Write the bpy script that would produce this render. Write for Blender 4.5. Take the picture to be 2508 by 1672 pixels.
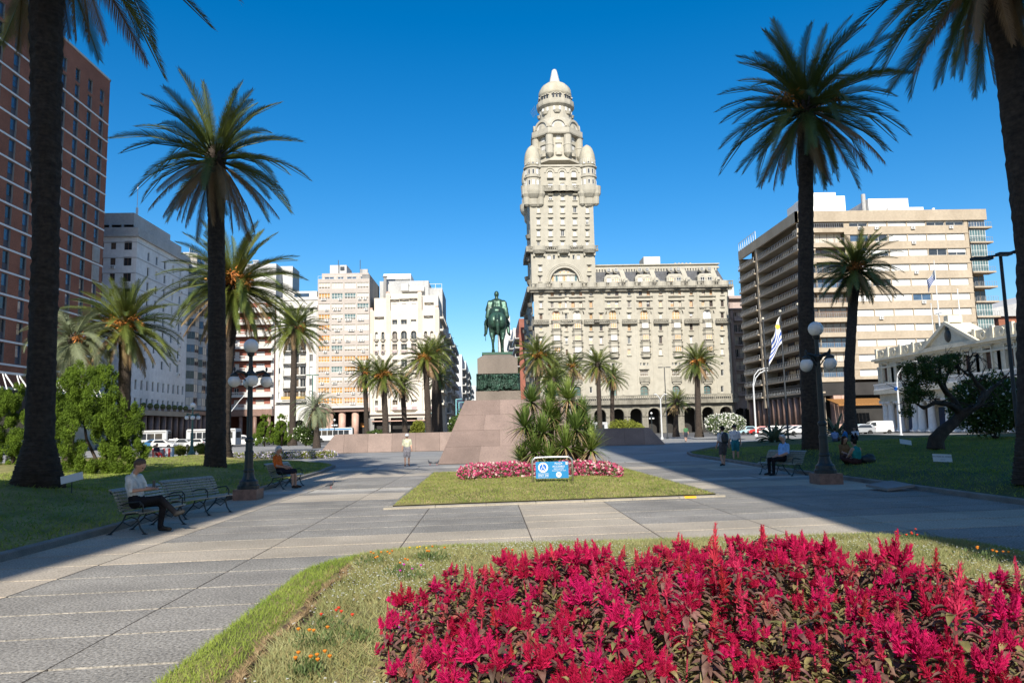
import bpy, bmesh, math, random
import numpy as np
from mathutils import Matrix, Vector, Euler
sc = bpy.context.scene
for o in list(bpy.data.objects): bpy.data.objects.remove(o)
C = sc.collection
R = math.radians
random.seed(7); rng = np.random.default_rng(7)

# ------------------------------------------------------------------ camera
FPX, CX, CY = 1836.0, 1254.0, 836.0
VPX, VPY, ROLL, EYE = 1195.0, 1052.0, 0.018, 1.85
ey = Vector((VPX-CX, -(VPY-CY), -FPX)).normalized()
u0 = Vector((-ROLL, 1.0, 0.0))
ez = (u0 - ey*u0.dot(ey)).normalized()
ex = ey.cross(ez)
CAMR = Matrix(((ex.x, ex.y, ex.z), (ey.x, ey.y, ey.z), (ez.x, ez.y, ez.z)))   # camera -> world
cd = bpy.data.cameras.new('camera'); cam = bpy.data.objects.new('camera', cd); C.objects.link(cam)
cd.sensor_fit = 'HORIZONTAL'; cd.sensor_width = 36.0; cd.lens = 36.0*FPX/2508.0
cd.clip_start = 0.1; cd.clip_end = 6000.0
m4 = CAMR.to_4x4(); m4.translation = Vector((0, 0, EYE)); cam.matrix_world = m4
sc.camera = cam

# ------------------------------------------------------------------ light
SUN_EL, SUN_AZ = R(34.0), math.atan(0.065)
w = bpy.data.worlds.new('World'); sc.world = w; w.use_nodes = True
nt = w.node_tree; bg = nt.nodes['Background']
sky = nt.nodes.new('ShaderNodeTexSky'); sky.sky_type = 'NISHITA'; sky.sun_disc = False
sky.sun_elevation = SUN_EL; sky.sun_rotation = math.pi + SUN_AZ
sky.altitude = 40; sky.air_density = 1.0; sky.dust_density = 0.9; sky.ozone_density = 2.6
hsv = nt.nodes.new('ShaderNodeHueSaturation'); hsv.inputs['Saturation'].default_value = 1.47; hsv.inputs['Hue'].default_value = 0.501   # clear deep-blue summer sky
nt.links.new(sky.outputs[0], hsv.inputs['Color']); nt.links.new(hsv.outputs[0], bg.inputs[0]); bg.inputs[1].default_value = 0.11
sl = bpy.data.lights.new('sun', 'SUN'); sl.energy = 5.0; sl.angle = R(0.53); sl.color = (1.0, 0.94, 0.84)
so = bpy.data.objects.new('sun', sl); C.objects.link(so); so.location = (-10, -60, 60)
LDIR = Vector((math.sin(SUN_AZ)*math.cos(SUN_EL), math.cos(SUN_AZ)*math.cos(SUN_EL), -math.sin(SUN_EL)))
so.rotation_mode = 'QUATERNION'; so.rotation_quaternion = LDIR.to_track_quat('-Z', 'Y')
sc.view_settings.view_transform = 'Standard'; sc.view_settings.look = 'None'
sc.view_settings.exposure = 0.54; sc.view_settings.gamma = 1.0
sc.render.engine = 'CYCLES'

# ------------------------------------------------------------------ pixel helpers (a pixel gives a direction only)
def ray(px, py):
    return CAMR @ Vector(((px-CX)/FPX, -(py-CY)/FPX, -1.0))
def AY(px, py, Y):
    d = ray(px, py); t = Y/d.y
    return Vector((d.x*t, Y, EYE+d.z*t))
def AX(px, py, X):
    d = ray(px, py); t = X/d.x
    return Vector((X, d.y*t, EYE+d.z*t))
def G(px, py, z=0.0):
    d = ray(px, py); t = (z-EYE)/d.z
    return Vector((d.x*t, d.y*t, z))

# ------------------------------------------------------------------ mesh helpers
class MB:
    def __init__(s): s.v = []; s.f = []; s.m = []
    def add(s, vs, fs, m=0):
        b = len(s.v); s.v += [tuple(p) for p in vs]
        s.f += [tuple(i+b for i in f) for f in fs]; s.m += [m]*len(fs); return s
    def quad(s, a, b, c, d, m=0): return s.add([a, b, c, d], [(0, 1, 2, 3)], m)
    def box(s, x0, x1, y0, y1, z0, z1, m=0):
        return s.add([(x0,y0,z0),(x1,y0,z0),(x1,y1,z0),(x0,y1,z0),(x0,y0,z1),(x1,y0,z1),(x1,y1,z1),(x0,y1,z1)],
            [(0,3,2,1),(4,5,6,7),(0,1,5,4),(1,2,6,5),(2,3,7,6),(3,0,4,7)], m)
    def prism(s, poly, z0, z1, m=0, top=None):
        n = len(poly); t = top or poly
        vs = [(p[0],p[1],z0) for p in poly]+[(p[0],p[1],z1) for p in t]
        fs = [tuple(range(n-1,-1,-1)), tuple(range(n,2*n))]+[(i,(i+1)%n,n+(i+1)%n,n+i) for i in range(n)]
        return s.add(vs, fs, m)
    def tube(s, path, rad, n=8, m=0, caps=True):
        path = [Vector(p) for p in path]; k = len(path)
        if not isinstance(rad, (list, tuple)): rad = [rad]*k
        vs = []; fs = []; pu = None
        for i, p in enumerate(path):
            t = (path[min(i+1,k-1)]-path[max(i-1,0)])
            t = t.normalized() if t.length > 1e-9 else Vector((0,0,1))
            if pu is None:
                a = Vector((0,0,1)) if abs(t.z) < .9 else Vector((1,0,0)); pu = t.cross(a).normalized()
            else:
                pu = (pu - t*pu.dot(t)); pu = pu.normalized() if pu.length > 1e-6 else t.orthogonal().normalized()
            q = t.cross(pu)
            for j in range(n):
                an = 2*math.pi*j/n; vs.append(p+(pu*math.cos(an)+q*math.sin(an))*rad[i])
        for i in range(k-1):
            for j in range(n):
                j2 = (j+1)%n; fs.append((i*n+j, i*n+j2, (i+1)*n+j2, (i+1)*n+j))
        if caps: fs += [tuple(range(n-1,-1,-1)), tuple(range((k-1)*n, k*n))]
        return s.add(vs, fs, m)
    def lathe(s, prof, n=16, c=(0,0,0), m=0, ph=0.0, caps=True, rib=0, ra=0.0):
        vs = []; fs = []; k = len(prof)
        for r, z in prof:
            for j in range(n):
                a = 2*math.pi*j/n+ph; rr = r*(1-ra*abs(math.sin(rib*a/2))) if rib else r
                vs.append((c[0]+rr*math.cos(a), c[1]+rr*math.sin(a), c[2]+z))
        for i in range(k-1):
            for j in range(n):
                j2 = (j+1)%n; fs.append((i*n+j, i*n+j2, (i+1)*n+j2, (i+1)*n+j))
        if caps: fs += [tuple(range(n-1,-1,-1)), tuple(range((k-1)*n, k*n))]
        return s.add(vs, fs, m)
    def ball(s, c, r, n=10, k=7, m=0):
        if not isinstance(r, (tuple, list)): r = (r, r, r)
        vs = [(c[0], c[1], c[2]-r[2])]
        for i in range(1, k):
            t = -math.pi/2+math.pi*i/k
            for j in range(n):
                a = 2*math.pi*j/n; vs.append((c[0]+r[0]*math.cos(t)*math.cos(a), c[1]+r[1]*math.cos(t)*math.sin(a), c[2]+r[2]*math.sin(t)))
        vs.append((c[0], c[1], c[2]+r[2])); L = len(vs)-1
        fs = [(0, 1+(j+1)%n, 1+j) for j in range(n)]
        for i in range(k-2):
            for j in range(n):
                j2 = (j+1)%n; fs.append((1+i*n+j, 1+i*n+j2, 1+(i+1)*n+j2, 1+(i+1)*n+j))
        fs += [(L, 1+(k-2)*n+j, 1+(k-2)*n+(j+1)%n) for j in range(n)]
        return s.add(vs, fs, m)
    def capsule(s, a, b, ra, rb, n=10, m=0):
        s.tube([a, b], [ra, rb], n, m); s.ball(a, ra, n, 6, m); return s.ball(b, rb, n, 6, m)
    def mesh(s, name, mats, smooth=False):
        me = bpy.data.meshes.new(name); me.from_pydata(s.v, [], s.f)
        for mt in mats: me.materials.append(mt)
        if len(mats) > 1: me.polygons.foreach_set('material_index', s.m)
        if smooth: me.polygons.foreach_set('use_smooth', [True]*len(s.f))
        me.update(); return me

def link(name, me, parent=None, loc=None, M=None):
    o = bpy.data.objects.new(name, me); C.objects.link(o)
    if M is not None: o.matrix_basis = M
    elif loc is not None: o.location = loc
    if parent is not None:
        o.parent = parent
        if not parent.get('_local'): o.matrix_parent_inverse = PINV[parent.name]
    return o
PINV = {}
def part(name, mb, mats, parent, smooth=False):
    if not isinstance(mats, (list, tuple)): mats = [mats]
    o = link(name, mb.mesh(name, mats, smooth), parent)
    PINV[o.name] = Matrix.Identity(4)
    return o
def tag(o, label, cat, group=None, kind=None):
    if label: o['label'] = label
    if cat: o['category'] = cat
    if group: o['group'] = group
    if kind: o['kind'] = kind
    return o
def thing(name, label, cat, loc=(0,0,0), group=None, local=False, rz=0.0):
    """Empty at the thing's base; children are in world space unless local."""
    o = bpy.data.objects.new(name, None); C.objects.link(o); o.location = loc; o.rotation_euler = (0,0,rz)
    o.empty_display_size = .2
    tag(o, label, cat, group)
    M = Matrix.Translation(Vector(loc)) @ Matrix.Rotation(rz, 4, 'Z')
    PINV[o.name] = Matrix.Identity(4) if local else M.inverted()
    return o
def struct(name, mb, mats, smooth=False, kind='structure'):
    o = part(name, mb, mats, None, smooth); o['kind'] = kind; return o
def copy_tree(o, parent=None):
    c = o.copy(); C.objects.link(c); c.parent = parent
    if parent is not None: c.matrix_parent_inverse = o.matrix_parent_inverse
    PINV[c.name] = Matrix.Identity(4)
    for ch in [x for x in KIDS.get(o.name, [])]: copy_tree(ch, c)
    return c
KIDS = {}
def np_mesh(name, V, F, mats, mi=None, smooth=False):
    me = bpy.data.meshes.new(name); V = np.asarray(V, dtype=np.float32); F = np.asarray(F, dtype=np.int32)
    n, k = F.shape
    me.vertices.add(len(V)); me.vertices.foreach_set('co', V.ravel())
    me.loops.add(n*k); me.loops.foreach_set('vertex_index', F.ravel())
    me.polygons.add(n); me.polygons.foreach_set('loop_start', np.arange(0, n*k, k, dtype=np.int32))
    for mt in mats: me.materials.append(mt)
    if mi is not None: me.polygons.foreach_set('material_index', np.asarray(mi, dtype=np.int32))
    if smooth: me.polygons.foreach_set('use_smooth', np.ones(n, dtype=bool))
    me.update(calc_edges=True); me.validate(); return me

# ------------------------------------------------------------------ materials
def mk(name, col, rough=.8, var=.18, scale=2.0, bump=0.0, bscale=30.0, metal=0.0, col2=None, rand=0.0, spec=.4,
       fine=0.0, fscale=60.0, transl=0.0, coat=0.0, streak=None, world=False, spots=0.0):
    m = bpy.data.materials.new(name); m.use_nodes = True; n = m.node_tree.nodes; l = m.node_tree.links
    p = n['Principled BSDF']; p.inputs['Roughness'].default_value = rough; p.inputs['Metallic'].default_value = metal
    p.inputs['Specular IOR Level'].default_value = spec
    if coat: p.inputs['Coat Weight'].default_value = coat; p.inputs['Coat Roughness'].default_value = .08
    co = n.new('ShaderNodeNewGeometry').outputs['Position'] if world else n.new('ShaderNodeTexCoord').outputs['Object']
    nz = n.new('ShaderNodeTexNoise'); nz.inputs['Scale'].default_value = scale; nz.inputs['Detail'].default_value = 5
    nz.inputs['Roughness'].default_value = .6
    if streak:
        mp = n.new('ShaderNodeMapping'); mp.inputs['Scale'].default_value = streak; l.new(co, mp.inputs['Vector']); l.new(mp.outputs[0], nz.inputs['Vector'])
    else: l.new(co, nz.inputs['Vector'])
    mr = n.new('ShaderNodeMapRange'); mr.inputs['From Min'].default_value = .3; mr.inputs['From Max'].default_value = .7
    l.new(nz.outputs['Fac'], mr.inputs['Value'])
    mx = n.new('ShaderNodeMix'); mx.data_type = 'RGBA'; l.new(mr.outputs[0], mx.inputs['Factor'])
    c1 = [max(0, c*(1-var)) for c in col]; c2 = list(col2) if col2 else [min(1, c*(1+var)) for c in col]
    mx.inputs['A'].default_value = (*c1, 1); mx.inputs['B'].default_value = (*c2, 1)
    out = mx.outputs['Result']
    if fine:
        v = n.new('ShaderNodeTexNoise'); v.inputs['Scale'].default_value = fscale; v.inputs['Detail'].default_value = 2; l.new(co, v.inputs['Vector'])
        m2 = n.new('ShaderNodeMapRange'); m2.inputs['From Min'].default_value = .25; m2.inputs['From Max'].default_value = .75
        m2.inputs['To Min'].default_value = 1-fine; m2.inputs['To Max'].default_value = 1+fine; l.new(v.outputs['Fac'], m2.inputs['Value'])
        h = n.new('ShaderNodeHueSaturation'); l.new(out, h.inputs['Color']); l.new(m2.outputs[0], h.inputs['Value']); out = h.outputs[0]
    if spots:                                            # trodden gum and drips
        vo = n.new('ShaderNodeTexVoronoi'); vo.inputs['Scale'].default_value = 2.6; l.new(co, vo.inputs['Vector'])
        m6 = n.new('ShaderNodeMapRange'); m6.inputs['From Min'].default_value = .06; m6.inputs['From Max'].default_value = .11; m6.inputs['To Min'].default_value = 1-spots; m6.inputs['To Max'].default_value = 1; l.new(vo.outputs['Distance'], m6.inputs['Value'])
        st = n.new('ShaderNodeTexNoise'); st.inputs['Scale'].default_value = .35; st.inputs['Detail'].default_value = 6; l.new(co, st.inputs['Vector'])
        m7 = n.new('ShaderNodeMapRange'); m7.inputs['From Min'].default_value = .35; m7.inputs['From Max'].default_value = .65; m7.inputs['To Min'].default_value = .84; m7.inputs['To Max'].default_value = 1.1; l.new(st.outputs['Fac'], m7.inputs['Value'])
        mm = n.new('ShaderNodeMath'); mm.operation = 'MULTIPLY'; l.new(m6.outputs[0], mm.inputs[0]); l.new(m7.outputs[0], mm.inputs[1])
        h = n.new('ShaderNodeHueSaturation'); l.new(out, h.inputs['Color']); l.new(mm.outputs[0], h.inputs['Value']); out = h.outputs[0]
    if rand:
        oi = n.new('ShaderNodeObjectInfo'); m3 = n.new('ShaderNodeMapRange'); m3.inputs['To Min'].default_value = 1-rand; m3.inputs['To Max'].default_value = 1+rand
        l.new(oi.outputs['Random'], m3.inputs['Value'])
        h = n.new('ShaderNodeHueSaturation'); l.new(out, h.inputs['Color']); l.new(m3.outputs[0], h.inputs['Value'])
        m5 = n.new('ShaderNodeMapRange'); m5.inputs['To Min'].default_value = .5+rand*.06; m5.inputs['To Max'].default_value = .5-rand*.06
        l.new(oi.outputs['Random'], m5.inputs['Value']); l.new(m5.outputs[0], h.inputs['Hue']); out = h.outputs[0]
    l.new(out, p.inputs['Base Color'])
    if bump:
        b = n.new('ShaderNodeBump'); b.inputs['Strength'].default_value = bump; b.inputs['Distance'].default_value = .02
        nb = n.new('ShaderNodeTexNoise'); nb.inputs['Scale'].default_value = bscale; nb.inputs['Detail'].default_value = 4
        l.new(co, nb.inputs['Vector']); l.new(nb.outputs['Fac'], b.inputs['Height']); l.new(b.outputs[0], p.inputs['Normal'])
    if transl:
        t = n.new('ShaderNodeBsdfTranslucent'); l.new(out, t.inputs['Color']); ms = n.new('ShaderNodeMixShader'); ms.inputs[0].default_value = transl
        l.new(p.outputs[0], ms.inputs[1]); l.new(t.outputs[0], ms.inputs[2]); l.new(ms.outputs[0], n['Material Output'].inputs['Surface'])
    return m
def glassmat(name, col, rough=.06, var=.3):
    return mk(name, col, rough, var, .6, spec=.6)

M = {}
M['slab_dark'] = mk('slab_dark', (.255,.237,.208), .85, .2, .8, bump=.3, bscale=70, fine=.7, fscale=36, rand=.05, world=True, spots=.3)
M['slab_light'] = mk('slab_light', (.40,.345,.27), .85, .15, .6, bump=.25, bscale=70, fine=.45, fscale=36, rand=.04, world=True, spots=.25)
M['mortar'] = mk('mortar', (.42,.39,.34), .9, .2, 3)
M['joint'] = mk('joint', (.075,.06,.045), .95, .3, 3)
M['asphalt'] = mk('asphalt', (.10,.10,.10), .9, .25, .15, fine=.2, fscale=20)
M['paving_far'] = mk('paving_far', (.26,.255,.24), .85, .22, .25, fine=.25, fscale=14)
M['kerb'] = mk('kerb', (.20,.19,.17), .85, .25, 2, bump=.2, fine=.3, fscale=50)
M['kerb_light'] = mk('kerb_light', (.33,.295,.235), .85, .2, 2, bump=.2, fine=.25, fscale=50)
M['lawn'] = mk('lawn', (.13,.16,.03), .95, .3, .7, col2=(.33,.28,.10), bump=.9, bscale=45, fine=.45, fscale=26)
M['lawn_shade'] = mk('lawn_grass', (0.038,0.075,0.015), .95, .3, .5, col2=(0.090,0.105,0.026), bump=.9, bscale=40, fine=.45, fscale=24)  # darker copy of the lawn, with the right side's shade in its colour
M['dry_grass'] = mk('dry_grass', (.25,.22,.085), .95, .3, 1.2, col2=(.30,.25,.12), bump=.9, bscale=60, fine=.4, fscale=40)
M['soil'] = mk('soil', (.13,.085,.05), .95, .4, 4, bump=.9, bscale=30, fine=.4, fscale=40)
M['blade_green'] = mk('blade_green', (.20,.31,.04), .8, .25, 1.0, col2=(.36,.42,.09), transl=.3, spec=.2)
M['blade_dry'] = mk('blade_dry', (.30,.29,.09), .85, .25, 1.6, col2=(.48,.40,.20), transl=.3, spec=.2)
M['blade_pale'] = mk('blade_pale', (.27,.31,.10), .85, .3, 2.0, col2=(.46,.45,.22), transl=.3, spec=.2)
M['white_petal'] = mk('white_petal', (.75,.74,.66), .8, .1, 3, transl=.2)
M['granite'] = mk('granite', (0.198,0.143,0.118), .7, .22, .45, bump=.15, bscale=120, fine=.32, fscale=26)
M['granite_grey'] = mk('granite_grey', (.17,.14,.115), .7, .25, .8, fine=.25, fscale=26, streak=(1,1,.25))
M['bronze'] = mk('bronze', (.04,.05,.042), .42, .5, 4.0, metal=.55, col2=(.07,.16,.115), bump=.3, bscale=14, spec=.6)
M['patina'] = mk('patina', (.045,.17,.115), .5, .35, 2.0, metal=.35, col2=(.05,.075,.06), bump=.2, bscale=14)
M['frond'] = mk('frond', (.062,.10,.016), .42, .3, .8, col2=(.165,.19,.034), rand=.3, transl=.12, spec=.5)
M['frond_dry'] = mk('frond_dry', (.20,.125,.055), .7, .3, 1, col2=(.36,.25,.12), rand=.25, transl=.15)
M['frond_pale'] = mk('frond_pale', (.16,.20,.11), .6, .25, 1, col2=(.30,.33,.18), rand=.2, transl=.2)
M['fruit'] = mk('palm_fruit', (.46,.16,.03), .6, .25, 3, col2=(.58,.28,.06), rand=.2)
M['trunk'] = mk('palm_trunk', (0.044,0.033,0.025), .95, .35, 3, bump=.8, bscale=18, fine=.4, fscale=9, streak=(1,1,3.5))
M['bark'] = mk('bark', (0.060,0.045,0.033), .95, .35, 3, bump=.8, bscale=14, fine=.3, fscale=20, streak=(1,1,.4))
M['conifer'] = mk('conifer', (0.068,0.122,0.014), .8, .3, 2, col2=(0.153,0.234,0.022), transl=.15, spec=.2)
M['shrub'] = mk('shrub', (.05,.085,.02), .7, .3, 3, col2=(.10,.16,.03), transl=.2, spec=.3)
M['shrub_yellow'] = mk('shrub_yellow', (.14,.17,.02), .7, .3, 3, col2=(.28,.30,.04), transl=.2)
M['oleander'] = mk('oleander', (.07,.11,.03), .65, .3, 3, col2=(.14,.20,.06), transl=.2)
M['cord_leaf'] = mk('cordyline_leaf', (0.098,0.169,0.033), .45, .3, 3, col2=(0.260,0.338,0.078), transl=.15, rand=.2, spec=.5)
M['cord_dry'] = mk('cordyline_dry', (.22,.15,.07), .8, .3, 3, col2=(.33,.25,.13), rand=.2)
M['agave'] = mk('agave', (.08,.13,.085), .5, .25, 4, col2=(.22,.26,.16), spec=.4)
M['iron_dark'] = mk('iron_dark', (.018,.026,.028), .45, .3, 4, spec=.5, bump=.1)
M['iron_green'] = mk('iron_green', (.06,.14,.115), .5, .2, 4)
M['globe'] = mk('globe_glass', (.78,.77,.74), .35, .06, 2, spec=.5)
M['slat'] = mk('bench_slat', (.20,.20,.17), .3, .4, 6, col2=(.46,.42,.33), spec=.5, streak=(6,.6,6))
M['steel'] = mk('brushed_steel', (.62,.60,.57), .3, .08, 8, metal=.9)
M['pole_grey'] = mk('pole_grey', (.55,.56,.56), .5, .1, 3)
M['pole_dark'] = mk('pole_dark', (.035,.04,.045), .5, .2, 3)
M['pole_cyan'] = mk('pole_cyan', (.22,.52,.56), .5, .12, 3)
M['white'] = mk('white_paint', (0.720,0.711,0.684), .6, .05, 2)
M['blue_sign'] = mk('blue_sign', (.012,.20,.44), .45, .06, 2)
M['blue_deep'] = mk('blue_symbol', (.01,.13,.55), .45, .04, 2)
M['skin'] = mk('skin', (.46,.27,.19), .55, .1, 6)
M['bus_white'] = mk('bus_white', (.48,.49,.49), .45, .06, 1)
M['rail_grey'] = mk('rail_grey', (.24,.25,.26), .5, .15, 3)
M['tyre'] = mk('tyre', (.02,.02,.02), .8, .2, 6)
M['rim'] = mk('rim', (.45,.46,.47), .35, .1, 6, metal=.8)
M['car_glass'] = glassmat('car_glass', (.03,.035,.04))
M['g_dark'] = glassmat('glass_dark', (.035,.04,.045), .08)
M['g_blue'] = glassmat('glass_blue', (.05,.09,.15), .05)
M['g_teal'] = glassmat('glass_teal', (.09,.15,.15), .08)
M['g_warm'] = glassmat('glass_warm', (.13,.10,.075), .15)
M['blind_white'] = mk('blind_white', (0.680,0.680,0.663), .6, .06, 1.5, rand=.08)
M['blind_cream'] = mk('blind_cream', (0.544,0.496,0.416), .65, .1, 1.5, rand=.1)
M['blind_orange'] = mk('blind_orange', (.55,.24,.065), .65, .15, 1.5, rand=.18)
M['shut_wood'] = mk('shutter_wood', (.52,.27,.12), .7, .2, 4, col2=(.64,.46,.28), rand=.25)
M['frame_white'] = mk('frame_white', (0.592,0.584,0.552), .6, .06, 2)
M['frame_brown'] = mk('frame_brown', (.16,.09,.06), .6, .2, 4)
M['brick'] = mk('brick_wall', (.24,.088,.052), .85, .15, .3, col2=(.31,.12,.07), fine=.3, fscale=5)
M['spandrel'] = mk('spandrel', (.085,.085,.10), .6, .25, .5)
M['conc_white'] = mk('concrete_white', (0.495,0.488,0.465), .8, .1, .5, fine=.1, fscale=3)
M['conc_grey'] = mk('concrete_grey', (0.391,0.391,0.382), .85, .15, .25, fine=.12, fscale=2, streak=(1,1,.3))
M['conc_dark'] = mk('concrete_dark', (.24,.235,.225), .85, .2, .3, streak=(1,1,.3))
M['render_grey'] = mk('render_grey', (0.672,0.672,0.660), .85, .12, .2, fine=.1, fscale=1.5, streak=(1,1,.25))
M['salvo'] = mk('salvo_stone', (0.379,0.353,0.286), .85, .12, .12, col2=(0.417,0.392,0.325), fine=.1, fscale=.8, streak=(1,1,.2))
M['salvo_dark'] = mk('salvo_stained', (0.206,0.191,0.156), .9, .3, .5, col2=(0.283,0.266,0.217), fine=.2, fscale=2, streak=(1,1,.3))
M['salvo_dome'] = mk('salvo_dome', (0.403,0.362,0.270), .8, .15, .3, col2=(0.457,0.432,0.346), fine=.1, fscale=1, streak=(1,1,.2))
M['slate'] = mk('slate', (.075,.077,.082), .6, .3, .8, fine=.3, fscale=3)
M['tan_wall'] = mk('tan_wall', (0.401,0.355,0.312), .85, .08, .3, col2=(0.439,0.394,0.353), fine=.08, fscale=2, streak=(1,1,.2))
M['deco_white'] = mk('deco_white', (0.576,0.529,0.453), .8, .05, .3, fine=.05, fscale=2)
M['deco_mauve'] = mk('deco_mauve', (.36,.28,.28), .8, .1, 2)
M['white_wall'] = mk('white_wall', (0.549,0.535,0.501), .8, .06, .3, fine=.06, fscale=2)
M['beige_conc'] = mk('beige_concrete', (0.376,0.308,0.224), .85, .12, .25, col2=(0.432,0.360,0.268), fine=.1, fscale=2, streak=(1,1,.3))
M['beige_dark'] = mk('beige_frame', (.36,.30,.225), .85, .15, .3)
M['pink_stone'] = mk('pink_stone', (0.400,0.320,0.292), .85, .12, .3, fine=.1, fscale=2)
M['brown_granite'] = mk('brown_granite', (.21,.13,.10), .5, .2, 1.0, fine=.3, fscale=10)
M['rose_granite'] = mk('rose_granite', (.50,.32,.25), .5, .12, 1.0, fine=.2, fscale=10)
M['cream_stone'] = mk('cream_stone', (0.624,0.572,0.447), .8, .1, .5, fine=.1, fscale=3)
M['cream_light'] = mk('cream_light', (0.790,0.770,0.728), .75, .07, .5, fine=.06, fscale=3)
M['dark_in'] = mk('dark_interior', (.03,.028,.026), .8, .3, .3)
M['brown_door'] = mk('brown_door', (.085,.045,.032), .6, .25, 3)
M['red_wall'] = mk('red_brown_wall', (.27,.10,.07), .85, .15, .5)
M['awning'] = mk('awning_wood', (.28,.13,.035), .7, .2, 1.5, streak=(6,1,1))
M['ac'] = mk('ac_unit', (.66,.65,.62), .6, .08, 4)
M['lilac'] = mk('lilac_petal', (.42,.33,.58), .8, .2, 3, col2=(.75,.72,.74), transl=.2)
M['terracotta'] = mk('planter', (.25,.19,.15), .8, .2, 3)
# ================================================================== setting: ground, plaza, lawns
def lerp_tab(tab, t):
    if t <= tab[0][0]: return tab[0][1]
    for (a, b), (c, d) in zip(tab, tab[1:]):
        if t <= c: return b+(d-b)*(t-a)/(c-a)
    return tab[-1][1]
def sstep(t): t = max(0.0, min(1.0, t)); return t*t*(3-2*t)
mb = MB()
xs = [-3000,-400,-75,75,400,3000]; ys = [-3000,-400,-20,84,260,800,3000]
for i in range(5):
    for j in range(6): mb.quad((xs[i],ys[j],-.05),(xs[i+1],ys[j],-.05),(xs[i+1],ys[j+1],-.05),(xs[i],ys[j+1],-.05))
struct('road', mb, M['asphalt'])
plaza = struct('plaza_pavement', MB().box(-62,62,-19.6,122,-.049,-.026), M['paving_far'])
SH = 0.10                                            # the slab rows run slightly askew
JX = [.71+2.16*k for k in range(-4, 6)]               # long joints
BX0, BX1, BY1 = -2.5, 7.15, 12.0                      # front flower bed
CX0, CX1, CY0, CY1 = -2.35, 5.9, 19.2, 33.0           # central lawn
mb = MB(); mb.box(JX[0],11.9,-4,40,-.0255,-.012); part('mortar_bed', mb, M['mortar'], plaza)
mb = MB()
for x in JX[1:-1]: mb.box(x-.013,x+.013,-4,40,-.0115,-.004)
part('expansion_joint', mb, M['joint'], plaza)
mb = MB()
for x0, x1 in ((-7.49,JX[0]-.0),(-40,JX[0])): pass
bands = [(2.2,5.85),(12.2,14.3),(22.0,24.1),(32.4,34.5)]
slabme = {}
r0 = 2.66
for k, x0 in enumerate(JX[:-1]):
    x1 = JX[k+1]
    for r in range(0, 34):
        ya = r0+1.06*r; yb = ya+1.06; xm = (x0+x1)/2; ym = (ya+yb)/2+SH*(xm-1)
        if x0 > BX0-.2 and x1 < BX1+.1 and ym < BY1-1.6: continue
        if xm > CX0 and xm < CX1 and ym > CY0+1.2 and ym < CY1-.8: continue
        if r > 20 and r % 2: continue
        yb2 = yb+1.06 if r > 20 else yb
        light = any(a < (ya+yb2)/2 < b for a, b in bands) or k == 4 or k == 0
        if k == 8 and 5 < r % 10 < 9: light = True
        g = .011; gy = .024 if r <= 20 else .008
        key = (r > 20, light)
        if key not in slabme:
            hw = 1.08-g; hh = (yb2-ya)/2-gy; s = MB()
            s.add([(-hw,-hh-SH*hw,-.024),(hw,-hh+SH*hw,-.024),(hw,hh+SH*hw,-.024),(-hw,hh-SH*hw,-.024),
                   (-hw,-hh-SH*hw,0),(hw,-hh+SH*hw,0),(hw,hh+SH*hw,0),(-hw,hh-SH*hw,0)],
                  [(4,5,6,7),(0,1,5,4),(1,2,6,5),(2,3,7,6),(3,0,4,7)])
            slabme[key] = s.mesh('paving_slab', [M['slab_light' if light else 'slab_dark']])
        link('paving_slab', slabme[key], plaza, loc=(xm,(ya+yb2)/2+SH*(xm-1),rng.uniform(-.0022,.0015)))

# ---- lawns
PALM_L = []   # bumps (x, y, height, radius)
bumpsL = [(-11.8,31,.42,2.2),(-12.6,20,.5,2.4),(-17.5,47,.4,2.5),(-27,55,.3,4),(-24,44,.25,6)]
bumpsR = [(13.2,31.5,.42,1.9),(13.6,13.8,.3,2.2),(29,60,.25,4)]
edgeL = [(3,-7.5),(25,-7.5),(36,-7.8),(42,-8.4),(44.7,-9.4),(47,-11),(50,-12.2),(54,-15),(57,-22),(58.5,-32),(59,-60)]
edgeR = [(3,11.4),(28,11.4),(36,11.9),(46,12.4),(50,13.2),(56,16.0),(64,20),(71,26),(76,36),(78,60)]
def hL(x, y):
    d = min(lerp_tab(edgeL, y)-x, (59-y)*.8)
    h = .12+.10*sstep(d/2.5)+.12*sstep(d/14)
    for a, b, c, r in bumpsL: h += c*math.exp(-((x-a)**2+(y-b)**2)/(r*r))*sstep(d/1.5)
    return h
def hR(x, y):
    d = min(x-lerp_tab(edgeR, y), (78-y)*.6)
    h = .12+.22*sstep(d/2.2)+.50*sstep(d/22)
    for a, b, c, r in bumpsR: h += c*math.exp(-((x-a)**2+(y-b)**2)/(r*r))*sstep(d/1.5)
    return h
def lawn(name, edge, y0, y1, sgn, far, hf, mat):
    nu, nv = 60, 110; V = []; F = []
    for j in range(nv+1):
        y = y0+(y1-y0)*(j/nv)
        e = lerp_tab(edge, y)+sgn*.14
        for i in range(nu+1):
            t = (i/nu)**1.7; x = e+(far-e)*t
            V.append((x, y, hf(x, y) if i else .11))
    for j in range(nv):
        for i in range(nu):
            a = j*(nu+1)+i; F.append((a, a+1, a+nu+2, a+nu+1) if sgn > 0 else (a, a+nu+1, a+nu+2, a+1))
    o = link(name, np_mesh(name, V, F, [mat], smooth=True)); o['kind'] = 'structure'; PINV[o.name] = Matrix.Identity(4)
    return o
lawn_l = lawn('lawn', edgeL, 3, 59, -1, -61, hL, M['lawn'])
lawn_r = lawn('lawn', edgeR, 3, 78, 1, 61, hR, M['lawn_shade'])
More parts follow.
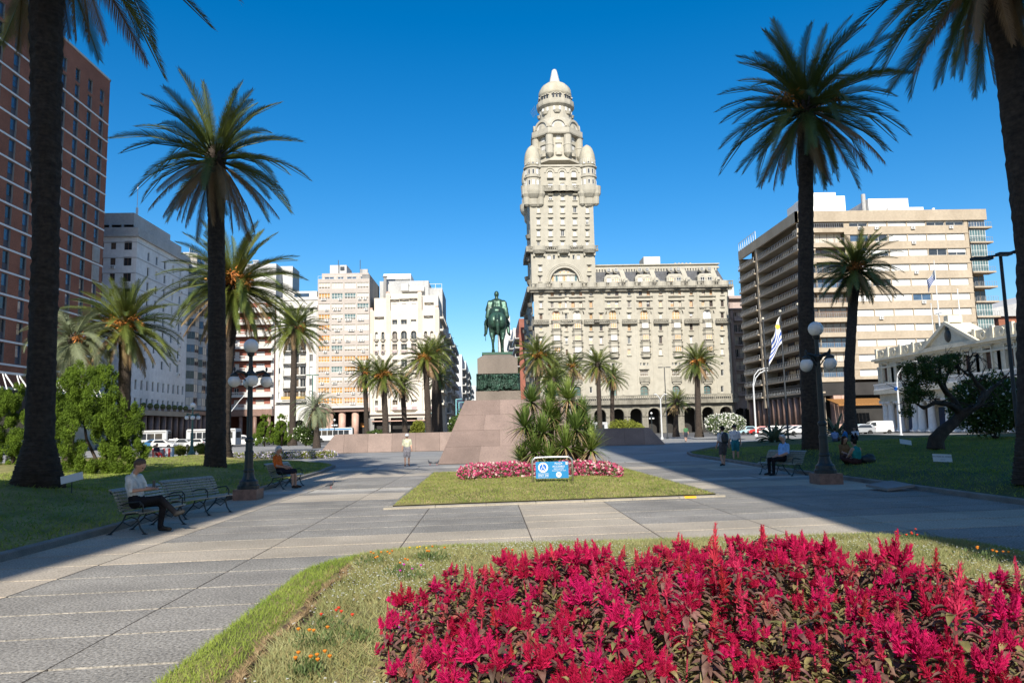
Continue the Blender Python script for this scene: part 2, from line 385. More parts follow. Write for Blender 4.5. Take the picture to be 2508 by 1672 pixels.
def kerb(name, pts, w, h, mat, sgn):
    mb = MB(); L = []; P = [Vector((p[0],p[1],0)) for p in pts]
    for i, p in enumerate(P):
        t = (P[min(i+1,len(P)-1)]-P[max(i-1,0)]).normalized(); n = Vector((-t.y,t.x,0))*sgn
        L.append((p, p+n*w))
    for (a,b),(c,d) in zip(L, L[1:]):
        z = Vector((0,0,h)); zb = Vector((0,0,-.04)); ch = (b-a).normalized()*.025
        mb.quad(a+zb,c+zb,c+z*.85,a+z*.85); mb.quad(a+z*.85,c+z*.85,c+ch+z,a+ch+z); mb.quad(a+ch+z,c+ch+z,d+z,b+z); mb.quad(b+z,d+z,d+zb,b+zb)
    return struct(name, mb, mat)
def dens(tab, st=1.2):
    out = []
    for (a,b),(c,d) in zip(tab, tab[1:]):
        n = max(1, int(math.hypot(c-a,d-b)/st)); out += [(b+(d-b)*i/n, a+(c-a)*i/n) for i in range(n)]
    return out+[(tab[-1][1], tab[-1][0])]
kerb('kerb', dens(edgeL), .15, .125, M['kerb'], 1)
kerb('kerb', dens(edgeR), .15, .125, M['kerb'], -1)
# central lawn: askew rectangle with a pale kerb along the front
def cY0(x): return CY0+.12*(x-1.9)
V = []; F = []
nu, nv = 26, 34
def hC(x, y):
    d = min(x-CX0, CX1-x, y-cY0(x), CY1-y); return .07+.16*sstep(d/3.5)+.02*math.sin(x*2.1+y)*sstep(d)
for j in range(nv+1):
    for i in range(nu+1):
        x = CX0+(CX1-CX0)*i/nu; y = cY0(x)+(CY1-cY0(x))*j/nv; V.append((x,y,hC(x,y)))
for j in range(nv):
    for i in range(nu): a = j*(nu+1)+i; F.append((a,a+1,a+nu+2,a+nu+1))
o = link('lawn', np_mesh('lawn', V, F, [M['lawn']], smooth=True)); o['kind'] = 'structure'
mb = MB(); w_ = .22
xa, xb = CX0-.2, CX1+.2
for i in range(7):
    a = xa+(xb-xa)*i/7+.006; b = xa+(xb-xa)*(i+1)/7-.006
    mb.add([(a,cY0(a)-w_,-.02),(b,cY0(b)-w_,-.02),(b,cY0(b),-.02),(a,cY0(a),-.02),(a,cY0(a)-w_,.04),(b,cY0(b)-w_,.04),(b,cY0(b),.045),(a,cY0(a),.045)],
           [(4,5,6,7),(0,1,5,4),(1,2,6,5),(2,3,7,6),(3,0,4,7)])
struct('kerb', mb, M['kerb_light'])
mb = MB()
for x0, x1 in ((CX0-.09,CX0-.002),(CX1+.002,CX1+.09)): mb.box(x0,x1,cY0(x0)+.01,CY1,-.02,.07)
mb.box(CX0-.09,CX1+.09,CY1+.002,CY1+.09,-.02,.07); struct('kerb', mb, M['kerb'])
mb = MB(); mb.box(5.0,5.3,cY0(5.0)-w_-.003,cY0(5.0)-.06,.0,.0485); struct('kerb_paint_mark', mb, mk('yellow_paint',(.75,.42,.02),.7,.1,3))

# front flower bed: rounded rectangle
def rrect(x0, x1, y0, y1, rl, rr, n=10):
    P = [(x0,y0),(x1,y0)]
    for i in range(n+1): a = math.pi/2*i/n; P.append((x1-rr+rr*math.cos(a), y1-rr+rr*math.sin(a)))
    for i in range(n+1): a = math.pi/2+math.pi/2*i/n; P.append((x0+rl+rl*math.cos(a), y1-rl+rl*math.sin(a)))
    return P
BED = rrect(BX0,BX1,2.0,BY1,2.0,1.7)
def inpoly(P, x, y):
    c = np.zeros(np.shape(x), dtype=bool); n = len(P)
    for i in range(n):
        x1,y1 = P[i]; x2,y2 = P[(i+1)%n]
        if y1 == y2: continue
        cond = ((y1 > y) != (y2 > y)) & (x < (x2-x1)*(y-y1)/(y2-y1)+x1); c ^= cond
    return c
def bed_d(x, y):                                       # distance inwards from the bed's edge
    d = np.full(np.shape(x), 1e9)
    for i in range(len(BED)):
        a = np.array(BED[i]); b = np.array(BED[(i+1)%len(BED)]); ab = b-a; t = np.clip(((x-a[0])*ab[0]+(y-a[1])*ab[1])/(ab@ab),0,1)
        d = np.minimum(d, np.hypot(x-a[0]-t*ab[0], y-a[1]-t*ab[1]))
    return np.where(inpoly(BED, x, y), d, 0)
def trench(x, y): return np.exp(-((x+1.86+.05*np.sin(y*3.1)+.03*np.sin(y*7.7))/.075)**2)*(y < 10.6)
def hB(x, y):
    x = np.asarray(x, float); y = np.asarray(y, float); d = bed_d(x, y); t = np.clip(d/2.6,0,1)
    return .035+.05*np.clip(d/.12,0,1)+.13*t*t*(3-2*t)-.085*trench(x,y)*(d > .2)
n1, n2 = 150, 150
gx, gy = np.meshgrid(np.linspace(BX0-.01,BX1+.01,n1), np.linspace(2.0,BY1+.01,n2))
ins = inpoly(BED, gx, gy); gz = np.where(ins, hB(gx,gy), -.035)
V = np.stack([gx,gy,gz],-1).reshape(-1,3); idx = np.arange(n1*n2).reshape(n2,n1)
F = np.stack([idx[:-1,:-1],idx[:-1,1:],idx[1:,1:],idx[1:,:-1]],-1).reshape(-1,4)
mid = ((gx[:-1,:-1]+gx[1:,1:])/2, (gy[:-1,:-1]+gy[1:,1:])/2)
mi = np.where(trench(*mid) > .25, 1, np.where(mid[0] > -1.86, 2, 0)).reshape(-1)
o = link('flower_bed_ground', np_mesh('flower_bed_ground', V, F, [M['lawn'], M['soil'], M['dry_grass']], mi, True)); o['kind'] = 'structure'

# ================================================================== facades
class Fc:
    """A vertical face: u runs along it, z up, d outwards."""
    def __init__(s, kind, c): s.kind = kind; s.c = c
    def P(s, u, z, d=0.0):
        if s.kind == 'front': return (u, s.c-d, z)
        if s.kind == 'east': return (s.c+d, u, z)
        return (s.c-d, u, z)
    def mat(s, u, z, d):
        x = {'front': (1,0,0), 'east': (0,1,0), 'west': (0,1,0)}[s.kind]; n = {'front': (0,-1,0), 'east': (1,0,0), 'west': (-1,0,0)}[s.kind]
        p = s.P(u,z,d)
        return Matrix(((x[0],n[0],0,p[0]),(x[1],n[1],0,p[1]),(x[2],n[2],1,p[2]),(0,0,0,1)))
def fbox(mb, fc, u0, u1, z0, z1, d0, d1, m=0):
    p = fc.P(u0,z0,d0); q = fc.P(u1,z1,d1)
    return mb.box(min(p[0],q[0]),max(p[0],q[0]),min(p[1],q[1]),max(p[1],q[1]),z0,z1,m)
def wall(mb, fc, u0, u1, z0, z1, holes, depth=.3, m=0, mr=None, d=0.0):
    holes = [(max(a,u0),min(b,u1),max(c,z0),min(e,z1)) for a,b,c,e in holes if b > u0 and a < u1 and e > z0 and c < z1]
    zs = sorted({z0,z1,*[round(h[2],4) for h in holes],*[round(h[3],4) for h in holes]})
    for za, zb in zip(zs, zs[1:]):
        if zb-za < 1e-4: continue
        zm = (za+zb)/2; hs = sorted((h[0],h[1]) for h in holes if h[2] < zm < h[3]); u = u0
        for a, b in hs+[(u1,u1)]:
            if a-u > 1e-4: mb.quad(fc.P(u,za,d),fc.P(a,za,d),fc.P(a,zb,d),fc.P(u,zb,d),m)
            u = max(u,b)
    mr = m if mr is None else mr
    for a,b,c,e in holes:
        f = lambda u,z: (fc.P(u,z,d), fc.P(u,z,d-depth))
        for (p,q) in (((a,c),(b,c)),((b,c),(b,e)),((b,e),(a,e)),((a,e),(a,c))):
            p0,p1 = f(*p); q0,q1 = f(*q); mb.quad(p0,q0,q1,p1,mr)
WCACHE = {}
def win_mesh(w, h, pane, frame, nx, nz, fw=.07, split=None):
    key = (round(w,1),round(h,1),pane,frame,nx,nz,fw,split)
    if key in WCACHE: return WCACHE[key]
    w, h = key[0], key[1]; mb = MB(); t = .05
    if split:                                        # a blind drawn down over part of the glass
        zc = h*(1-split[1]); mb.quad((0,.0,zc),(w,.0,zc),(w,.0,h),(0,.0,h),2); mb.quad((0,-.004,0),(w,-.004,0),(w,-.004,zc),(0,-.004,zc),1)
    else: mb.quad((0,0,0),(w,0,0),(w,0,h),(0,0,h),1)
    for x in [fw/2]+[w*i/nx for i in range(1,nx)]+[w-fw/2]: mb.box(x-fw/2,x+fw/2,.002,t,0,h)
    for z in [fw/2]+[h*i/nz for i in range(1,nz)]+[h-fw/2]: mb.box(fw,w-fw,.003,t-.006,z-fw/2,z+fw/2)
    me = mb.mesh('window', [M[frame],M[pane]]+([M[split[0]]] if split else [])); WCACHE[key] = me; return me
def win(parent, fc, u0, u1, z0, z1, depth=.22, pane='g_dark', frame='frame_white', nx=2, nz=1, fw=.07, split=None, d=0.0):
    me = win_mesh(u1-u0, z1-z0, pane, frame, nx, nz, fw, split)
    sx = (u1-u0)/round(u1-u0,1); sz = (z1-z0)/round(z1-z0,1)
    Mx = fc.mat(u0,z0,d-depth) @ Matrix.Diagonal((sx,1,sz,1))
    return link('window', me, parent, M=Mx)
ACME = None
def ac(parent, fc, u, z, d=.0):
    global ACME
    if ACME is None:
        mb = MB(); mb.box(0,.85,0,.35,0,.6); mb.lathe([(.23,0),(.23,.02),(.19,.02),(.19,.005),(.05,.005)],14,(0,0,0),1)
        n = len(mb.v)
        for i in range(n-14*5, n): x,y,zz = mb.v[i]; mb.v[i] = (.34+x,.352+zz,.3+y)
        mb.box(.66,.8,.351,.362,.1,.5,1); ACME = mb.mesh('air_conditioner',[M['ac'],M['conc_dark']])
    return link('air_conditioner', ACME, parent, M=fc.mat(u,z,d+.02))
def balus(mb, fc, u0, u1, z0, h, d, m=0, step=.55, w=.22, t=.25):
    fbox(mb,fc,u0,u1,z0,z0+h*.18,d-t,d,m); fbox(mb,fc,u0,u1,z0+h*.82,z0+h,d-t-.03,d+.03,m)
    n = max(1,int((u1-u0)/step)); s = (u1-u0)/n
    for i in range(n):
        a = u0+s*(i+.5); ww = w*1.9 if i % 8 == 0 else w
        fbox(mb,fc,a-ww/2,a+ww/2,z0+h*.18,z0+h*.82,d-t+.04,d-.04,m)
def rail(mb, fc, u0, u1, z0, h, d, m=0, step=.6, bar=.05, mid=0):
    fbox(mb,fc,u0,u1,z0+h-bar,z0+h,d-bar,d,m); fbox(mb,fc,u0,u1,z0+.08,z0+.08+bar*.8,d-bar+.005,d-.005,m)
    n = max(1,int((u1-u0)/step)); s = (u1-u0)/n
    for i in range(n+1):
        a = min(max(u0+s*i,u0+bar/2),u1-bar/2); fbox(mb,fc,a-bar/2,a+bar/2,z0,z0+h-bar,d-bar+.004,d-.004,m)
def arch_fill(mb, fc, uc, zs, r, d=0.0, m=0, n=8, top=None):
    top = zs+r if top is None else top
    for i in range(2*n):
        a0 = math.pi*i/(2*n); a1 = math.pi*(i+1)/(2*n)
        ua, za = uc+r*math.cos(a0), zs+r*math.sin(a0); ub, zb = uc+r*math.cos(a1), zs+r*math.sin(a1)
        mb.quad(fc.P(ua,za,d),fc.P(ub,zb,d),fc.P(ub,top,d),fc.P(ua,top,d),m)
def arch_ring(mb, fc, uc, zs, ra, rb, d0, d1, m=0, n=16, a_from=0.0, a_to=math.pi):
    for i in range(n):
        t0 = a_from+(a_to-a_from)*i/n; t1 = a_from+(a_to-a_from)*(i+1)/n
        q = []
        for t in (t0,t1):
            for r in (ra,rb): q.append((uc+r*math.cos(t), zs+r*math.sin(t)))
        (a0,b0,a1,b1) = q
        P = lambda p,d: fc.P(p[0],p[1],d)
        mb.quad(P(a0,d1),P(b0,d1),P(b1,d1),P(a1,d1),m); mb.quad(P(b0,d0),P(b1,d0),P(b1,d1),P(b0,d1),m); mb.quad(P(a0,d0),P(a1,d0),P(a1,d1),P(a0,d1),m)
def arc_slab(mb, fc, uc, z0, z1, half, dep, m=0, n=8, taper=1.0):
    """curved (bow) slab projecting from the face"""
    for i in range(n):
        t0 = math.pi*i/n; t1 = math.pi*(i+1)/n
        p0 = (uc-half*math.cos(t0), dep*math.sin(t0)); p1 = (uc-half*math.cos(t1), dep*math.sin(t1))
        k = taper; b0 = (uc-half*k*math.cos(t0), dep*k*math.sin(t0)); b1 = (uc-half*k*math.cos(t1), dep*k*math.sin(t1))
        mb.quad(fc.P(b0[0],z0,b0[1]),fc.P(b1[0],z0,b1[1]),fc.P(p1[0],z1,p1[1]),fc.P(p0[0],z1,p0[1]),m)
        mb.add([fc.P(p0[0],z1,p0[1]),fc.P(p1[0],z1,p1[1]),fc.P(uc,z1,0)],[(0,1,2)],m); mb.add([fc.P(b0[0],z0,b0[1]),fc.P(b1[0],z0,b1[1]),fc.P(uc,z0,0)],[(0,1,2)],m)
def shell(mb, x0, x1, y0, y1, z0, z1, m=0, skip=()):
    """the plain sides and the roof of a block"""
    if 'front' not in skip: mb.quad((x0,y0,z0),(x1,y0,z0),(x1,y0,z1),(x0,y0,z1),m)
    if 'back' not in skip: mb.quad((x0,y1,z0),(x1,y1,z0),(x1,y1,z1),(x0,y1,z1),m)
    if 'west' not in skip: mb.quad((x0,y0,z0),(x0,y1,z0),(x0,y1,z1),(x0,y0,z1),m)
    if 'east' not in skip: mb.quad((x1,y0,z0),(x1,y1,z0),(x1,y1,z1),(x1,y0,z1),m)
    if 'roof' not in skip: mb.quad((x0,y0,z1),(x1,y0,z1),(x1,y1,z1),(x0,y1,z1),m)
def label_text(parent, txt, fc, u, z, size, mat, d=.02, align='LEFT', name='lettering', ext=.004):
    cu = bpy.data.curves.new('lettering','FONT'); cu.body = txt; cu.size = size; cu.extrude = ext; cu.align_x = align
    o = bpy.data.objects.new(name, cu); cu.materials.append(mat)
    Mx = fc.mat(u,z,d) @ Matrix(((1,0,0,0),(0,0,1,0),(0,1,0,0),(0,0,0,1)))
    if fc.kind == 'west': Mx = fc.mat(u,z,d) @ Matrix(((-1,0,0,0),(0,0,1,0),(0,1,0,0),(0,0,0,1)))
    C.objects.link(o); bpy.context.view_layer.update()
    me = bpy.data.meshes.new_from_object(o.evaluated_get(bpy.context.evaluated_depsgraph_get())); bpy.data.objects.remove(o)
    o = bpy.data.objects.new(name, me); C.objects.link(o); o.matrix_basis = Mx
    if parent is not None: o.parent = parent; o.matrix_parent_inverse = PINV[parent.name]
    return o
pick = lambda L: L[int(rng.integers(len(L)))]

# ---- two buildings behind the viewpoint: their corners make the shade at both sides of the promenade
def back_building(label, x0, x1, y0, y1, H, wallm, tower=None):
    t = thing('street_building', label, 'building', ((x0+x1)/2,(y0+y1)/2,0))
    fl = 3.4; nf = int(H/fl); nb = int((x1-x0)/4.2); s = (x1-x0)/nb
    # the plaza side of this block looks to +y
    mb = MB(); f = Fc('front', y1); holes = []
    for i in range(nb):
        for j in range(nf): holes.append((x0+s*i+1.3,x0+s*i+s-1.3,.9+fl*j+.2,.9+fl*j+2.0))
    wall(mb,f,x0,x1,0,H,holes,-.3); shell(mb,x0,x1,y0,y1,0,H,skip=('back',)); mb.box(x0-.3,x1+.3,y1+.002,y1+.5,H-.9,H-.3)
    part('wall', mb, M[wallm], t)
    for a,b,c,d in holes: win(t,f,a,b,c,d,-.2+.4,pane=pick(['g_dark','g_blue','blind_cream']))
    if tower:
        m = MB(); m.box(tower[0],tower[1],y1-9,y1-.3,H,tower[2]); m.box(tower[0]-.2,tower[1]+.2,y1-9.2,y1-.1,tower[2],tower[2]+.4); part('added_roof_tower', m, M[wallm], t)  # unseen roof tower, added to throw shade on the left palm trunks
TANE = math.tan(SUN_EL)
back_building('cream stone corner block at the end of the street, left of the promenade', -52, -6.5-.065*(10+27), -27, -15, 30.6, 'cream_stone', (-18.0,-11.6,43.5))
back_building('tall cream tower at the end of the street, right of the promenade', 6.1-.065*(9.9+15), 60, -30, -15, 66.0, 'cream_light')
# ================================================================== the palace with the tower
def build_salvo():
    Y0 = 200.0; F = Fc('front', Y0)
    zy = lambda y, x=1656: AY(x,y,Y0).z
    xx = lambda x, y=860: AY(x,y,Y0).x
    xl = xx(1309,802); xr = xx(1786,771); xt = xx(1454.5,553)
    t = thing('palace_tower_building', 'cream stone palace with domed corner tower and arcade, behind the equestrian statue', 'building', ((xl+xr)/2,Y0+10,0))
    S, SD = M['salvo'], M['salvo_dark']
    zc0, zc1 = zy(708,1560), zy(693,1560)                       # main cornice
    za0, za1 = zy(981), zy(966)                                  # balustrade over the arcade
    mb = MB(); holes = []; W = []
    det = MB()                                                   # mouldings
    def hole(px, py, wpx, hpx, pane, nx=2, nz=1, frame='frame_white', split=None, dep=.35):
        c = AY(px,py,Y0); w = wpx/9.18/2; h = hpx/9.18/2
        r = (c.x-w,c.x+w,c.z-h,c.z+h); holes.append(r); W.append((r,pane,nx,nz,frame,split,dep)); return r
    panes = ['g_dark','g_dark','blind_white','shut_wood','blind_cream','g_warm','shut_wood','shut_wood','g_dark']
    def dress(r, hood=True, sill=True):
        a,b,c,d = r
        if hood: fbox(det,F,a-.3,b+.3,d+.22,d+.45,0,.42)
        if sill: fbox(det,F,a-.25,b+.25,c-.25,c-.04,0,.32)
    yat = lambda px, y: y-(px-1656)*.0075                         # rows climb slightly with the roll of the picture
    rows = [716,744,773,800.5,832,861]
    narrow = [1325,1387,1447.5,1472.5,1541,1618,1693,1769]
    bays = [1362,1413,1501,1578,1656,1732]
    for px in narrow:
        for k, y in enumerate(rows):
            if px == 1472.5 and k in (0,1): continue
            r = hole(px,yat(px,y),7.2 if k != 5 else 8,[13,15,13,16,17,15][k],pick(panes),2,1,pick(['frame_white','frame_brown']),('blind_white',.5) if rng.random() < .25 else None)
            dress(r, hood=(k in (1,2,4)))
            if k == 2:                                           # shallow balcony under this row
                w = 2.1; c = (r[0]+r[1])/2; zb = r[2]-1.5
                fbox(det,F,c-w,c+w,zb,zb+.25,.0,.95,1); balus(det,F,c-w,c+w,zb+.25,.95,.9,1,.5)
        for y, h in ((891,7),(913,15)):
            if px in (1325,1447.5,1769): hole(px,yat(px,y),6.5,h,'g_dark',1)
        if px not in (1325,1447.5,1769):
            c = AY(px,yat(px,908),Y0); arch_ring(det,F,c.x,c.z+1.4,.65,.95,0,.06)
            fbox(det,F,c.x-.95,c.x-.65,c.z-2,c.z+1.4,0,.06); fbox(det,F,c.x+.65,c.x+.95,c.z-2,c.z+1.4,0,.06)
        r = hole(px,yat(px,953),6.5,15,'g_dark',1) if px in (1447.5,1769,1325) else None
    for px in bays:
        for k, y in enumerate(rows[:2]):
            for s in (-1,1):
                r = hole(px+s*9.6,yat(px,y),8.2,14,pick(panes),2,1,pick(['frame_white','frame_brown']),('blind_white',.4) if rng.random() < .3 else None)
            c = AY(px,yat(px,y),Y0)
            fbox(det,F,c.x-2.25,c.x+2.25,c.z-1.25,c.z-.95,0,.45,1); fbox(det,F,c.x-2.25,c.x+2.25,c.z+.95,c.z+1.2,0,.5)
            if k: arc_slab(det,F,c.x,c.z-1.75,c.z-1.26,.6,.5,0)
        c = AY(px,yat(px,773),Y0); ra = 1.05
        r = (c.x-ra,c.x+ra,c.z-1.5,c.z+.55); holes.append((r[0],r[1],r[2],c.z+.55+ra)); arch_fill(mb,F,c.x,c.z+.55,ra)
        W.append(((r[0],r[1],r[2],c.z+.55+ra),pick(['blind_cream','shut_wood','blind_white','g_warm']),3,2,'frame_white',None,.4))
        for q, (a_, b_) in enumerate(((1.35,1.6),(1.75,2.0))): arch_ring(det,F,c.x,c.z+.45,a_,b_,0,.18-.05*q)
        fbox(det,F,c.x-2.0,c.x-1.35,c.z-1.9,c.z+.45,0,.16); fbox(det,F,c.x+1.35,c.x+2.0,c.z-1.9,c.z+.45,0,.16)
        # bow windows on three storeys
        zt = AY(px,yat(px,787),Y0).z; zb = AY(px,yat(px,874),Y0).z; half = 1.42; dp = .85
        for k in range(3):
            a = zt-(zt-zb)*k/3; b = zt-(zt-zb)*(k+1)/3; h = a-b
            prof = [(-half,0),(-half*.62,dp),(half*.62,dp),(half,0)]
            for (u0,d0),(u1,d1) in zip(prof,prof[1:]):
                det.quad(F.P(c.x+u0,b,d0),F.P(c.x+u1,b,d1),F.P(c.x+u1,b+h*.32,d1),F.P(c.x+u0,b+h*.32,d0))
                det.quad(F.P(c.x+u0,a-h*.12,d0),F.P(c.x+u1,a-h*.12,d1),F.P(c.x+u1,a,d1),F.P(c.x+u0,a,d0))
            e = 1.1; pr2 = [(u*e,d*e+.02) for u,d in prof]
            for zz, th in ((a-h*.12,.22),(b+h*.22,.2)):
                for s_ in (0,1): det.add([F.P(c.x+u,zz+th*s_,d) for u,d in pr2],[(0,1,2,3)],1)
                for (u0,d0),(u1,d1) in zip(pr2,pr2[1:]): det.quad(F.P(c.x+u0,zz,d0),F.P(c.x+u1,zz,d1),F.P(c.x+u1,zz+th,d1),F.P(c.x+u0,zz+th,d0),1)
            pk = pick(['shut_wood','blind_white','blind_cream','shut_wood'])
            W.append(((c.x-half*.6,c.x+half*.6,b+h*.43,a-h*.13),pk,3,1,'frame_white',None,-dp+.03))
            for s in (-1,1):                                     # side lights
                det.quad(F.P(c.x+s*half*.64,b+h*.43,dp-.06),F.P(c.x+s*half*.98,b+h*.43,.03),F.P(c.x+s*half*.98,a-h*.13,.03),F.P(c.x+s*half*.64,a-h*.13,dp-.06),2)
        arc_slab(det,F,c.x,zt,zt+.55,1.5,1.0,1)
        # small arches, balcony window and the arched mezzanine window
        for s, w in ((-1,3.6),(0,6.5),(1,3.6)): hole(px+s*8.4,yat(px,891),w,7,'g_dark',1)
        r = hole(px,yat(px,913),20,15,'g_warm',4,2); dress(r); fbox(det,F,r[0]-.3,r[1]+.3,r[2]-1.6,r[2]-.3,0,.7,1); fbox(det,F,r[0],r[1],r[2]-2.1,r[2]-1.6,0,.45)
        c2 = AY(px,yat(px,956),Y0); ra = 1.12
        holes.append((c2.x-ra,c2.x+ra,c2.z-1.3,c2.z+.2+ra)); arch_fill(mb,F,c2.x,c2.z+.2,ra); W.append(((c2.x-ra,c2.x+ra,c2.z-1.3,c2.z+.2+ra),'g_teal',2,3,'frame_brown',None,.5))
        arch_ring(det,F,c2.x,c2.z+.2,ra+.1,ra+.4,0,.14)
    wall(mb,F,xl,xr,za0,zc0,holes,.4)
    # pilaster strips that divide the bays
    for px in (1343,1381,1393,1431,1484,1521,1559,1598,1637,1674,1713,1751):
        a = AY(px,yat(px,800),Y0).x; fbox(det,F,a-.32,a+.32,za1+.2,zc0-.05,0,.13)
    # arcade
    an = 11; aw = (xr-xl)/an; spring = zy(1013); r = aw*.33; ah = []
    for i in range(an):
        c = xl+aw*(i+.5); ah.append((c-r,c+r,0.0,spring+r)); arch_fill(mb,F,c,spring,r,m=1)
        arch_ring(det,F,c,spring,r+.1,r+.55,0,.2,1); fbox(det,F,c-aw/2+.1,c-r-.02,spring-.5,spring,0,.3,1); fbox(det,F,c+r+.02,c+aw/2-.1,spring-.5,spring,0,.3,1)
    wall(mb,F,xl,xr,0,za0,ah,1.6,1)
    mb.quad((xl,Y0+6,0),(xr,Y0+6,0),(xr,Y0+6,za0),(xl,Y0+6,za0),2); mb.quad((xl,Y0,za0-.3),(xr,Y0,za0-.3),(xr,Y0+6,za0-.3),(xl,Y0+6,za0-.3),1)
    shell(mb,xl,xr,Y0,Y0+46,0,zc0,skip=('front','roof','west'))
    body = part('wall', mb, [S,SD,M['dark_in']], t)
    for (a,b,c,d),pane,nx,nz,fr,sp,dep in W:
        w_ = win(t,F,a,b,c,d,dep,pane,fr,nx,nz,.09,sp)
    # bands: arcade balustrade and main cornice
    fbox(det,F,xl-.9,xr+.9,za0-.75,za0,0,1.35,1); balus(det,F,xl-.9,xr+.9,za0,za1-za0,1.3,1)
    fbox(det,F,xl-.9,xr+.9,zc0-.6,zc0,0,.9,1); fbox(det,F,xl-1.2,xr+1.2,zc0,zc0+.5,0,1.4,1); balus(det,F,xl-1.2,xr+1.2,zc0+.5,zc1-zc0-.4,1.35,1)
    for px in bays+narrow[:4]+narrow[4:]:
        c = xx(px,702); arc_slab(det,F,c,zc0-.02,zc0+.5,1.7,1.9,1); arc_slab(det,F,c,zc0+.5,zc1+.1,1.65,1.85,0)
    part('moulding', det, [S,SD,M['blind_cream']], t)
    # ---------------- mansard roof
    zm0 = zc0+.5; zm1 = zy(651,1620); zp = zy(639,1620)
    x0, x1 = xt+.2, xx(1785,690); dpth = 5.0; xr2 = xx(1766,645)
    mb = MB()
    mb.add([(x0,Y0+1.2,zm0),(x1,Y0+1.2,zm0),(xr2,Y0+4.2,zm1),(x0,Y0+4.2,zm1)],[(0,1,2,3)],0)
    mb.add([(x1,Y0+1.2,zm0),(x1,Y0+30,zm0),(xr2,Y0+28,zm1),(xr2,Y0+4.2,zm1)],[(0,1,2,3)],0)
    roof = part('mansard_roof', mb, M['slate'], t)
    mb = MB(); mb.box(x0,xr2+.6,Y0+3.7,Y0+28,zm1,zm1+.5); mb.box(x0,xr2+.3,Y0+4.1,Y0+27,zm1+.5,zp-.3); mb.box(x0,xr2+.7,Y0+3.6,Y0+28,zp-.3,zp)
    nx_ = 46
    for i in range(nx_):
        a = x0+(xr2-x0)*(i+.5)/nx_; mb.box(a-.22,a+.22,Y0+3.72,Y0+4.5,zm1-.75,zm1)
    mb.box(xx(1592,640),xx(1634,640),Y0+8,Y0+14,zp,zp+3.1,1)
    for px in (1672,1681,1690,1700,1710): a = xx(px,640); mb.tube([(a,Y0+8,zp),(a,Y0+8,zp+1.1)],.35,8)
    def sl(z): return Y0+1.2+3.0*(z-zm0)/(zm1-zm0)
    for px in (1531,1606,1684,1757):                             # stone ribs with a niche each
        a = xx(px,665)
        for (s,w) in ((0,.66),):
            mb.add([(a-w+.4,Y0+.75,zm0),(a+w+.4,Y0+.75,zm0),(a+w-.4,sl(zm1)-.35,zm1),(a-w-.4,sl(zm1)-.35,zm1),
                    (a-w+.4,Y0+2,zm0),(a+w+.4,Y0+2,zm0),(a+w-.4,sl(zm1)+.4,zm1),(a-w-.4,sl(zm1)+.4,zm1)],[(0,1,2,3),(0,3,7,4),(1,2,6,5)],0)
        mb.box(a-.5,a+1.1,Y0+.3,Y0+1.9,zm0,zm0+2.0); mb.lathe([(.8,0),(.74,.4),(.45,.75),(.05,.9)],10,(a+.3,Y0+1.05,zm0+2.0))
        mb.box(a-.05,a+.65,Y0+.28,Y0+.3,zm0+.7,zm0+1.9,2)
    part('roof_stonework', mb, [S,M['conc_white'],M['g_dark']], roof)
    for px in (1501,1577,1654,1730):                             # twin dormers below, round ones above
        dm = MB(); a = xx(px,670)
        dm.prism([(a-2.35,Y0+.55),(a+2.35,Y0+.55),(a+2.35,Y0+3.4),(a-2.35,Y0+3.4)],zm0,zm0+2.9)
        dm.prism([(a-2.35,Y0+.55),(a+2.35,Y0+.55),(a+2.35,Y0+3.4),(a-2.35,Y0+3.4)],zm0+2.9,zm0+3.75,top=[(a-1.6,Y0+.75),(a+1.6,Y0+.75),(a+1.6,Y0+3.6),(a-1.6,Y0+3.6)])
        f2 = Fc('front',Y0+.55)
        for s in (-1,1):
            c = a+s*1.02; arch_ring(dm,f2,c,zm0+2.2,.75,.98,0,.1); arch_ring(dm,f2,c,zm0+5.0,.48,.8,-.4,.02,0,14,0,math.pi*2); dm.ball((c,Y0+2.1,zm0+5.0),(.68,1.3,.75),10,6)
        d_ = part('dormer', dm, [S], t)
        for s in (-1,1):
            c = a+s*1.02; win(t,f2,c-.62,c+.62,zm0+.35,zm0+2.7,-.02,pick(['g_dark','shut_wood','blind_white']),'frame_white',2,3,.09); win(t,Fc('front',Y0+.35),c-.42,c+.42,zm0+4.6,zm0+5.4,-.04,'g_dark','frame_white',2,2,.08)
    # ---------------- tower shaft
    zs1 = zy(461,1378); cx = (xl-.8+xt)/2; xtl = xx(1301,640); dp = xt-xtl; cy = Y0+dp/2; cx = (xtl+xt)/2
    mb = MB(); det = MB(); holes = []; W = []
    cols = [1319,1348.5,1378,1408,1438.5]
    for k, y in enumerate((485,514,542.5,571,598)):
        for i, px in enumerate(cols):
            if k == 0 and i in (0,4): continue
            r = hole(px,y+(1378-px)*.0,8.5 if i in (1,2,3) else 6.5,15 if k else 11,pick(['blind_white','blind_white','blind_white','g_dark','blind_cream']),2,1,'frame_white',('blind_white',.45) if rng.random() < .3 else None)
            dress(r)
            if k == 0: c = (r[0]+r[1])/2; arch_ring(det,F,c,r[3],.46,.75,0,.15)
    for px, w in ((1345,8),(1357,6),(1405,6),(1417,8)): hole(px,629.5,w,11,'blind_white' if w == 8 else 'g_dark',1)
    for px in (1323,1443):
        for y in (657,683): dress(hole(px,y,6.5,13,pick(['g_warm','blind_white','shut_wood']),2))
    # great arch
    c = AY(1383,693,Y0); zs = zc1+.6; Rr = 3.9
    holes.append((c.x-Rr,c.x+Rr,zs,zs+Rr)); arch_fill(mb,F,c.x,zs,Rr,n=12)
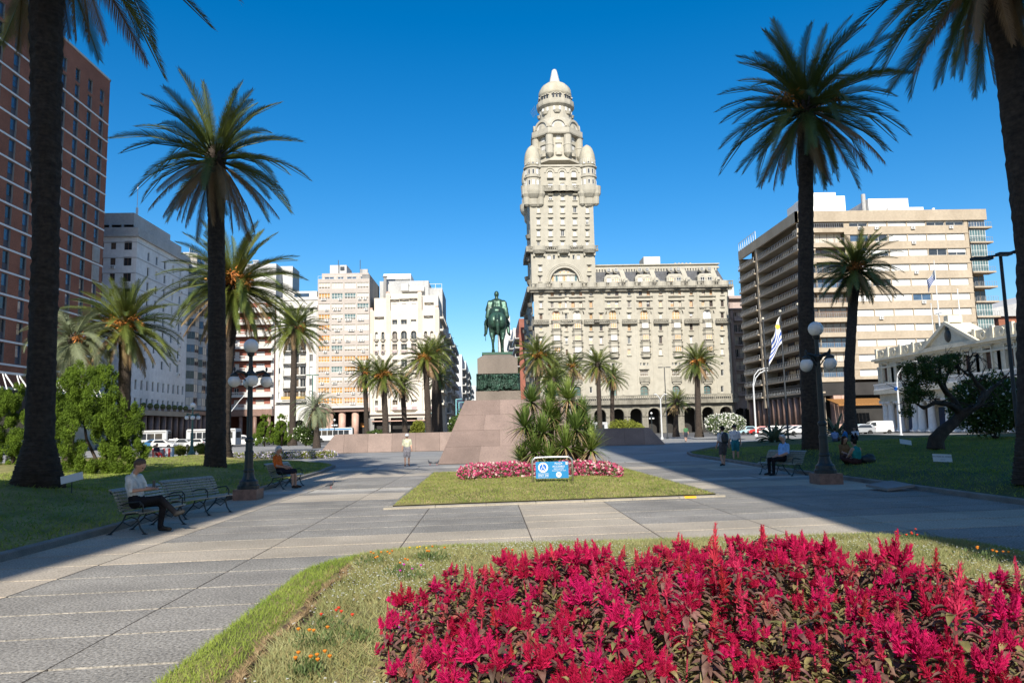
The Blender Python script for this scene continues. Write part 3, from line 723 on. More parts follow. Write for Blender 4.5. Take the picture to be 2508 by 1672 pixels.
    for a_,b_,o_ in ((Rr,Rr+.5,.35),(Rr+.65,Rr+.95,.22),(Rr+1.05,Rr+1.35,.12)): arch_ring(det,F,c.x,zs,a_,b_,0,o_,0,24)
    mb.quad(F.P(c.x-Rr,zs,-.7),F.P(c.x+Rr,zs,-.7),F.P(c.x+Rr,zs+Rr,-.7),F.P(c.x-Rr,zs+Rr,-.7))
    fbox(det,F,c.x-Rr,c.x+Rr,zs+2.0,zs+2.35,-.69,-.25)
    for i in range(7): a = c.x-3.15+1.05*i; W.append(((a-.4,a+.4,zs+.25,zs+1.9),pick(['g_teal','shut_wood','g_dark','blind_cream']),1,1,'frame_white',None,.64))
    for i in range(5): a = c.x-2.1+1.05*i; h_ = math.sqrt(max(.1,(Rr-.6)**2-(a-c.x)**2)); W.append(((a-.38,a+.38,zs+2.45,zs+h_),'shut_wood',1,1,'frame_white',None,.64))
    wall(mb,F,xtl,xt,zc0,zs1,holes,.4)
    shell(mb,xtl,xt,Y0,Y0+dp,zc0,zs1,skip=('front','west'))
    for px in (1333,1363,1393,1423): a = AY(px,560,Y0).x; fbox(det,F,a-.12,a+.12,zy(600,1378),zs1-1,0,.07)
    # left flank of tower and block, looking down the avenue: bow balconies storey after storey
    FW = Fc('west', xtl)
    fl = 3.2
    flank = []
    for k in range(int(zs1/fl)):
        for j in range(8 if k*fl < zc0-3 else 3):
            u = Y0+3+5.2*j; flank.append((u,u+1.2,k*fl+1.0,k*fl+2.9))
    wall(mb,FW,Y0,Y0+46,0,zc0,flank,.35); wall(mb,FW,Y0,Y0+dp,zc0,zs1,flank,.35)
    for a,b,c_,d in flank: W.append(('w',(a,b,c_,d)))
    part('tower_wall', mb, [S], t)
    for it in W:
        if it[0] == 'w': a,b,c_,d = it[1]; win(t,FW,a,b,c_,d,.3,pick(['g_dark','g_warm','blind_cream']),'frame_white',2)
        else: (a,b,c_,d),pane,nx,nz,fr,sp,dep = it; win(t,F,a,b,c_,d,dep,pane,fr,nx,nz,.09,sp)
    for k in range(3,int(zc0/fl)+6):
        z = k*fl
        for j, u in enumerate((Y0+3.5,Y0+14,Y0+24.5,Y0+35)):
            if z > zc0 and j > 1: continue
            if (k+j) % 2: arc_slab(det,FW,u+.2,z-.2,z+.8,1.9,1.25,1,8,.8)
    for z in (zc0,za0,zy(612,1378)): fbox(det,FW,Y0,Y0+(46 if z < zc0+1 else dp),z-.3,z+1.2,0,1.3,1)
    # curved belt balcony on the shaft
    zb = zy(617,1378)
    fbox(det,F,xtl-.6,xt+.9,zb,zb+.4,0,.8,1); balus(det,F,xtl-.6,xt+.9,zb+.4,1.1,.75,1)
    for px in (1320,1380,1443):
        c = AY(px,612,Y0).x; arc_slab(det,F,c,zb-.55,zb+.4,2.0,1.8,1,10,.85); arc_slab(det,F,c,zb+.4,zb+1.5,1.95,1.75,0,10)
        for s in (-1,1): fbox(det,F,c+s*1.4-.25,c+s*1.4+.25,zb-1.2,zb-.3,0,.7)
    # great balcony under the upper storeys, with round corner bays hanging below it
    zg = zy(471,1375)
    fbox(det,F,xtl-.5,xt+.5,zg,zg+.5,0,1.3,1); balus(det,F,xtl-.5,xt+.5,zg+.5,1.1,1.25,1); det.box(xtl-.9,xt+.9,Y0-.01,Y0+dp+.9,zg-.02,zg+.48,1)
    for px in (1360,1378,1396): arc_slab(det,F,AY(px,466,Y0).x,zg,zg+1.6,1.3,1.75,0)
    corners = [(xtl+1.1,Y0+.8),(xt-1.1,Y0+.8),(xtl+1.1,Y0+dp-.8),(xt-1.1,Y0+dp-.8)]
    part('tower_moulding', det, [S,SD], t)
    dz = lambda y: AY(1375,y,Y0).z
    for i, (a,b) in enumerate(corners):
        mb = MB()
        mb.lathe([(1.3,dz(506)),(1.75,dz(501)),(1.85,dz(487)),(2.0,dz(486)),(2.3,dz(483)),(2.75,dz(478)),(2.9,dz(474)),(3.0,dz(470)),(3.0,dz(458)),(2.75,dz(458)),(2.3,dz(457)),(2.2,dz(437)),(2.5,dz(436)),(2.5,dz(433)),(2.2,dz(432)),(2.2,dz(413)),(2.6,dz(412)),(2.6,dz(409)),(2.1,dz(408))],16,(a,b,0))
        for s in (-1,1): mb.lathe([(.4,dz(505)),(.85,dz(501)),(.95,dz(484)),(1.4,dz(477)),(1.5,dz(459))],10,(a+s*1.9 if b < cy else a,b-.9 if b < cy else b,0))
        tr = part('corner_turret', mb, [S], t)
        mb = MB(); mb.lathe([(2.2,dz(408)),(2.32,dz(398)),(2.28,dz(387)),(2.06,dz(376)),(1.66,dz(366)),(1.12,dz(359)),(.5,dz(355)),(.08,dz(353))],24,(a,b,0),0,0,True,10,.06)
        part('cupola', mb, [M['salvo_dome']], tr, True)
        for k in range(7):
            an_ = -math.pi+math.pi*k/6 if b < cy else k
            for (z0,z1,rr) in ((dz(455),dz(441),2.26),(dz(429),dz(417),2.22),(dz(404),dz(394),2.16)):
                p = Vector((a+rr*math.cos(an_),b+rr*math.sin(an_),z0)); Mx = Matrix.Translation(p) @ Matrix.Rotation(an_-math.pi/2,4,'Z') @ Matrix.Translation((-.3,0,0))
                link('window', win_mesh(.6,1.4,pick(['blind_white','g_dark']),'frame_white',1,1), t, M=Mx)
    # upper block between the turrets
    zu = dz(405); mb = MB(); det = MB(); holes = []; W = []
    for px in (1347.5,1377,1405.5):
        c = AY(px,434,Y0-.3).x
        holes.append((c-.55,c+.55,dz(436),dz(421))); W.append((c-.55,c+.55,dz(436),dz(421))); holes.append((c-.6,c+.6,dz(459),dz(449))); W.append((c-.6,c+.6,dz(459),dz(449)))
        arch_ring(det,Fc('front',Y0-.3),c,dz(424),.62,.85,0,.15); arch_ring(det,Fc('front',Y0-.3),c,dz(424),1.25,1.6,0,.2); fbox(det,Fc('front',Y0-.3),c-.9,c+.9,dz(439),dz(437),0,.7,1)
    fu = Fc('front',Y0-.3); wall(mb,fu,xtl+1.4,xt-1.4,zs1-.3,zu,holes,.35); mb.box(xtl+.9,xt-.9,Y0+.15,Y0+dp,zs1,zu)
    fbox(det,fu,xtl+1.4,xt-1.4,zu-.5,zu,0,.3)
    part('upper_storey', mb, [S], t)
    for r in W: win(t,fu,*r,.3,'blind_white','frame_white',1)
    part('upper_moulding', det, [S,SD], t)
    # stepped octagon, drum and dome
    dz2 = lambda y: AY(1365,y,cy).z
    k = cy/FPX*1.0; ph = math.pi/8
    mb = MB()
    mb.lathe([(7.2,dz2(412)),(6.8,dz2(408)),(6.4,dz2(402)),(6.4,dz2(350)),(7.7,dz2(349)),(7.85,dz2(346)),(7.85,dz2(335)),(7.5,dz2(335)),(6.4,dz2(334))],8,(cx,cy,0),0,ph)
    part('octagon', mb, [S], t)
    mb = MB()
    mb.lathe([(6.55,dz2(336)),(6.45,dz2(322)),(5.5,dz2(306)),(4.75,dz2(302)),(4.6,dz2(275)),(5.4,dz2(270)),(5.5,dz2(267)),(5.5,dz2(258)),(5.2,dz2(258)),(4.75,dz2(257)),(4.7,dz2(244)),(4.8,dz2(243))],16,(cx,cy,0),0,ph)
    dr = part('drum', mb, [S], t)
    det = MB()
    for i in range(8):
        a = ph*0+math.pi*2*i/8; ca, sa = math.cos(a), math.sin(a)
        if sa > .8: continue
        T = Matrix.Translation((cx,cy,0)) @ Matrix.Rotation(a+math.pi/2,4,'Z')
        q = MB(); f = Fc('front',-6.35)
        arch_ring(q,f,0,dz2(331),1.9,2.5,-1.5,.35,0,16); q.add([f.P(1.9*math.cos(math.pi*j/12),dz2(331)+1.9*math.sin(math.pi*j/12),-.1) for j in range(13)],[tuple(range(13))],1)
        arch_ring(q,f,0,dz2(331)+.2,.0,.55,-.09,-.02,2,8)
        fbox(q,f,-2.4,2.4,dz2(335),dz2(333),0,.3)
        f2 = Fc('front',-5.93)                                    # octagon face windows
        for (y0,y1,m_) in ((361,351,1),(381,371,1)): fbox(q,f2,-.6,.6,dz2(y0),dz2(y1),-.02,.02,m_); fbox(q,f2,-.9,.9,dz2(y1)+.15,dz2(y1)+.4,0,.35)
        arc_slab(q,f2,0,dz2(398),dz2(391),.95,.7,0)
        f3 = Fc('front',-4.62)
        for s in (-.85,.85): fbox(q,f3,s-.28,s+.28,dz2(285),dz2(276),-.1,.02,3)
        arc_slab(q,f3,0,dz2(292),dz2(286),1.1,.85,0,8,.7)
        for s in (-1.0,0,1.0): arch_ring(q,Fc('front',-4.72),s*.95,dz2(247),.28,.5,-.3,.2); fbox(q,Fc('front',-4.72),s*.95-.28,s*.95+.28,dz2(256),dz2(247),-.05,.03,2)
        det.add([T @ Vector(p) for p in q.v], q.f); det.m[-len(q.f):] = q.m
        b = a+math.pi/8; X = cx+6.7*math.cos(b); Yb = cy+6.7*math.sin(b)         # slender turrets at the octagon's corners
        det.lathe([(.25,dz2(404)),(.9,dz2(398)),(1.15,dz2(395)),(1.15,dz2(377)),(1.25,dz2(376)),(1.25,dz2(374)),(1.1,dz2(373)),(1.1,dz2(352)),(1.4,dz2(350))],12,(X,Yb,0))
    part('drum_ornament', det, [S,M['conc_white'],M['g_dark'],M['blind_white']], dr)
    mb = MB(); mb.lathe([(4.75,dz2(243)),(4.85,dz2(236)),(4.75,dz2(229)),(4.4,dz2(222)),(3.7,dz2(215)),(2.9,dz2(210)),(2.0,dz2(206)),(1.65,dz2(204))],32,(cx,cy,0),0,0,True,16,.045)
    part('dome', mb, [M['salvo_dome']], t, True)
    mb = MB(); mb.lathe([(1.62,dz2(204.5)),(1.55,dz2(203)),(.72,dz2(174)),(.75,dz2(173.5)),(.35,dz2(171)),(.1,dz2(170))],16,(cx,cy,0))
    part('spire', mb, [M['conc_white']], t)
    an_t = MB()
    for i in range(5): an_t.tube([(cx-5.6-.2*i,cy-1+.5*i,dz2(285)),(cx-6.3-.25*i,cy-1+.5*i,dz2(262+2*i))],.035,5)
    part('antenna', an_t, [M['pole_dark']], t)
build_salvo()
# ================================================================== buildings on the left
XL = -69.0
def build_brick():
    F = Fc('east', XL); H = AX(253,185,XL).z; y1 = AX(253,600,XL).y; y0 = y1-46
    t = thing('brick_tower_block', 'tall red brick hotel tower with white floor bands at the left edge', 'building', (XL-12,(y0+y1)/2,0))
    fl = 45/13.55; bay = 4.05; mb = MB(); holes = []; ws = []; det = MB(); sp = MB()
    top = H-2.2; z = top-6.2
    nb = int((y1-y0)/bay)
    rows = []
    while z > 13: rows.append(z); z -= fl
    for i in range(nb):
        u = y1-2.6-bay*i
        for k, zz in enumerate(rows): holes.append((u-.75,u+.75,zz-fl+.25,zz-.25)); ws.append((u-.75,u+.75,zz-fl*.62,zz-.25,k))
        for (a,b) in ((top-3.0,top-.6),(top-5.9,top-3.5)): holes.append((u-.7,u+.7,a,b)); ws.append((u-.7,u+.7,a+.6,b,99))
    wall(mb,F,y0,y1,9.5,H,holes,.35,0,1); mb.quad((XL,y1,9.5),(XL-24,y1,9.5),(XL-24,y1,H),(XL,y1,H)); mb.quad((XL,y0,0),(XL-24,y0,0),(XL-24,y0,H),(XL,y0,H)); mb.quad((XL,y0,H),(XL-24,y0,H),(XL-24,y1,H),(XL,y1,H))
    mb.quad((XL-24,y0,0),(XL-24,y1,0),(XL-24,y1,H),(XL-24,y0,H))
    part('wall', mb, [M['brick'],M['conc_dark']], t)
    spm = {}
    for a,b,c,d in holes:
        key = (round(b-a,2),round(d-c,2))
        if key not in spm: spm[key] = MB().box(0,b-a,-.6,-.3,0,d-c).mesh('spandrel_panel',[M['spandrel']])
        link('spandrel_panel', spm[key], t, M=F.mat(a,c,0))
    for zz in rows+[rows[-1]-fl]:
        m_ = MB(); fbox(m_,F,y0,y1+.03,zz-.14,zz+.14,0,.07); part('floor_band', m_, M['white'], t)
    m_ = MB(); m_.box(XL-.05,XL+.12,y0,y1+.05,H,H+.35); m_.box(XL-24,XL+.12,y1-.2,y1+.06,H,H+.34); part('coping', m_, M['conc_white'], t)
    for a,b,c,d,k in ws:
        if k in (7,8) and abs((y1-a) % 16-4) < 3: 
            g_ = MB(); fbox(g_,F,a-.3,b+.3,c-1.0,d-.1,-.1,.25); [fbox(g_,F,a-.25,b+.25,c-.9+.24*q,c-.84+.24*q,.251,.29) for q in range(9)]
            part('service_grille', g_, M['conc_grey'], t); continue
        win(t,F,a,b,c,d,.28,pick(['g_dark','g_dark','g_blue','g_blue']),'spandrel',1,2 if rng.random() < .3 else 1,.06)
    # low entrance block with a canopy on a white truss
    m_ = MB(); shell(m_,XL-24,XL,y0,y1,0,9.5,skip=('roof',)); part('podium_wall', m_, M['cream_stone'], t)
    cn = MB(); fbox(cn,F,y0,y1-8,5.2,8.4,.05,7.0); part('entrance_canopy', cn, M['dark_in'], t)
    tr = MB(); fbox(tr,F,y0,y1-8,10.6,10.9,5,5.3)
    for i in range(12): u = y0+3*i; tr.tube([F.P(u,8.4,6.8),F.P(u,10.7,5.2)],.1,5); tr.tube([F.P(u+1.2,8.4,6.8),F.P(u+2.6,10.7,5.2)],.08,5)
    part('canopy_truss', tr, M['white'], t)
build_brick()

def grid(parent, fc, mbw, us, zs, w, h, pane, frame='frame_white', nx=2, nz=1, depth=.25, extra=None, split=None):
    """rectangular holes; windows are added by the caller's list"""
    out = []
    for z in zs:
        for u in us: out.append((u-w/2,u+w/2,z-h/2,z+h/2))
    return out

def build_grey():
    Y0 = 148.0; FF = Fc('front',Y0); FS = Fc('east',XL); y2 = AX(461,700,XL).y
    zf = lambda y, x=300: AY(x,y,Y0).z
    zs_ = lambda y, x: AX(x,y,XL).z
    H = zf(580); Hp = zf(516)
    t = thing('grey_corner_block', 'pale grey corner office block with column porch, beside the brick tower', 'building', (XL-11,Y0+11,0))
    mb = MB(); hf = []; hs = []
    us = [AY(x,640,Y0).x for x in (150,182,214,243,276,312)]
    for y in (600,638.5,677,715,753,791,829,867,905,943):
        for i, u in enumerate(us): ww = .85 if i == 4 else 1.35; hh = .85 if i == 4 else 1.0; z = zf(y); hf.append((u-ww/2-.1,u+ww/2+.1,z-hh,z+hh*.8))
    cs = [AX(x,640,XL).y for x in (364,384.5,405,425,443)]
    fl = 3.1; z = H-2.8; sr = []
    while z > 14.5: sr.append(z); z -= fl
    for k, z in enumerate(sr):
        for u in cs: hs.append((u-.55,u+.55,z-1.0,z+.8))
    low = []
    for i in range(10): u = Y0+1.6+(y2-Y0-2)*i/9.4; low += [(u-.5,u+.5,11.2,13.2),(u-.5,u+.5,8.1,9.6)]
    wall(mb,FF,-95,XL,7.2,H,hf,.3); wall(mb,FS,Y0,y2,7.2,H,hs+low,.3); shell(mb,-95,XL,Y0,y2,7.2,H,skip=('front','east'))
    part('wall', mb, M['render_grey'], t)
    m_ = MB(); fbox(m_,FF,-95,XL+.5,H,H+.5,0,.5); m_.box(XL-.2,XL+.5,Y0,y2,H,H+.5); m_.box(-95,XL+.2,Y0-.2,y2,H+.5,H+1.9)
    for q in (3,6,9,12): 
        z = sr[0]+1.6-fl*(q//3-1)*1.0; fbox(m_,FF,-95,XL,z,z+.15,0,.08); fbox(m_,FS,Y0,y2,z,z+.15,0,.08)
    part('cornice', m_, M['conc_grey'], t)
    m_ = MB(); ph = [(AY(x,553,Y0+1.5).x-1,AY(x,553,Y0+1.5).x+1,H+2.2,H+2.9) for x in (255,285,315)]
    wall(m_,Fc('front',Y0+1.5),-95,XL-1.5,H+1.9,Hp,ph,.3); shell(m_,-95,XL-1.5,Y0+1.5,y2-7,H+1.9,Hp,skip=('front',)); m_.box(XL-8,XL-1.6,y2-6.9,y2-.5,H+1.9,H+4.2); part('penthouse', m_, M['conc_grey'], t)
    m_ = MB(); m_.tube([(XL-4,Y0+8,Hp),(XL-4,Y0+8,Hp+3)],.25,8); m_.tube([(XL-4,Y0+8,Hp+3),(XL-4,Y0+8,Hp+8)],.06,6); part('antenna_mast', m_, M['white'], t)
    for r in hf: win(t,FF,*r,.25,pick(['g_dark','g_dark','g_dark','g_warm']),'frame_brown',2)
    for r in hs: win(t,FS,*r,.25,pick(['g_dark','g_blue','g_dark','blind_cream']),'frame_white',1)
    for r in low: win(t,FS,*r,.25,pick(['g_dark','g_warm']),'frame_white',1)
    for r in hf[3::7]: ac(t,FF,r[0]+.2,r[2]-.75)
    for r in hs[4::5]: ac(t,FS,r[0]+.2,r[2]-.75)
    m_ = MB(); fbox(m_,FS,Y0,y2,6.2,7.2,-1.0,1.6); part('terrace_slab', m_, M['beige_dark'], t)
    m_ = MB(); rail(m_,FS,Y0+.5,y2-1,7.2,1.0,1.5); part('terrace_railing', m_, M['iron_dark'], t)
    for i in range(8):
        u = Y0+3+(y2-Y0-5)*i/7; m_ = MB(); m_.lathe([(.3,0),(.4,.5)],8,FS.P(u,7.2,1.0)); m_.ball(FS.P(u,8.1,1.0),(.55,.7,.6),8,6,1); part('planter_shrub', m_, [M['terracotta'],M['shrub']], t)
    n = 9
    for i in range(n):
        u = Y0+1+(y2-Y0-1.5)*i/(n-1); m_ = MB(); m_.lathe([(.62,0),(.62,6.2)],12,FS.P(u,0,.6)); part('column', m_, M['brown_granite'], t, True)
    m_ = MB(); m_.box(XL-20,XL-4,Y0+.3,y2,0,7.1); part('porch_back_wall', m_, M['dark_in'], t); m_ = MB(); fbox(m_,FF,-95,XL-.3,0,7.2,-.3,0); part('side_wall', m_, M['conc_grey'], t)
    return y2
yg = build_grey()

def build_glazed():
    y0, y2 = yg+.05, 199.0; FS = Fc('east',XL); H = AX(470,612,XL).z-.9
    t = thing('glazed_bay_block', 'grey block of angular glazed bays with a glass roof railing, beyond the grey corner block', 'building', (XL-11,(y0+y2)/2,0))
    mb = MB(); fl = 3.05; nf = int((H-7.5)/fl); ws = []; ns = 5; sw = (y2-y0)/ns
    for k in range(nf):
        za = H-fl*(k+1); 
        for i in range(ns):
            a = y0+sw*i; pr = [(a,0),(a+sw*.28,1.3),(a+sw*.72,1.3),(a+sw,0)]
            for (u0_,d0),(u1_,d1) in zip(pr,pr[1:]):
                mb.quad(FS.P(u0_,za,d0),FS.P(u1_,za,d1),FS.P(u1_,za+1.0,d1),FS.P(u0_,za+1.0,d0)); mb.quad(FS.P(u0_,za+fl-.25,d0),FS.P(u1_,za+fl-.25,d1),FS.P(u1_,za+fl,d1),FS.P(u0_,za+fl,d0))
            mb.add([FS.P(u,za,d) for u,d in pr],[(0,1,2,3)]); mb.add([FS.P(u,za+1.0,d) for u,d in pr],[(0,1,2,3)])
            for (u0_,d0),(u1_,d1) in zip(pr,pr[1:]): ws.append((u0_,d0,u1_,d1,za+1.0,za+fl-.25))
    shell(mb,XL-20,XL-.02,y0,y2,0,H); part('wall', mb, M['conc_grey'], t)
    for u0_,d0,u1_,d1,z0,z1 in ws:
        L = math.hypot(u1_-u0_,d1-d0); p0 = Vector(FS.P(u0_,z0,d0)); ux = (Vector(FS.P(u1_,z0,d1))-p0).normalized(); nn = ux.cross(Vector((0,0,1)))
        Mx = Matrix(((ux.x,nn.x,0,p0.x),(ux.y,nn.y,0,p0.y),(0,0,1,z0),(0,0,0,1))) @ Matrix.Diagonal((L/round(L,1),1,(z1-z0)/round(z1-z0,1),1))
        link('window', win_mesh(L,z1-z0,pick(['g_dark','g_dark','blind_cream','g_blue']),'conc_dark',2,1), t, M=Mx)
    m_ = MB(); fbox(m_,FS,y0,y2,H,H+.06,0,.2); rail(m_,FS,y0,y2,H,1.3,.1,0,1.2,.06); part('roof_railing', m_, M['pole_grey'], t)
    m_ = MB(); m_.quad(FS.P(y0,H+.1,.02),FS.P(y2,H+.1,.02),FS.P(y2,H+1.2,.02),FS.P(y0,H+1.2,.02)); part('roof_glass_panel', m_, M['g_teal'], t)
    for i in range(9):
        u = y0+1+(y2-y0-2)*i/8; m_ = MB(); m_.lathe([(.6,0),(.6,6.8)],10,FS.P(u,0,.7)); part('column', m_, M['brown_granite'], t, True)
    m_ = MB(); fbox(m_,FS,y0,y2,6.8,7.6,-.01,1.4); part('porch_beam', m_, M['brown_granite'], t)
build_glazed()

def build_balcony_block():
    Y0 = 200.0; F = Fc('front',Y0); x0 = XL; x1 = AY(673,900,Y0).x; zf = lambda y: AY(625,y,Y0).z
    H = zf(742); t = thing('balcony_block', 'white balcony block with red-brown walls, between the glazed bays and the white pilaster building', 'building', ((x0+x1)/2,Y0+8,0))
    fl = 29.3/9.18; z = zf(1000); mb = MB(); hl = []; 
    zz = z
    while zz < H-2:
        for a,w in ((.18,1.2),(.62,2.2),(.42,.8)): u = x0+(x1-x0)*a; hl.append((u,u+w,zz+.15,zz+2.3))
        zz += fl
    wall(mb,F,x0,x1,z-1.2,H,hl,.3); shell(mb,x0,x1,Y0,Y0+14,0,H,skip=('front',)); part('wall', mb, M['red_wall'], t)
    for i, r in enumerate(hl): win(t,F,*r,.25,pick(['g_dark','blind_white','blind_cream']),'frame_white',2 if i % 3 != 1 else 4)
    zz = z; k = 0
    while zz < H-2:
        m_ = MB(); fbox(m_,F,x0+.4,x1-.2,zz-.25,zz,0,1.6); fbox(m_,F,x0+.4,x1-.2,zz,zz+.28,1.48,1.6); balus(m_,F,x0+1.2,x0+5.4,zz+.28,.72,1.6,0,.3,.1,.1); fbox(m_,F,x0+5.5,x1-.2,zz+.28,zz+1.0,1.5,1.58); fbox(m_,F,x1-1.4,x1-.2,zz+1.0,zz+2.9,1.35,1.5) if k % 1 else None
        fbox(m_,F,x0+.4,x1-.2,zz+.98,zz+1.08,1.45,1.62)
        fbox(m_,F,x1-.9,x1-.1,zz-.2,zz+2.9,0,.5); part('balcony', m_, M['conc_white'], t); zz += fl; k += 1
    m_ = MB(); m_.box(x0,x1,Y0-1.9,Y0+.6,z-2.0,z-.3); part('porch_beam', m_, M['brown_granite'], t)
    for i in range(4): m_ = MB(); u = x0+1+(x1-x0-2)*i/3; m_.lathe([(.5,0),(.5,z-2.0)],10,(u,Y0-1.2,0)); part('column', m_, M['brown_granite'], t, True)
    # white stair tower standing higher behind it
    Y1 = 216.0; a = AY(588,700,Y1).x; b = AY(716,690,Y1).x; c = AY(676,690,Y1).x; H2 = AY(690,641,Y1).z
    t2 = thing('white_tower_block', 'plain white tower block rising behind the big lit palm', 'building', ((a+b)/2,Y1+6,0))
    m_ = MB(); m_.box(a,c,Y1,Y1+14,0,H2-.5); m_.box(c-.5,c+3.2,Y1+6,Y1+14,0,H2); part('wall', m_, M['conc_white'], t2)
    m_ = MB(); m_.box(a+3,a+4.4,Y1+2,Y1+3,H2-.5,H2+.4); m_.box(a+2.8,a+4.6,Y1+1.8,Y1+3.2,H2+.8,H2+1.0)
    for i in range(4): m_.box(a+3+.4*i,a+3.12+.4*i,Y1+2,Y1+2.1,H2+.4,H2+.8)
    part('chimney', m_, M['conc_white'], t2)
build_balcony_block()

def build_white():
    Y0 = 200.0; F = Fc('front',Y0); x0 = AY(674,900,Y0).x+.05; x1 = AY(778,900,Y0).x-.05; zf = lambda y: AY(726,y,Y0).z
    H = zf(728); t = thing('white_pilaster_building', 'narrow white building with central balconies, left of the tan office block', 'building', ((x0+x1)/2,Y0+8,0))
    u = lambda px: AY(px,900,Y0).x
    mb = MB(); hl = []; fl = 29.5/9.18; zs = [zf(978)+fl*k for k in range(9)]
    for z in zs:
        for a,b in ((696,712),(716,732),(735,749)): hl.append((u(a),u(b),z+.1,z+2.3))
        hl.append((u(683)-.35,u(683)+.35,z+.4,z+2.0)); hl.append((u(762)-.4,u(762)+.4,z+.4,z+2.2))
    hl = [h for h in hl if h[3] < H-1]
    arch = []
    for px in (691,735,768): c = u(px); r = 1.5; arch.append((c-r,c+r,0,4.0+r)); arch_fill(mb,F,c,4.0,r)
    wall(mb,F,x0,x1,0,H,hl+arch,.35); shell(mb,x0,x1,Y0,Y0+14,0,H,skip=('front',)); mb.box(x0+.1,x1-.1,Y0+2.5,Y0+2.6,0,6,1); part('wall', mb, [M['white_wall'],M['dark_in']], t)
    for r in hl: win(t,F,*r,.3,pick(['blind_white','g_dark','g_dark','blind_cream','g_warm']),'frame_white',2)
    for z in zs:
        if z > H-3: continue
        m_ = MB(); fbox(m_,F,u(694),u(750),z-.22,z,0,1.3); m_.add([F.P(u(700),z-.22,0),F.P(u(744),z-.22,0),F.P(u(735),z-.6,.0),F.P(u(709),z-.6,0),F.P(u(740),z-.22,1.0),F.P(u(704),z-.22,1.0)],[(3,2,4,5),(0,3,5),(1,2,4)])
        bal = part('balcony', m_, M['white_wall'], t); m_ = MB(); rail(m_,F,u(694),u(750),z,1.0,1.28,0,.35,.035); part('railing', m_, M['iron_dark'], bal)
    m_ = MB()
    for px in (679,691,754,771): a = u(px); fbox(m_,F,a-.45,a+.45,zf(990),H-3,0,.25)
    fbox(m_,F,x0,x1,H-3,H-2.4,0,.9); fbox(m_,F,x0+2,x1,H-.8,H,0,.3); fbox(m_,F,u(678),u(752),zf(985),zf(981),0,1.0); part('pilaster', m_, M['white_wall'], t)
    m_ = MB(); fbox(m_,F,u(692),u(750),zf(978),zf(971),1.05,1.2); part('shop_sign', m_, mk('sign_ochre',(.62,.40,.12),.7,.15,2), t)
    m_ = MB(); m_.box(x0+2,x1-1,Y0+3,Y0+10,H,H+2.2); m_.box(x0+4,x0+8,Y0+2.9,Y0+2.98,H+.3,H+1.6,1); part('roof_terrace', m_, [M['white_wall'],M['g_blue']], t)
build_white()

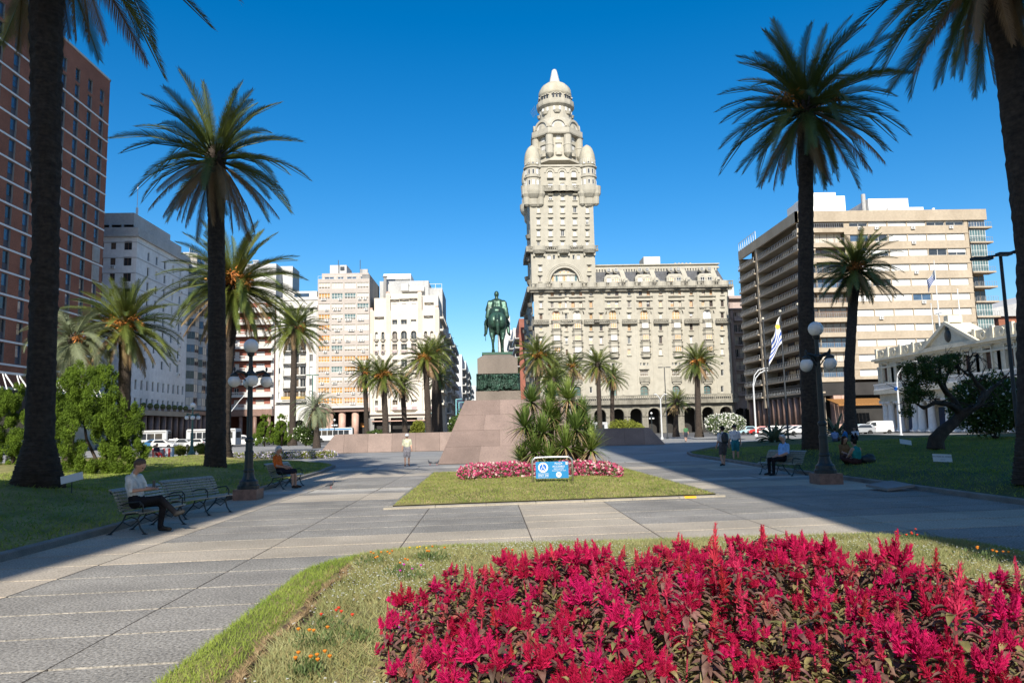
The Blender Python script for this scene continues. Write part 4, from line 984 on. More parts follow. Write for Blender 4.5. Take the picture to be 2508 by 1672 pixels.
def build_tan():
    Y0 = 198.0; F = Fc('front',Y0); zf = lambda y: AY(842,y,Y0).z; u = lambda px: AY(px,870,Y0).x
    x0 = u(777); x1 = u(905); H = zf(683); t = thing('tan_office_block', 'tan office block with orange blinds, many air conditioners and round rose columns', 'building', ((x0+x1)/2,Y0+9,0))
    mb = MB(); hl = []; rows = [699+25.6*k for k in range(12)]
    grp = [(779,807.5),(811,839),(843,871),(874,903)]
    for k, y in enumerate(rows):
        for a,b in grp: hl.append((u(a),u(b),zf(y+7.3),zf(y-7)))
    wall(mb,F,x0,x1,zf(1000),H,hl,.25); shell(mb,x0,x1,Y0,Y0+18,zf(1000),H,skip=('front','east')); part('wall', mb, M['tan_wall'], t)
    m_ = MB(); m_.quad((x1,Y0,0),(x1,Y0+18,0),(x1,Y0+18,H),(x1,Y0,H)); m_.box(x1-2,x1+.02,Y0+.1,Y0+18,H,H+1.2); part('side_wall_shaded', m_, M['conc_dark'], t)  # east side in darker grey than the front; its shade is in the colour
    for i, r in enumerate(hl):
        k = i//4; g = i % 4
        p = 'blind_orange' if (k >= 6 and rng.random() < .85) or (g == 0 and rng.random() < .7) else pick(['blind_cream','blind_cream','g_teal','blind_cream'])
        sp = (p,.68) if rng.random() < .7 else None
        win(t,F,*r,.2,'g_warm' if sp else p,'frame_white',4,2,.1,sp)
        for q in range(int(rng.integers(0,3))):
            if k > 0: ac(t,F,r[0]+rng.uniform(.1,2.2),r[2]-.35,0)
    # set-back top storey, roof boxes, masts
    m_ = MB(); Ht = zf(666); hh = [(u(a),u(b),zf(681),zf(675)) for a,b in ((790,814),(823,838),(846,870),(880,896))]
    wall(m_,Fc('front',Y0+1.6),x0+.7,x1-.5,H,Ht,hh,.2); shell(m_,x0+.7,x1-.5,Y0+1.6,Y0+16,H,Ht,skip=('front',)); top = part('top_storey', m_, M['tan_wall'], t)
    for r in hh: win(t,Fc('front',Y0+1.6),*r,.15,'g_blue','frame_white',2)
    m_ = MB(); rail(m_,F,x0,x1,H,.9,-.1,0,1.5,.05); part('roof_railing', m_, M['pole_grey'], t)
    m_ = MB(); m_.box(u(799),u(841),Y0+4,Y0+12,Ht,zf(641)); m_.box(u(802),u(820),Y0+3.97,Y0+4.0,zf(656),zf(646),1); m_.box(u(825),u(836),Y0+3.96,Y0+4.0,zf(655),zf(645),2); part('roof_house', m_, [M['conc_white'],M['blind_white'],M['g_dark']], t)
    m_ = MB(); m_.box(u(873),u(893),Y0+5,Y0+6,zf(664),zf(650)); part('roof_screen', m_, M['conc_grey'], t)
    for px in (822,877): m_ = MB(); m_.tube([(u(px),Y0+3,zf(665)),(u(px),Y0+3,zf(631))],.09,5); part('mast', m_, M['pole_dark'], t)
    m_ = MB(); m_.tube([(u(926),Y0+14,H-4),(u(926),Y0+14,zf(654))],.45,8); m_.tube([(u(926),Y0+14,zf(654)),(u(926),Y0+14,zf(652))],.75,8); part('flue_pipe', m_, M['conc_dark'], t)
    m_ = MB(); fbox(m_,F,x0,x1+.05,zf(1008),zf(999),-.2,.5); fb = part('fascia_beam', m_, M['brown_granite'], t)
    m_ = MB(); fbox(m_,F,u(815),u(900),zf(999)+.02,zf(999)+.5,.0,1.3); part('terrace', m_, M['conc_white'], t)
    for px in (810,840,872): m_ = MB(); m_.lathe([(1.35/1.45,0),(.93,zf(1008))],14,(u(px)-.3,Y0+.9,0)); part('column', m_, M['rose_granite'], t, True)
    m_ = MB(); m_.box(x0,x1,Y0+5,Y0+5.2,0,zf(1005)); m_.box(u(846),u(868),Y0+4.9,Y0+4.99,0,zf(1025),1); m_.box(u(876),u(902),Y0+4.9,Y0+4.99,zf(1046),zf(1036),2); part('shop_front', m_, [M['dark_in'],M['g_dark'],M['blind_orange']], t)
build_tan()

def build_deco():
    Y0 = 199.0; F = Fc('front',Y0); zf = lambda y: AY(990,y,Y0).z; u = lambda px: AY(px,870,Y0).x
    x0 = u(906)+.05; x1 = u(1077); H = zf(760); t = thing('white_art_deco_building', 'cream white art deco building with fluted pilasters and curved balconies, left of the avenue', 'building', ((x0+x1)/2,Y0+10,0))
    mb = MB(); hl = []; W = []; dets = []; rl = MB()
    def D_(): m = MB(); dets.append(m); return m
    D = 'deco_white'
    def ub(px): return u(px)
    # columns measured at the arched storey
    side = [(922,6.5),(938,6.5)]; mid = [(967,11),(989.5,13),(1013.5,12)]; right = [(1043,7),(1058,7)]
    lev = [(876,16,0),(836,17,1),(817,0,2),(800,14,3)]
    for px,w in side+mid+right:
        for y,h,k in ((788,11,0),(822,17,1),(849,15,2),(889,18,3),(920,15,3),(985,12,3)):
            if k == 0 and px in (922,938,1043,1058): continue
            c = u(px); hw = w/9.18/2*1.1; z0 = zf(y+h/2); z1 = zf(y-h/2); r = (c-hw,c+hw,z0,z1)
            if k == 1: hl.append((r[0],r[1],z0,z1+hw*.5)); arch_fill(mb,F,c,z1-hw*.5,hw,0,0,6); W.append((r[0],r[1],z0,z1+hw*.5))
            else: hl.append(r); W.append(r)
            if k == 1 or (k == 3 and y == 889): arc_slab(D_(),F,c,z0-.5,z0,hw+.35,1.0,0,8,.7); rail(rl,F,c-hw-.1,c+hw+.1,z0,.95,.95,0,.22,.045)
            if k == 2: arc_slab(D_(),F,c,z0-1.0,z0-.0,hw+.3,.7,0,8,.75); [fbox(dets[-1],F,c+s*hw*.55-.18,c+s*hw*.55+.18,z0-.75,z0-.3,.66,.72,1) for s in (-1,0,1)]
            if y == 985: fbox(D_(),F,c-hw,c+hw,z0-1.3,z0-.5,.0,.05,1)
    ar = []
    for a,b in ((912,942),(956,1022),(1038,1072)): c = (u(a)+u(b))/2; hw = (u(b)-u(a))/2; ar.append((u(a),u(b),0,zf(1022)))
    wall(mb,F,x0,x1,0,H,hl+ar,.9); shell(mb,x0,x1,Y0,Y0+22,0,H,skip=('front','east','roof')); mb.box(x0+.2,x1-.2,Y0+3,Y0+3.1,0,zf(1020),1); mb.quad((x0,Y0,H),(x1,Y0,H),(x1,Y0+22,H),(x0,Y0+22,H))
    part('wall', mb, [M[D],M['dark_in']], t)
    for r in W: win(t,F,*r,.75,pick(['blind_white','blind_cream','g_dark','g_warm','g_warm']),'frame_white',2)
    # central projecting strip and stepped crown
    Hc = zf(718); m_ = MB()
    c0,c1 = u(955),u(1028)
    hh = [(u(px)-.6,u(px)+.6,zf(757),zf(743)) for px in (966,990,1014)]
    wall(m_,Fc('front',Y0+.6),c0,c1,H,Hc,hh,.3); shell(m_,c0,c1,Y0+.6,Y0+16,H,Hc,skip=('front',)); m_.box(u(915),c0,Y0+1.2,Y0+16,H,zf(727)); m_.box(c1,u(1074),Y0+1.2,Y0+16,H,zf(722)); part('attic', m_, M[D], t)
    for r in hh: win(t,Fc('front',Y0+.6),*r,.2,'blind_white','frame_white',1)
    for px,y in ((966,733),(990,732),(1014,731),(929,776),(1051,741),(1050,775)):
        fc2 = Fc('front',Y0+.6 if y < 735 else (Y0+1.2 if y == 741 else Y0)); arc_slab(D_(),fc2,u(px),zf(y+3),zf(y),1.1,.8,0,8,.6); fbox(dets[-1],fc2,u(px)-1.25,u(px)+1.25,zf(y)+.02,zf(y)+.25,0,.9)
    fbox(D_(),F,x0,x1,zf(1014),zf(1010),0,.8); 
    for a,b in ((916,945),(956,1024),(1036,1066)): D_().add([F.P(u(a),zf(1003),0),F.P(u(b),zf(1003),0),F.P(u(b)-1,zf(1003),1.1),F.P(u(a)+1,zf(1003),1.1),F.P((u(a)+u(b))/2+1,zf(1009),0),F.P((u(a)+u(b))/2-1,zf(1009),0)],[(0,1,2,3),(0,3,5),(1,2,4),(3,2,4,5)])
    for m_ in dets: part('ornament', m_, [M[D],M['deco_mauve']], t)
    part('railing', rl, M['iron_dark'], t)
    for px,y in ((909,753),(951,714),(1029,712),(1071,750)):
        m_ = MB(); a = u(px); fbox(m_,F,a-.55,a+.55,zf(1010),zf(y+5),0,.45); fbox(m_,F,a-.4,a+.4,zf(y+5),zf(y),.0,.4,1)
        for s in (-.28,0,.28): fbox(m_,F,a+s-.06,a+s+.06,zf(815),zf(y+8),.451,.49,1)
        part('pilaster', m_, [M[D],M['rose_granite']], t)
    for px in (911,949,1029,1073): m_ = MB(); fbox(m_,F,u(px)-.9,u(px)+.6,0,zf(1022),.02,.25); part('pier', m_, M['conc_dark'], t)
    m_ = MB(); fbox(m_,F,u(912),u(1060),zf(1030)-.1,zf(1030)+.15,.3,1.4); part('shop_awning', m_, M['rose_granite'], t)
    # flank on the avenue
    FE = Fc('east',x1); m_ = MB(); hl = []
    for k in range(9):
        for j in range(4): hl.append((Y0+2.5+5*j,Y0+4.0+5*j,6+3.3*k,8.2+3.3*k))
    wall(m_,FE,Y0,Y0+22,0,H,hl,.4)
    for k in range(1,9): fbox(m_,FE,Y0+1,Y0+21,5.4+3.3*k,5.9+3.3*k,0,.9); rail(m_,FE,Y0+1,Y0+21,5.9+3.3*k,.9,.85,0,1.0,.06)
    part('side_wall', m_, M[D], t)
    for r in hl: win(t,FE,*r,.35,pick(['g_dark','blind_cream']),'frame_white',2)
    # grey slab block and white penthouse behind
    Y1 = 214.0; zb = lambda y: AY(990,y,Y1).z; v = lambda px: AY(px,720,Y1).x
    t2 = thing('grey_slab_block', 'blank grey concrete block with a white penthouse, above the art deco building', 'building', ((v(935)+v(1082))/2,Y1+8,0))
    m_ = MB(); m_.box(v(930),v(1050),Y1,Y1+20,0,zb(688)); m_.box(v(1050),v(1083),Y1+1,Y1+20,0,zb(706)); part('wall', m_, M['conc_grey'], t2)
    m_ = MB(); m_.box(v(936),v(1004),Y1+3,Y1+12,zb(688),zb(665)); m_.box(v(943),v(965),Y1+2.96,Y1+3,zb(687),zb(679),1); m_.box(v(942),v(1003),Y1+2,Y1+3.5,zb(679),zb(677)); pn = part('penthouse', m_, [M['white'],M['g_blue']], t2)
    m_ = MB(); rail(m_,Fc('front',Y1+1),v(1050),v(1082),zb(706),1.4,0,0,1.6,.1); part('roof_railing', m_, M['frame_white'], t2)
    m_ = MB(); m_.box(v(1003),v(1040),Y1-2,Y1-.05,zb(716),zb(704)); m_.box(v(985),v(1003),Y1-3,Y1-.05,zb(716),zb(699)); part('roof_shed', m_, M['conc_white'], t2)
build_deco()
# ================================================================== the avenue
def slab_block(name, label, px0, px1, ytop, Y0, depth, wallm, side, nfl, balc=True, ycol=900, fl=3.2):
    a = AY(px0,ycol,Y0).x; b = AY(px1,ycol,Y0).x; H = AY((px0+px1)/2,ytop,Y0).z
    t = thing(name, label, 'building', ((a+b)/2,Y0+depth/2,0))
    mb = MB(); F = Fc('front',Y0); fs = Fc('east',b) if side == 'east' else Fc('west',a); hl = []; nf = int((H-4)/fl)
    for k in range(nf):
        for j in range(max(1,int(depth/5))): hl.append((Y0+1.5+5*j,Y0+3.4+5*j,4+fl*k,6.2+fl*k))
    wall(mb,fs,Y0,Y0+depth,0,H,hl,.35); shell(mb,a,b,Y0,Y0+depth,0,H,skip=(side,)); part('wall', mb, M[wallm], t)
    for r in hl: win(t,fs,*r,.3,pick(['g_dark','blind_cream','g_blue']),'frame_white',2)
    if balc:
        for k in range(nf):
            m_ = MB(); fbox(m_,fs,Y0+1,Y0+depth-1,3.6+fl*k,3.9+fl*k,0,1.5); fbox(m_,fs,Y0+1,Y0+depth-1,3.9+fl*k,4.8+fl*k,1.35,1.5); part('balcony', m_, M['conc_white' if wallm != 'conc_dark' else 'conc_grey'], t)
    return t
slab_block('avenue_building','pale narrow building just past the art deco corner on the avenue',1078,1092,782,223,20,'conc_white','east',9)
slab_block('avenue_building','white-topped building next along the left side of the avenue',1086,1104,816,245,34,'conc_white','east',9)
slab_block('avenue_building','light grey slab with balconies on its right edge, left side of the avenue',1100,1133,868,300,40,'render_grey','east',12,True,1000)
slab_block('avenue_building','far pale building with a green roof edge along the avenue',1128,1143,884,360,50,'render_grey','east',12,True,1000)
slab_block('avenue_building','small white building far down the left side of the avenue',1140,1152,935,450,60,'conc_white','east',9,True,1000)
slab_block('avenue_building','farthest white building seen left of the pedestal',1150,1166,944,560,80,'conc_white','east',9,True,1000)
slab_block('avenue_building','blank white block directly behind the horse statue',1234,1258,808,330,40,'white_wall','west',14,False,830)
slab_block('avenue_building','white round-topped block rising behind the rider',1222,1250,774,360,40,'white_wall','west',14,False,830)
slab_block('avenue_building','pale block with stacked corner balconies, right of the statue',1257,1274,803,285,40,'conc_white','west',12,True,830)
slab_block('avenue_building','red-brown striped block squeezed against the palace tower',1272,1300,780,252,30,'red_wall','west',12,True,830)

# ================================================================== buildings on the right
XR = 65.5
def build_pink():
    Y0 = 205.0; F = Fc('front',Y0); a = AY(1772,900,Y0).x; b = AY(1846,900,Y0).x; zf = lambda y: AY(1806,y,Y0).z
    H = zf(724); t = thing('pink_stone_building', 'pinkish stone building with small iron balconies, right of the palace', 'building', ((a+b)/2,Y0+7,0))
    u = lambda px: AY(px,880,Y0).x
    mb = MB(); hl = []; fl = 31/8.95; zs = [zf(967)+fl*k for k in range(7)]
    for z in zs:
        for px in (1806,1818,1830): hl.append((u(px)-.55,u(px)+.55,z+.1,z+2.3))
    ar = []
    for px in (1806,1826): c = u(px); ar.append((c-1.3,c+1.3,0,6.3)); arch_fill(mb,F,c,5.0,1.3)
    wall(mb,F,a,b,0,H,hl+ar,.4); shell(mb,a,b,Y0,Y0+14,0,H,skip=('front',)); mb.box(a+.1,b-.1,Y0+2,Y0+2.1,0,7,1); part('wall', mb, [M['pink_stone'],M['dark_in']], t)
    for r in hl: win(t,F,*r,.35,pick(['g_dark','blind_cream','g_warm']),'frame_white',2)
    for k, z in enumerate(zs):
        m_ = MB(); fbox(m_,F,u(1801),u(1833),z-.3,z,0,1.2); bl = part('balcony', m_, M['pink_stone'], t); m_ = MB()
        if k in (0,6): balus(m_,F,u(1801),u(1833),z,.95,1.15,0,.4)
        else: rail(m_,F,u(1801),u(1833),z,.95,1.15,0,.25,.05)
        part('railing', m_, M['pink_stone' if k in (0,6) else 'iron_dark'], bl)
    m_ = MB(); fbox(m_,F,a,b,H-1.0,H-.4,0,1.3); fbox(m_,F,a,b,zs[-1]+3.0,zs[-1]+3.3,0,1.0); part('cornice', m_, M['pink_stone'], t)
    m_ = MB(); m_.box(a,u(1822),Y0+5,Y0+12,H,zf(690)); part('roof_house', m_, M['conc_white'], t)
    for px in (1795,1799): m_ = MB(); m_.tube([(u(px),Y0-.4,6),(u(px),Y0-.4,H-2)],.25,6); part('down_pipe', m_, M['pink_stone'], t)
build_pink()

def build_right():
    Y0 = 151.0; F = Fc('front',Y0); FW = Fc('west',XR); zf = lambda y, x=2200: AY(x,y,Y0).z; u = lambda px, y=760: AY(px,y,Y0).x
    x1 = u(2433); yb = AX(1823,800,XR).y
    H = zf(516); t = thing('beige_apartment_block', 'large beige concrete apartment block with white roller shutters, behind the colonnaded palace', 'building', ((XR+x1)/2,Y0+20,0))
    rows = [545+36.5*k for k in range(12)]
    mb = MB(); hl = []; W = []
    xa = u(2092); xb = u(2368,640); 
    def z2(y): return AY(2230,y,Y0).z
    for k, y in enumerate(rows[:11]):
        n = 6; s = (xb-xa)/n; x = xa+.3
        for i in range(n):
            ww = s*pick([.97,.97,.98]); 
            hl.append((x,x+ww-.1,z2(y+8),z2(y-8))); x += s
    z_bot = z2(rows[10]+16)
    for r in hl: pass
    wall(mb,F,xa-.9,xb+.9,z_bot,H,hl,.35); 
    mb.quad((x1,Y0+2,0),(x1,yb,0),(x1,yb,H),(x1,Y0+2,H)); mb.quad((XR+3,yb,0),(x1,yb,0),(x1,yb,H),(XR+3,yb,H)); mb.quad((XR-.4,Y0,H),(x1,Y0,H),(x1,yb,H),(XR-.4,yb,H))
    mb.box(XR+2.2,x1,Y0+2.2,Y0+2.3,z_bot,H); mb.box(XR+3.5,XR+3.6,Y0+.5,yb,0,H)
    mb.quad((XR,Y0+2.2,z_bot),(x1,Y0+2.2,z_bot),(x1,yb,z_bot),(XR,yb,z_bot))
    part('wall', mb, M['beige_conc'], t)
    for i, r in enumerate(hl):
        q = rng.random(); p = 'blind_white' if q < .78 else pick(['g_dark','g_blue','blind_white'])
        win(t,F,*r,.25,'g_dark' if q > .9 else p,'frame_white',2 if p != 'blind_white' else pick([1,2]),1,.08,('blind_white',.55) if q > .9 else None)
        if rng.random() < .28: ac(t,F,r[0]+rng.uniform(0,2),r[2]-.75,0)
    m_ = MB(); fbox(m_,F,XR-.5,x1+.2,H-2.3,H,0,.45); fbox(m_,FW,Y0-.45,yb,H-2.3,H,0,.5); part('parapet', m_, M['beige_conc'], t)
    for k in range(11):                                             # thin projecting beige drip line under each band
        m_ = MB(); z = z2(rows[k]-8)+.05; fbox(m_,F,xa-.9,xb+.9,z,z+.18,0,.14); part('floor_edge', m_, M['beige_dark'], t)
    # glazed loggias at the right end
    xc = xb+1.2
    for k, y in enumerate(rows[:11]):
        m_ = MB(); z = z2(y+13); fbox(m_,F,xc-.2,x1+1.2,z-.3,z,-2.2,.4); sl_ = part('balcony', m_, M['beige_conc'], t)
        m_ = MB(); rail(m_,F,xc,x1+1.1,z,1.0,.35,0,.5,.05); part('railing', m_, M['rail_grey'], sl_)
        if k in (4,5): win(t,F,xc,x1,z+.05,z+2.6,2.0,'g_dark','beige_dark',3,1)
        else: win(t,F,xc,x1,z+.05,z+2.7,.2 if k != 2 else .1,pick(['g_blue','g_teal','g_teal']),'frame_white',6,2,.08)
    # glazed corner at the left end of the front
    for k, y in enumerate(rows[:11]):
        z = AY(2040,y+14,Y0).z; m_ = MB(); fbox(m_,F,XR-.3,xa-1,z-.9,z,-2.2,.3); sl_ = part('balcony', m_, M['beige_conc'], t)
        m_ = MB(); rail(m_,F,XR-.25,xa-1.1,z,1.0,.25,0,.45,.05); part('railing', m_, M['rail_grey'], sl_)
        win(t,F,XR+2.0,xa-1.0,z+.05,z+2.5,1.2 if k % 3 else .8,pick(['g_blue','g_warm','blind_cream','g_dark']),'frame_brown',5,1 if k % 2 else 2,.09)
    # long balconies down the side that faces the plaza
    ys = AX(1890,800,XR).y; ysp = AX(1866,800,XR).y
    for k, y in enumerate(rows[:12]):
        z = AX(1985,y+12,XR).z
        m_ = MB(); fbox(m_,FW,Y0-.2,ysp-.5,z-.35,z,-3.4,.4); sl_ = part('balcony', m_, M['beige_dark'], t)
        m_ = MB(); rail(m_,FW,Y0,ysp-.6,z,1.0,.38,0,.9,.06); part('railing', m_, M['rail_grey'], sl_)
        nn = 6; s = (ysp-Y0-2)/nn
        for i in range(nn): win(t,FW,Y0+1+s*i,Y0+1+s*(i+1)-.3,z+.05,z+2.6,2.6,pick(['g_dark','g_blue','blind_cream','g_warm']),'frame_brown',3,1,.08)
        m_ = MB(); fbox(m_,FW,ysp+.6,yb-.3,z-.3,z,-3.4,.9); sl_ = part('balcony', m_, M['beige_dark'], t)
        m_ = MB(); rail(m_,FW,ysp+.6,yb-.3,z,1.0,.85,0,1.0,.09); part('railing', m_, M['conc_grey'], sl_)
        win(t,FW,ysp+1.2,yb-1,z+.05,z+2.5,2.6,'g_dark','frame_brown',4,1)
    m_ = MB(); fbox(m_,FW,ysp-.5,ysp+.5,z_bot-5,H-2,-3.4,.43); fbox(m_,FW,yb-.3,yb,z_bot-5,H-2,-3.4,.4); part('cross_wall', m_, M['beige_conc'], t)
    m_ = MB(); rail(m_,FW,ysp,yb,H,2.2,.3,0,1.5,.1); part('roof_pergola', m_, M['white'], t)
    # arcade of brown columns, fascia with lettering
    zfas = AX(1900,978,XR).z; m_ = MB(); fbox(m_,FW,Y0,yb,zfas,zfas+2.6,-3,.2); fbox(m_,F,XR,x1,zfas,zfas+2.6,-3,.05); part('fascia', m_, M['dark_in'], t)
    label_text(t,'INSTITUTO URUGUAYO DE NORMAS TECNICAS',FW,Y0+24,zfas+.7,.95,M['conc_white'],.22)
    n = 12
    for i in range(n): v = Y0+.8+(yb-Y0-1.6)*i/(n-1); m_ = MB(); m_.lathe([(.72,0),(.68,zfas)],12,FW.P(v,0,-.4)); part('column', m_, M['brown_granite'], t, True)
    m_ = MB(); m_.box(XR+4,x1,Y0+4,Y0+4.1,0,zfas); m_.box(XR+4,XR+4.1,Y0+4,yb,0,zfas); part('shop_front', m_, M['dark_in'], t)
    for px in (2050,2068): m_ = MB(); a = u(px,980); m_.box(a-.8,a+.8,Y0-.3,Y0+1.5,0,zfas); part('pier', m_, M['rose_granite'], t)
    m_ = MB(); a0 = u(2024,1010); a1 = u(2150,1010)
    for i in range(14):
        x = a0+(a1-a0)*i/14; m_.add([(x,Y0-5.5,5.2),(x+(a1-a0)/14-.05,Y0-5.5,5.2),(x+(a1-a0)/14-.05,Y0-.3,6.4),(x,Y0-.3,6.4),(x,Y0-5.5,5.35),(x+(a1-a0)/14-.05,Y0-5.5,5.35),(x+(a1-a0)/14-.05,Y0-.3,6.55),(x,Y0-.3,6.55)],[(0,1,2,3),(4,5,6,7),(0,1,5,4),(0,3,7,4),(1,2,6,5)])
    m_.box(a0,a1,Y0-5.6,Y0-5.4,5.0,5.2); part('canopy', m_, M['awning'], t)
    # roof houses
    m_ = MB(); m_.box(u(1993,480),u(2092,480),Y0+4,Y0+14,H,AY(2040,480,Y0+4).z); m_.box(u(2008,480),u(2075,480),Y0+5,Y0+13,AY(2040,480,Y0+4).z,AY(2040,468,Y0+4).z); part('roof_house', m_, M['white'], t)
    m_ = MB(); m_.box(u(2150,480),u(2250,480),Y0+4,Y0+14,H,AY(2200,486,Y0+4).z); m_.box(u(2195,500),u(2283,500),Y0+3.2,Y0+3.9,H,AY(2240,510,Y0+4).z); part('roof_house', m_, M['white'], t)
    m_ = MB(); m_.tube([(u(2144,480),Y0+5,H),(u(2144,480),Y0+5,AY(2144,476,Y0+5).z)],.45,10); part('flue_pipe', m_, M['conc_grey'], t)
    m_ = MB(); m_.tube([(u(2337),Y0+4,H),(u(2337),Y0+4,H+1.6)],.3,8); part('roof_vent', m_, M['white'], t)
    m_ = MB(); m_.box(u(2440),u(2475),Y0+30,Y0+38,0,AY(2460,790,Y0+30).z)
build_right()

def build_colonnade():
    XP = 67.0; F = Fc('west',XP); ya = AX(2157,960,XP).y; yz = ya-52
    zf = lambda y, x=2157: AX(x,y,XP).z
    zr = zf(884); zb = zf(956); zbt = zf(943); zt = zf(864)
    t = thing('colonnaded_palace', 'low cream palace with white columns, pediment and balcony, on the right behind the twisted tree', 'building', (XP+9,(ya+yz)/2,0))
    mb = MB(); hl = []; n = 12; s = (ya-yz)/n
    zl0 = zb+1.4; zl1 = zb+4.2
    for i in range(n): u = ya-s*(i+.5); hl.append((u-.75,u+.75,zl0,zl1))
    wall(mb,F,yz,ya,zb,zr,hl,.35); shell(mb,XP,XP+18,yz,ya,zb,zr,skip=('west',)); shell(mb,XP+4,XP+18,yz,ya,0,zb)
    part('wall', mb, M['cream_stone'], t)
    for r in hl: win(t,F,*r,.3,'brown_door','frame_brown',2,3)
    det = MB()
    fbox(det,F,yz,ya+.4,zr-.3,zr,0,.5); fbox(det,F,yz,ya+.7,zr,zr+.35,0,.9); fbox(det,F,yz,ya+.3,zr-1.3,zr-1.0,0,.2); fbox(det,F,yz,ya+.4,zb-.7,zb,-.2,1.0); fbox(det,F,yz,ya+.3,zb-2.0,zb-1.7,0,.3); fbox(det,F,yz,ya+.15,zb-1.69,zb-.71,-.6,.12)
    for i in range(n):
        u = ya-s*(i+.5); zt_ = zl1+.25
        fbox(det,F,u-1.05,u-.8,zl0-.3,zl1+.15,0,.22); fbox(det,F,u+.8,u+1.05,zl0-.3,zl1+.15,0,.22); fbox(det,F,u-1.2,u+1.2,zt_,zt_+.16,0,.4)
        arch_ring(det,F,u,zt_-.55,1.25,1.45,0,.45,0,10,math.pi*.22,math.pi*.78) if i % 2 else [det.quad(F.P(u-1.3*q,zt_+.16,.4),F.P(u,zt_+.75,.4),F.P(u,zt_+.95,.4),F.P(u-1.5*q,zt_+.16,.4)) for q in (1,-1)]
        for q in (-1,1): fbox(det,F,u+q*s*.5-.22,u+q*s*.5+.22,zb+.0,zr-1.3,0,.16)
    part('moulding', det, M['cream_stone'], t)
    m_ = MB(); balus(m_,F,yz,ya+.4,zb,1.05,.95,0,.32,.14,.2); part('balustrade', m_, M['cream_light'], t)
    # parapet and pediment
    m_ = MB(); npn = 14; sp = (ya-yz)/npn; zp0 = zr+.35
    for i in range(npn):
        u = ya-sp*i; fbox(m_,F,u-.35,u+.2,zp0,zp0+1.72,0,.42); fbox(m_,F,u-sp+.2,u-.35,zp0,zp0+1.5,0,.25)
        arch_ring(m_,F,u-sp/2,zp0+.75,.3,.6,.25,.36,0,10,0,math.pi*2)
    part('parapet', m_, M['cream_stone'], t)
    uc = AX(2330,820,XP).y; hw = 6.6; ph = 3.4
    m_ = MB(); z0 = zp0
    m_.add([F.P(uc-hw,z0,.5),F.P(uc+hw,z0,.5),F.P(uc,z0+ph,.5),F.P(uc-hw,z0,-3),F.P(uc+hw,z0,-3),F.P(uc,z0+ph,-3)],[(0,1,2),(3,4,5),(0,2,5,3),(1,2,5,4)])
    for q in (-1,1):
        m_.add([F.P(uc+q*hw*1.06,z0,.5),F.P(uc,z0+ph*1.06,.5),F.P(uc,z0+ph*.9,.5),F.P(uc+q*hw*.9,z0,.5),F.P(uc+q*hw*1.06,z0,.95),F.P(uc,z0+ph*1.06,.95),F.P(uc,z0+ph*.9,.95),F.P(uc+q*hw*.9,z0,.95)],[(4,5,6,7),(0,1,5,4),(3,2,6,7)])
    fbox(m_,F,uc-.5,uc+.5,z0+ph,z0+ph+1.0,-1.5,.6); fbox(m_,F,uc-hw,uc+hw,z0,z0+.25,.51,.9); pd = part('pediment', m_, M['cream_stone'], t)
    m_ = MB(); m_.ball(F.P(uc,z0+1.5,.55),(.25,.75,.95),10,8); m_.ball(F.P(uc,z0+2.5,.6),(.2,.4,.4),8,6); part('coat_of_arms', m_, M['iron_dark'], pd)
    # columns of the porch, with a plain pier pair at the near corner
    zc = zb-2.0
    for i in range(n+1):
        for q in ((0,) if i % 2 else (0,1.7)):
            u = ya-.5-s*i-q
            if u < yz: continue
            m_ = MB(); c = F.P(u,0,-.45); m_.box(c[0]-.75,c[0]+.75,c[1]-.75,c[1]+.75,0,.4); m_.lathe([(.72,.4),(.72,.6),(.6,.7),(.58,2),(.5,zc-.7),(.52,zc-.6),(.7,zc-.35),(.72,zc-.3)],16,c); m_.box(c[0]-.75,c[0]+.75,c[1]-.75,c[1]+.75,zc-.3,zc); part('column', m_, M['cream_light'], t, True)
    m_ = MB(); m_.box(XP+3.85,XP+3.95,yz,ya-.2,0,zc,0)
    for i in range(n): u = ya-s*(i+.5); m_.box(XP+3.7,XP+3.84,u-.9,u+.9,.0,zc-1.2,1 if i % 2 else 2)
    part('porch_back_wall', m_, [M['cream_stone'],M['brown_door'],mk('blue_hoarding',(.02,.07,.18),.6,.2,1)], t)
    # flag and mast on the roof
    Yf = AX(2300,760,XP+3).y; b = AX(2303,815,XP+3); tp = AX(2300,632,XP+3)
    t2 = thing('roof_flag', 'blue and white striped flag at half mast above the pediment', 'flag', (XP+3,b.y,zr+.3))
    m_ = MB(); m_.tube([(XP+3,b.y,zr),(XP+3,b.y,tp.z)],[.14,.05],8); m_.tube([(XP+3,b.y-1,zr+6.2),(XP+3,b.y+1,zr+6.2)],.07,6); part('mast', m_, M['pole_grey'], t2)
    zft = AX(2300,655,XP+3).z; fl = MB(); nx, nz = 14, 9
    for i in range(nx):
        for j in range(nz):
            def fp(a,c): tt = a/nx; return (XP+3+.28*math.sin(tt*7+c*.15)*tt-.4*tt, b.y+2.7*tt*.72, zft-1.9*tt-1.6*c/nz+.12*math.sin(tt*9))
            canton = i < 5 and j < 5
            fl.quad(fp(i,j),fp(i+1,j),fp(i+1,j+1),fp(i,j+1),0 if canton else j % 2)
    part('cloth', fl, [M['white'],mk('flag_blue',(.03,.10,.42),.8,.1,2)], t2)
    for px, y in ((2280,745),(2345,710)):
        p = AX(px,y,XP+3); q = thing('bare_flagpole', 'bare white flagpole on the palace roof, %s of the flag' % ('left' if px < 2300 else 'right'), 'flagpole', (XP+3,p.y,zr+.3)); m_ = MB(); m_.tube([(XP+3,p.y,zr),(XP+3,p.y,p.z)],[.1,.06],6); part('pole', m_, M['white'], q); m_ = MB(); m_.ball((XP+3,p.y,p.z+.05),.12,8,6); part('finial', m_, M['pole_grey'], q)
    # buildings further back on the right
    Y1 = 190.0; a = AY(2425,760,Y1).x
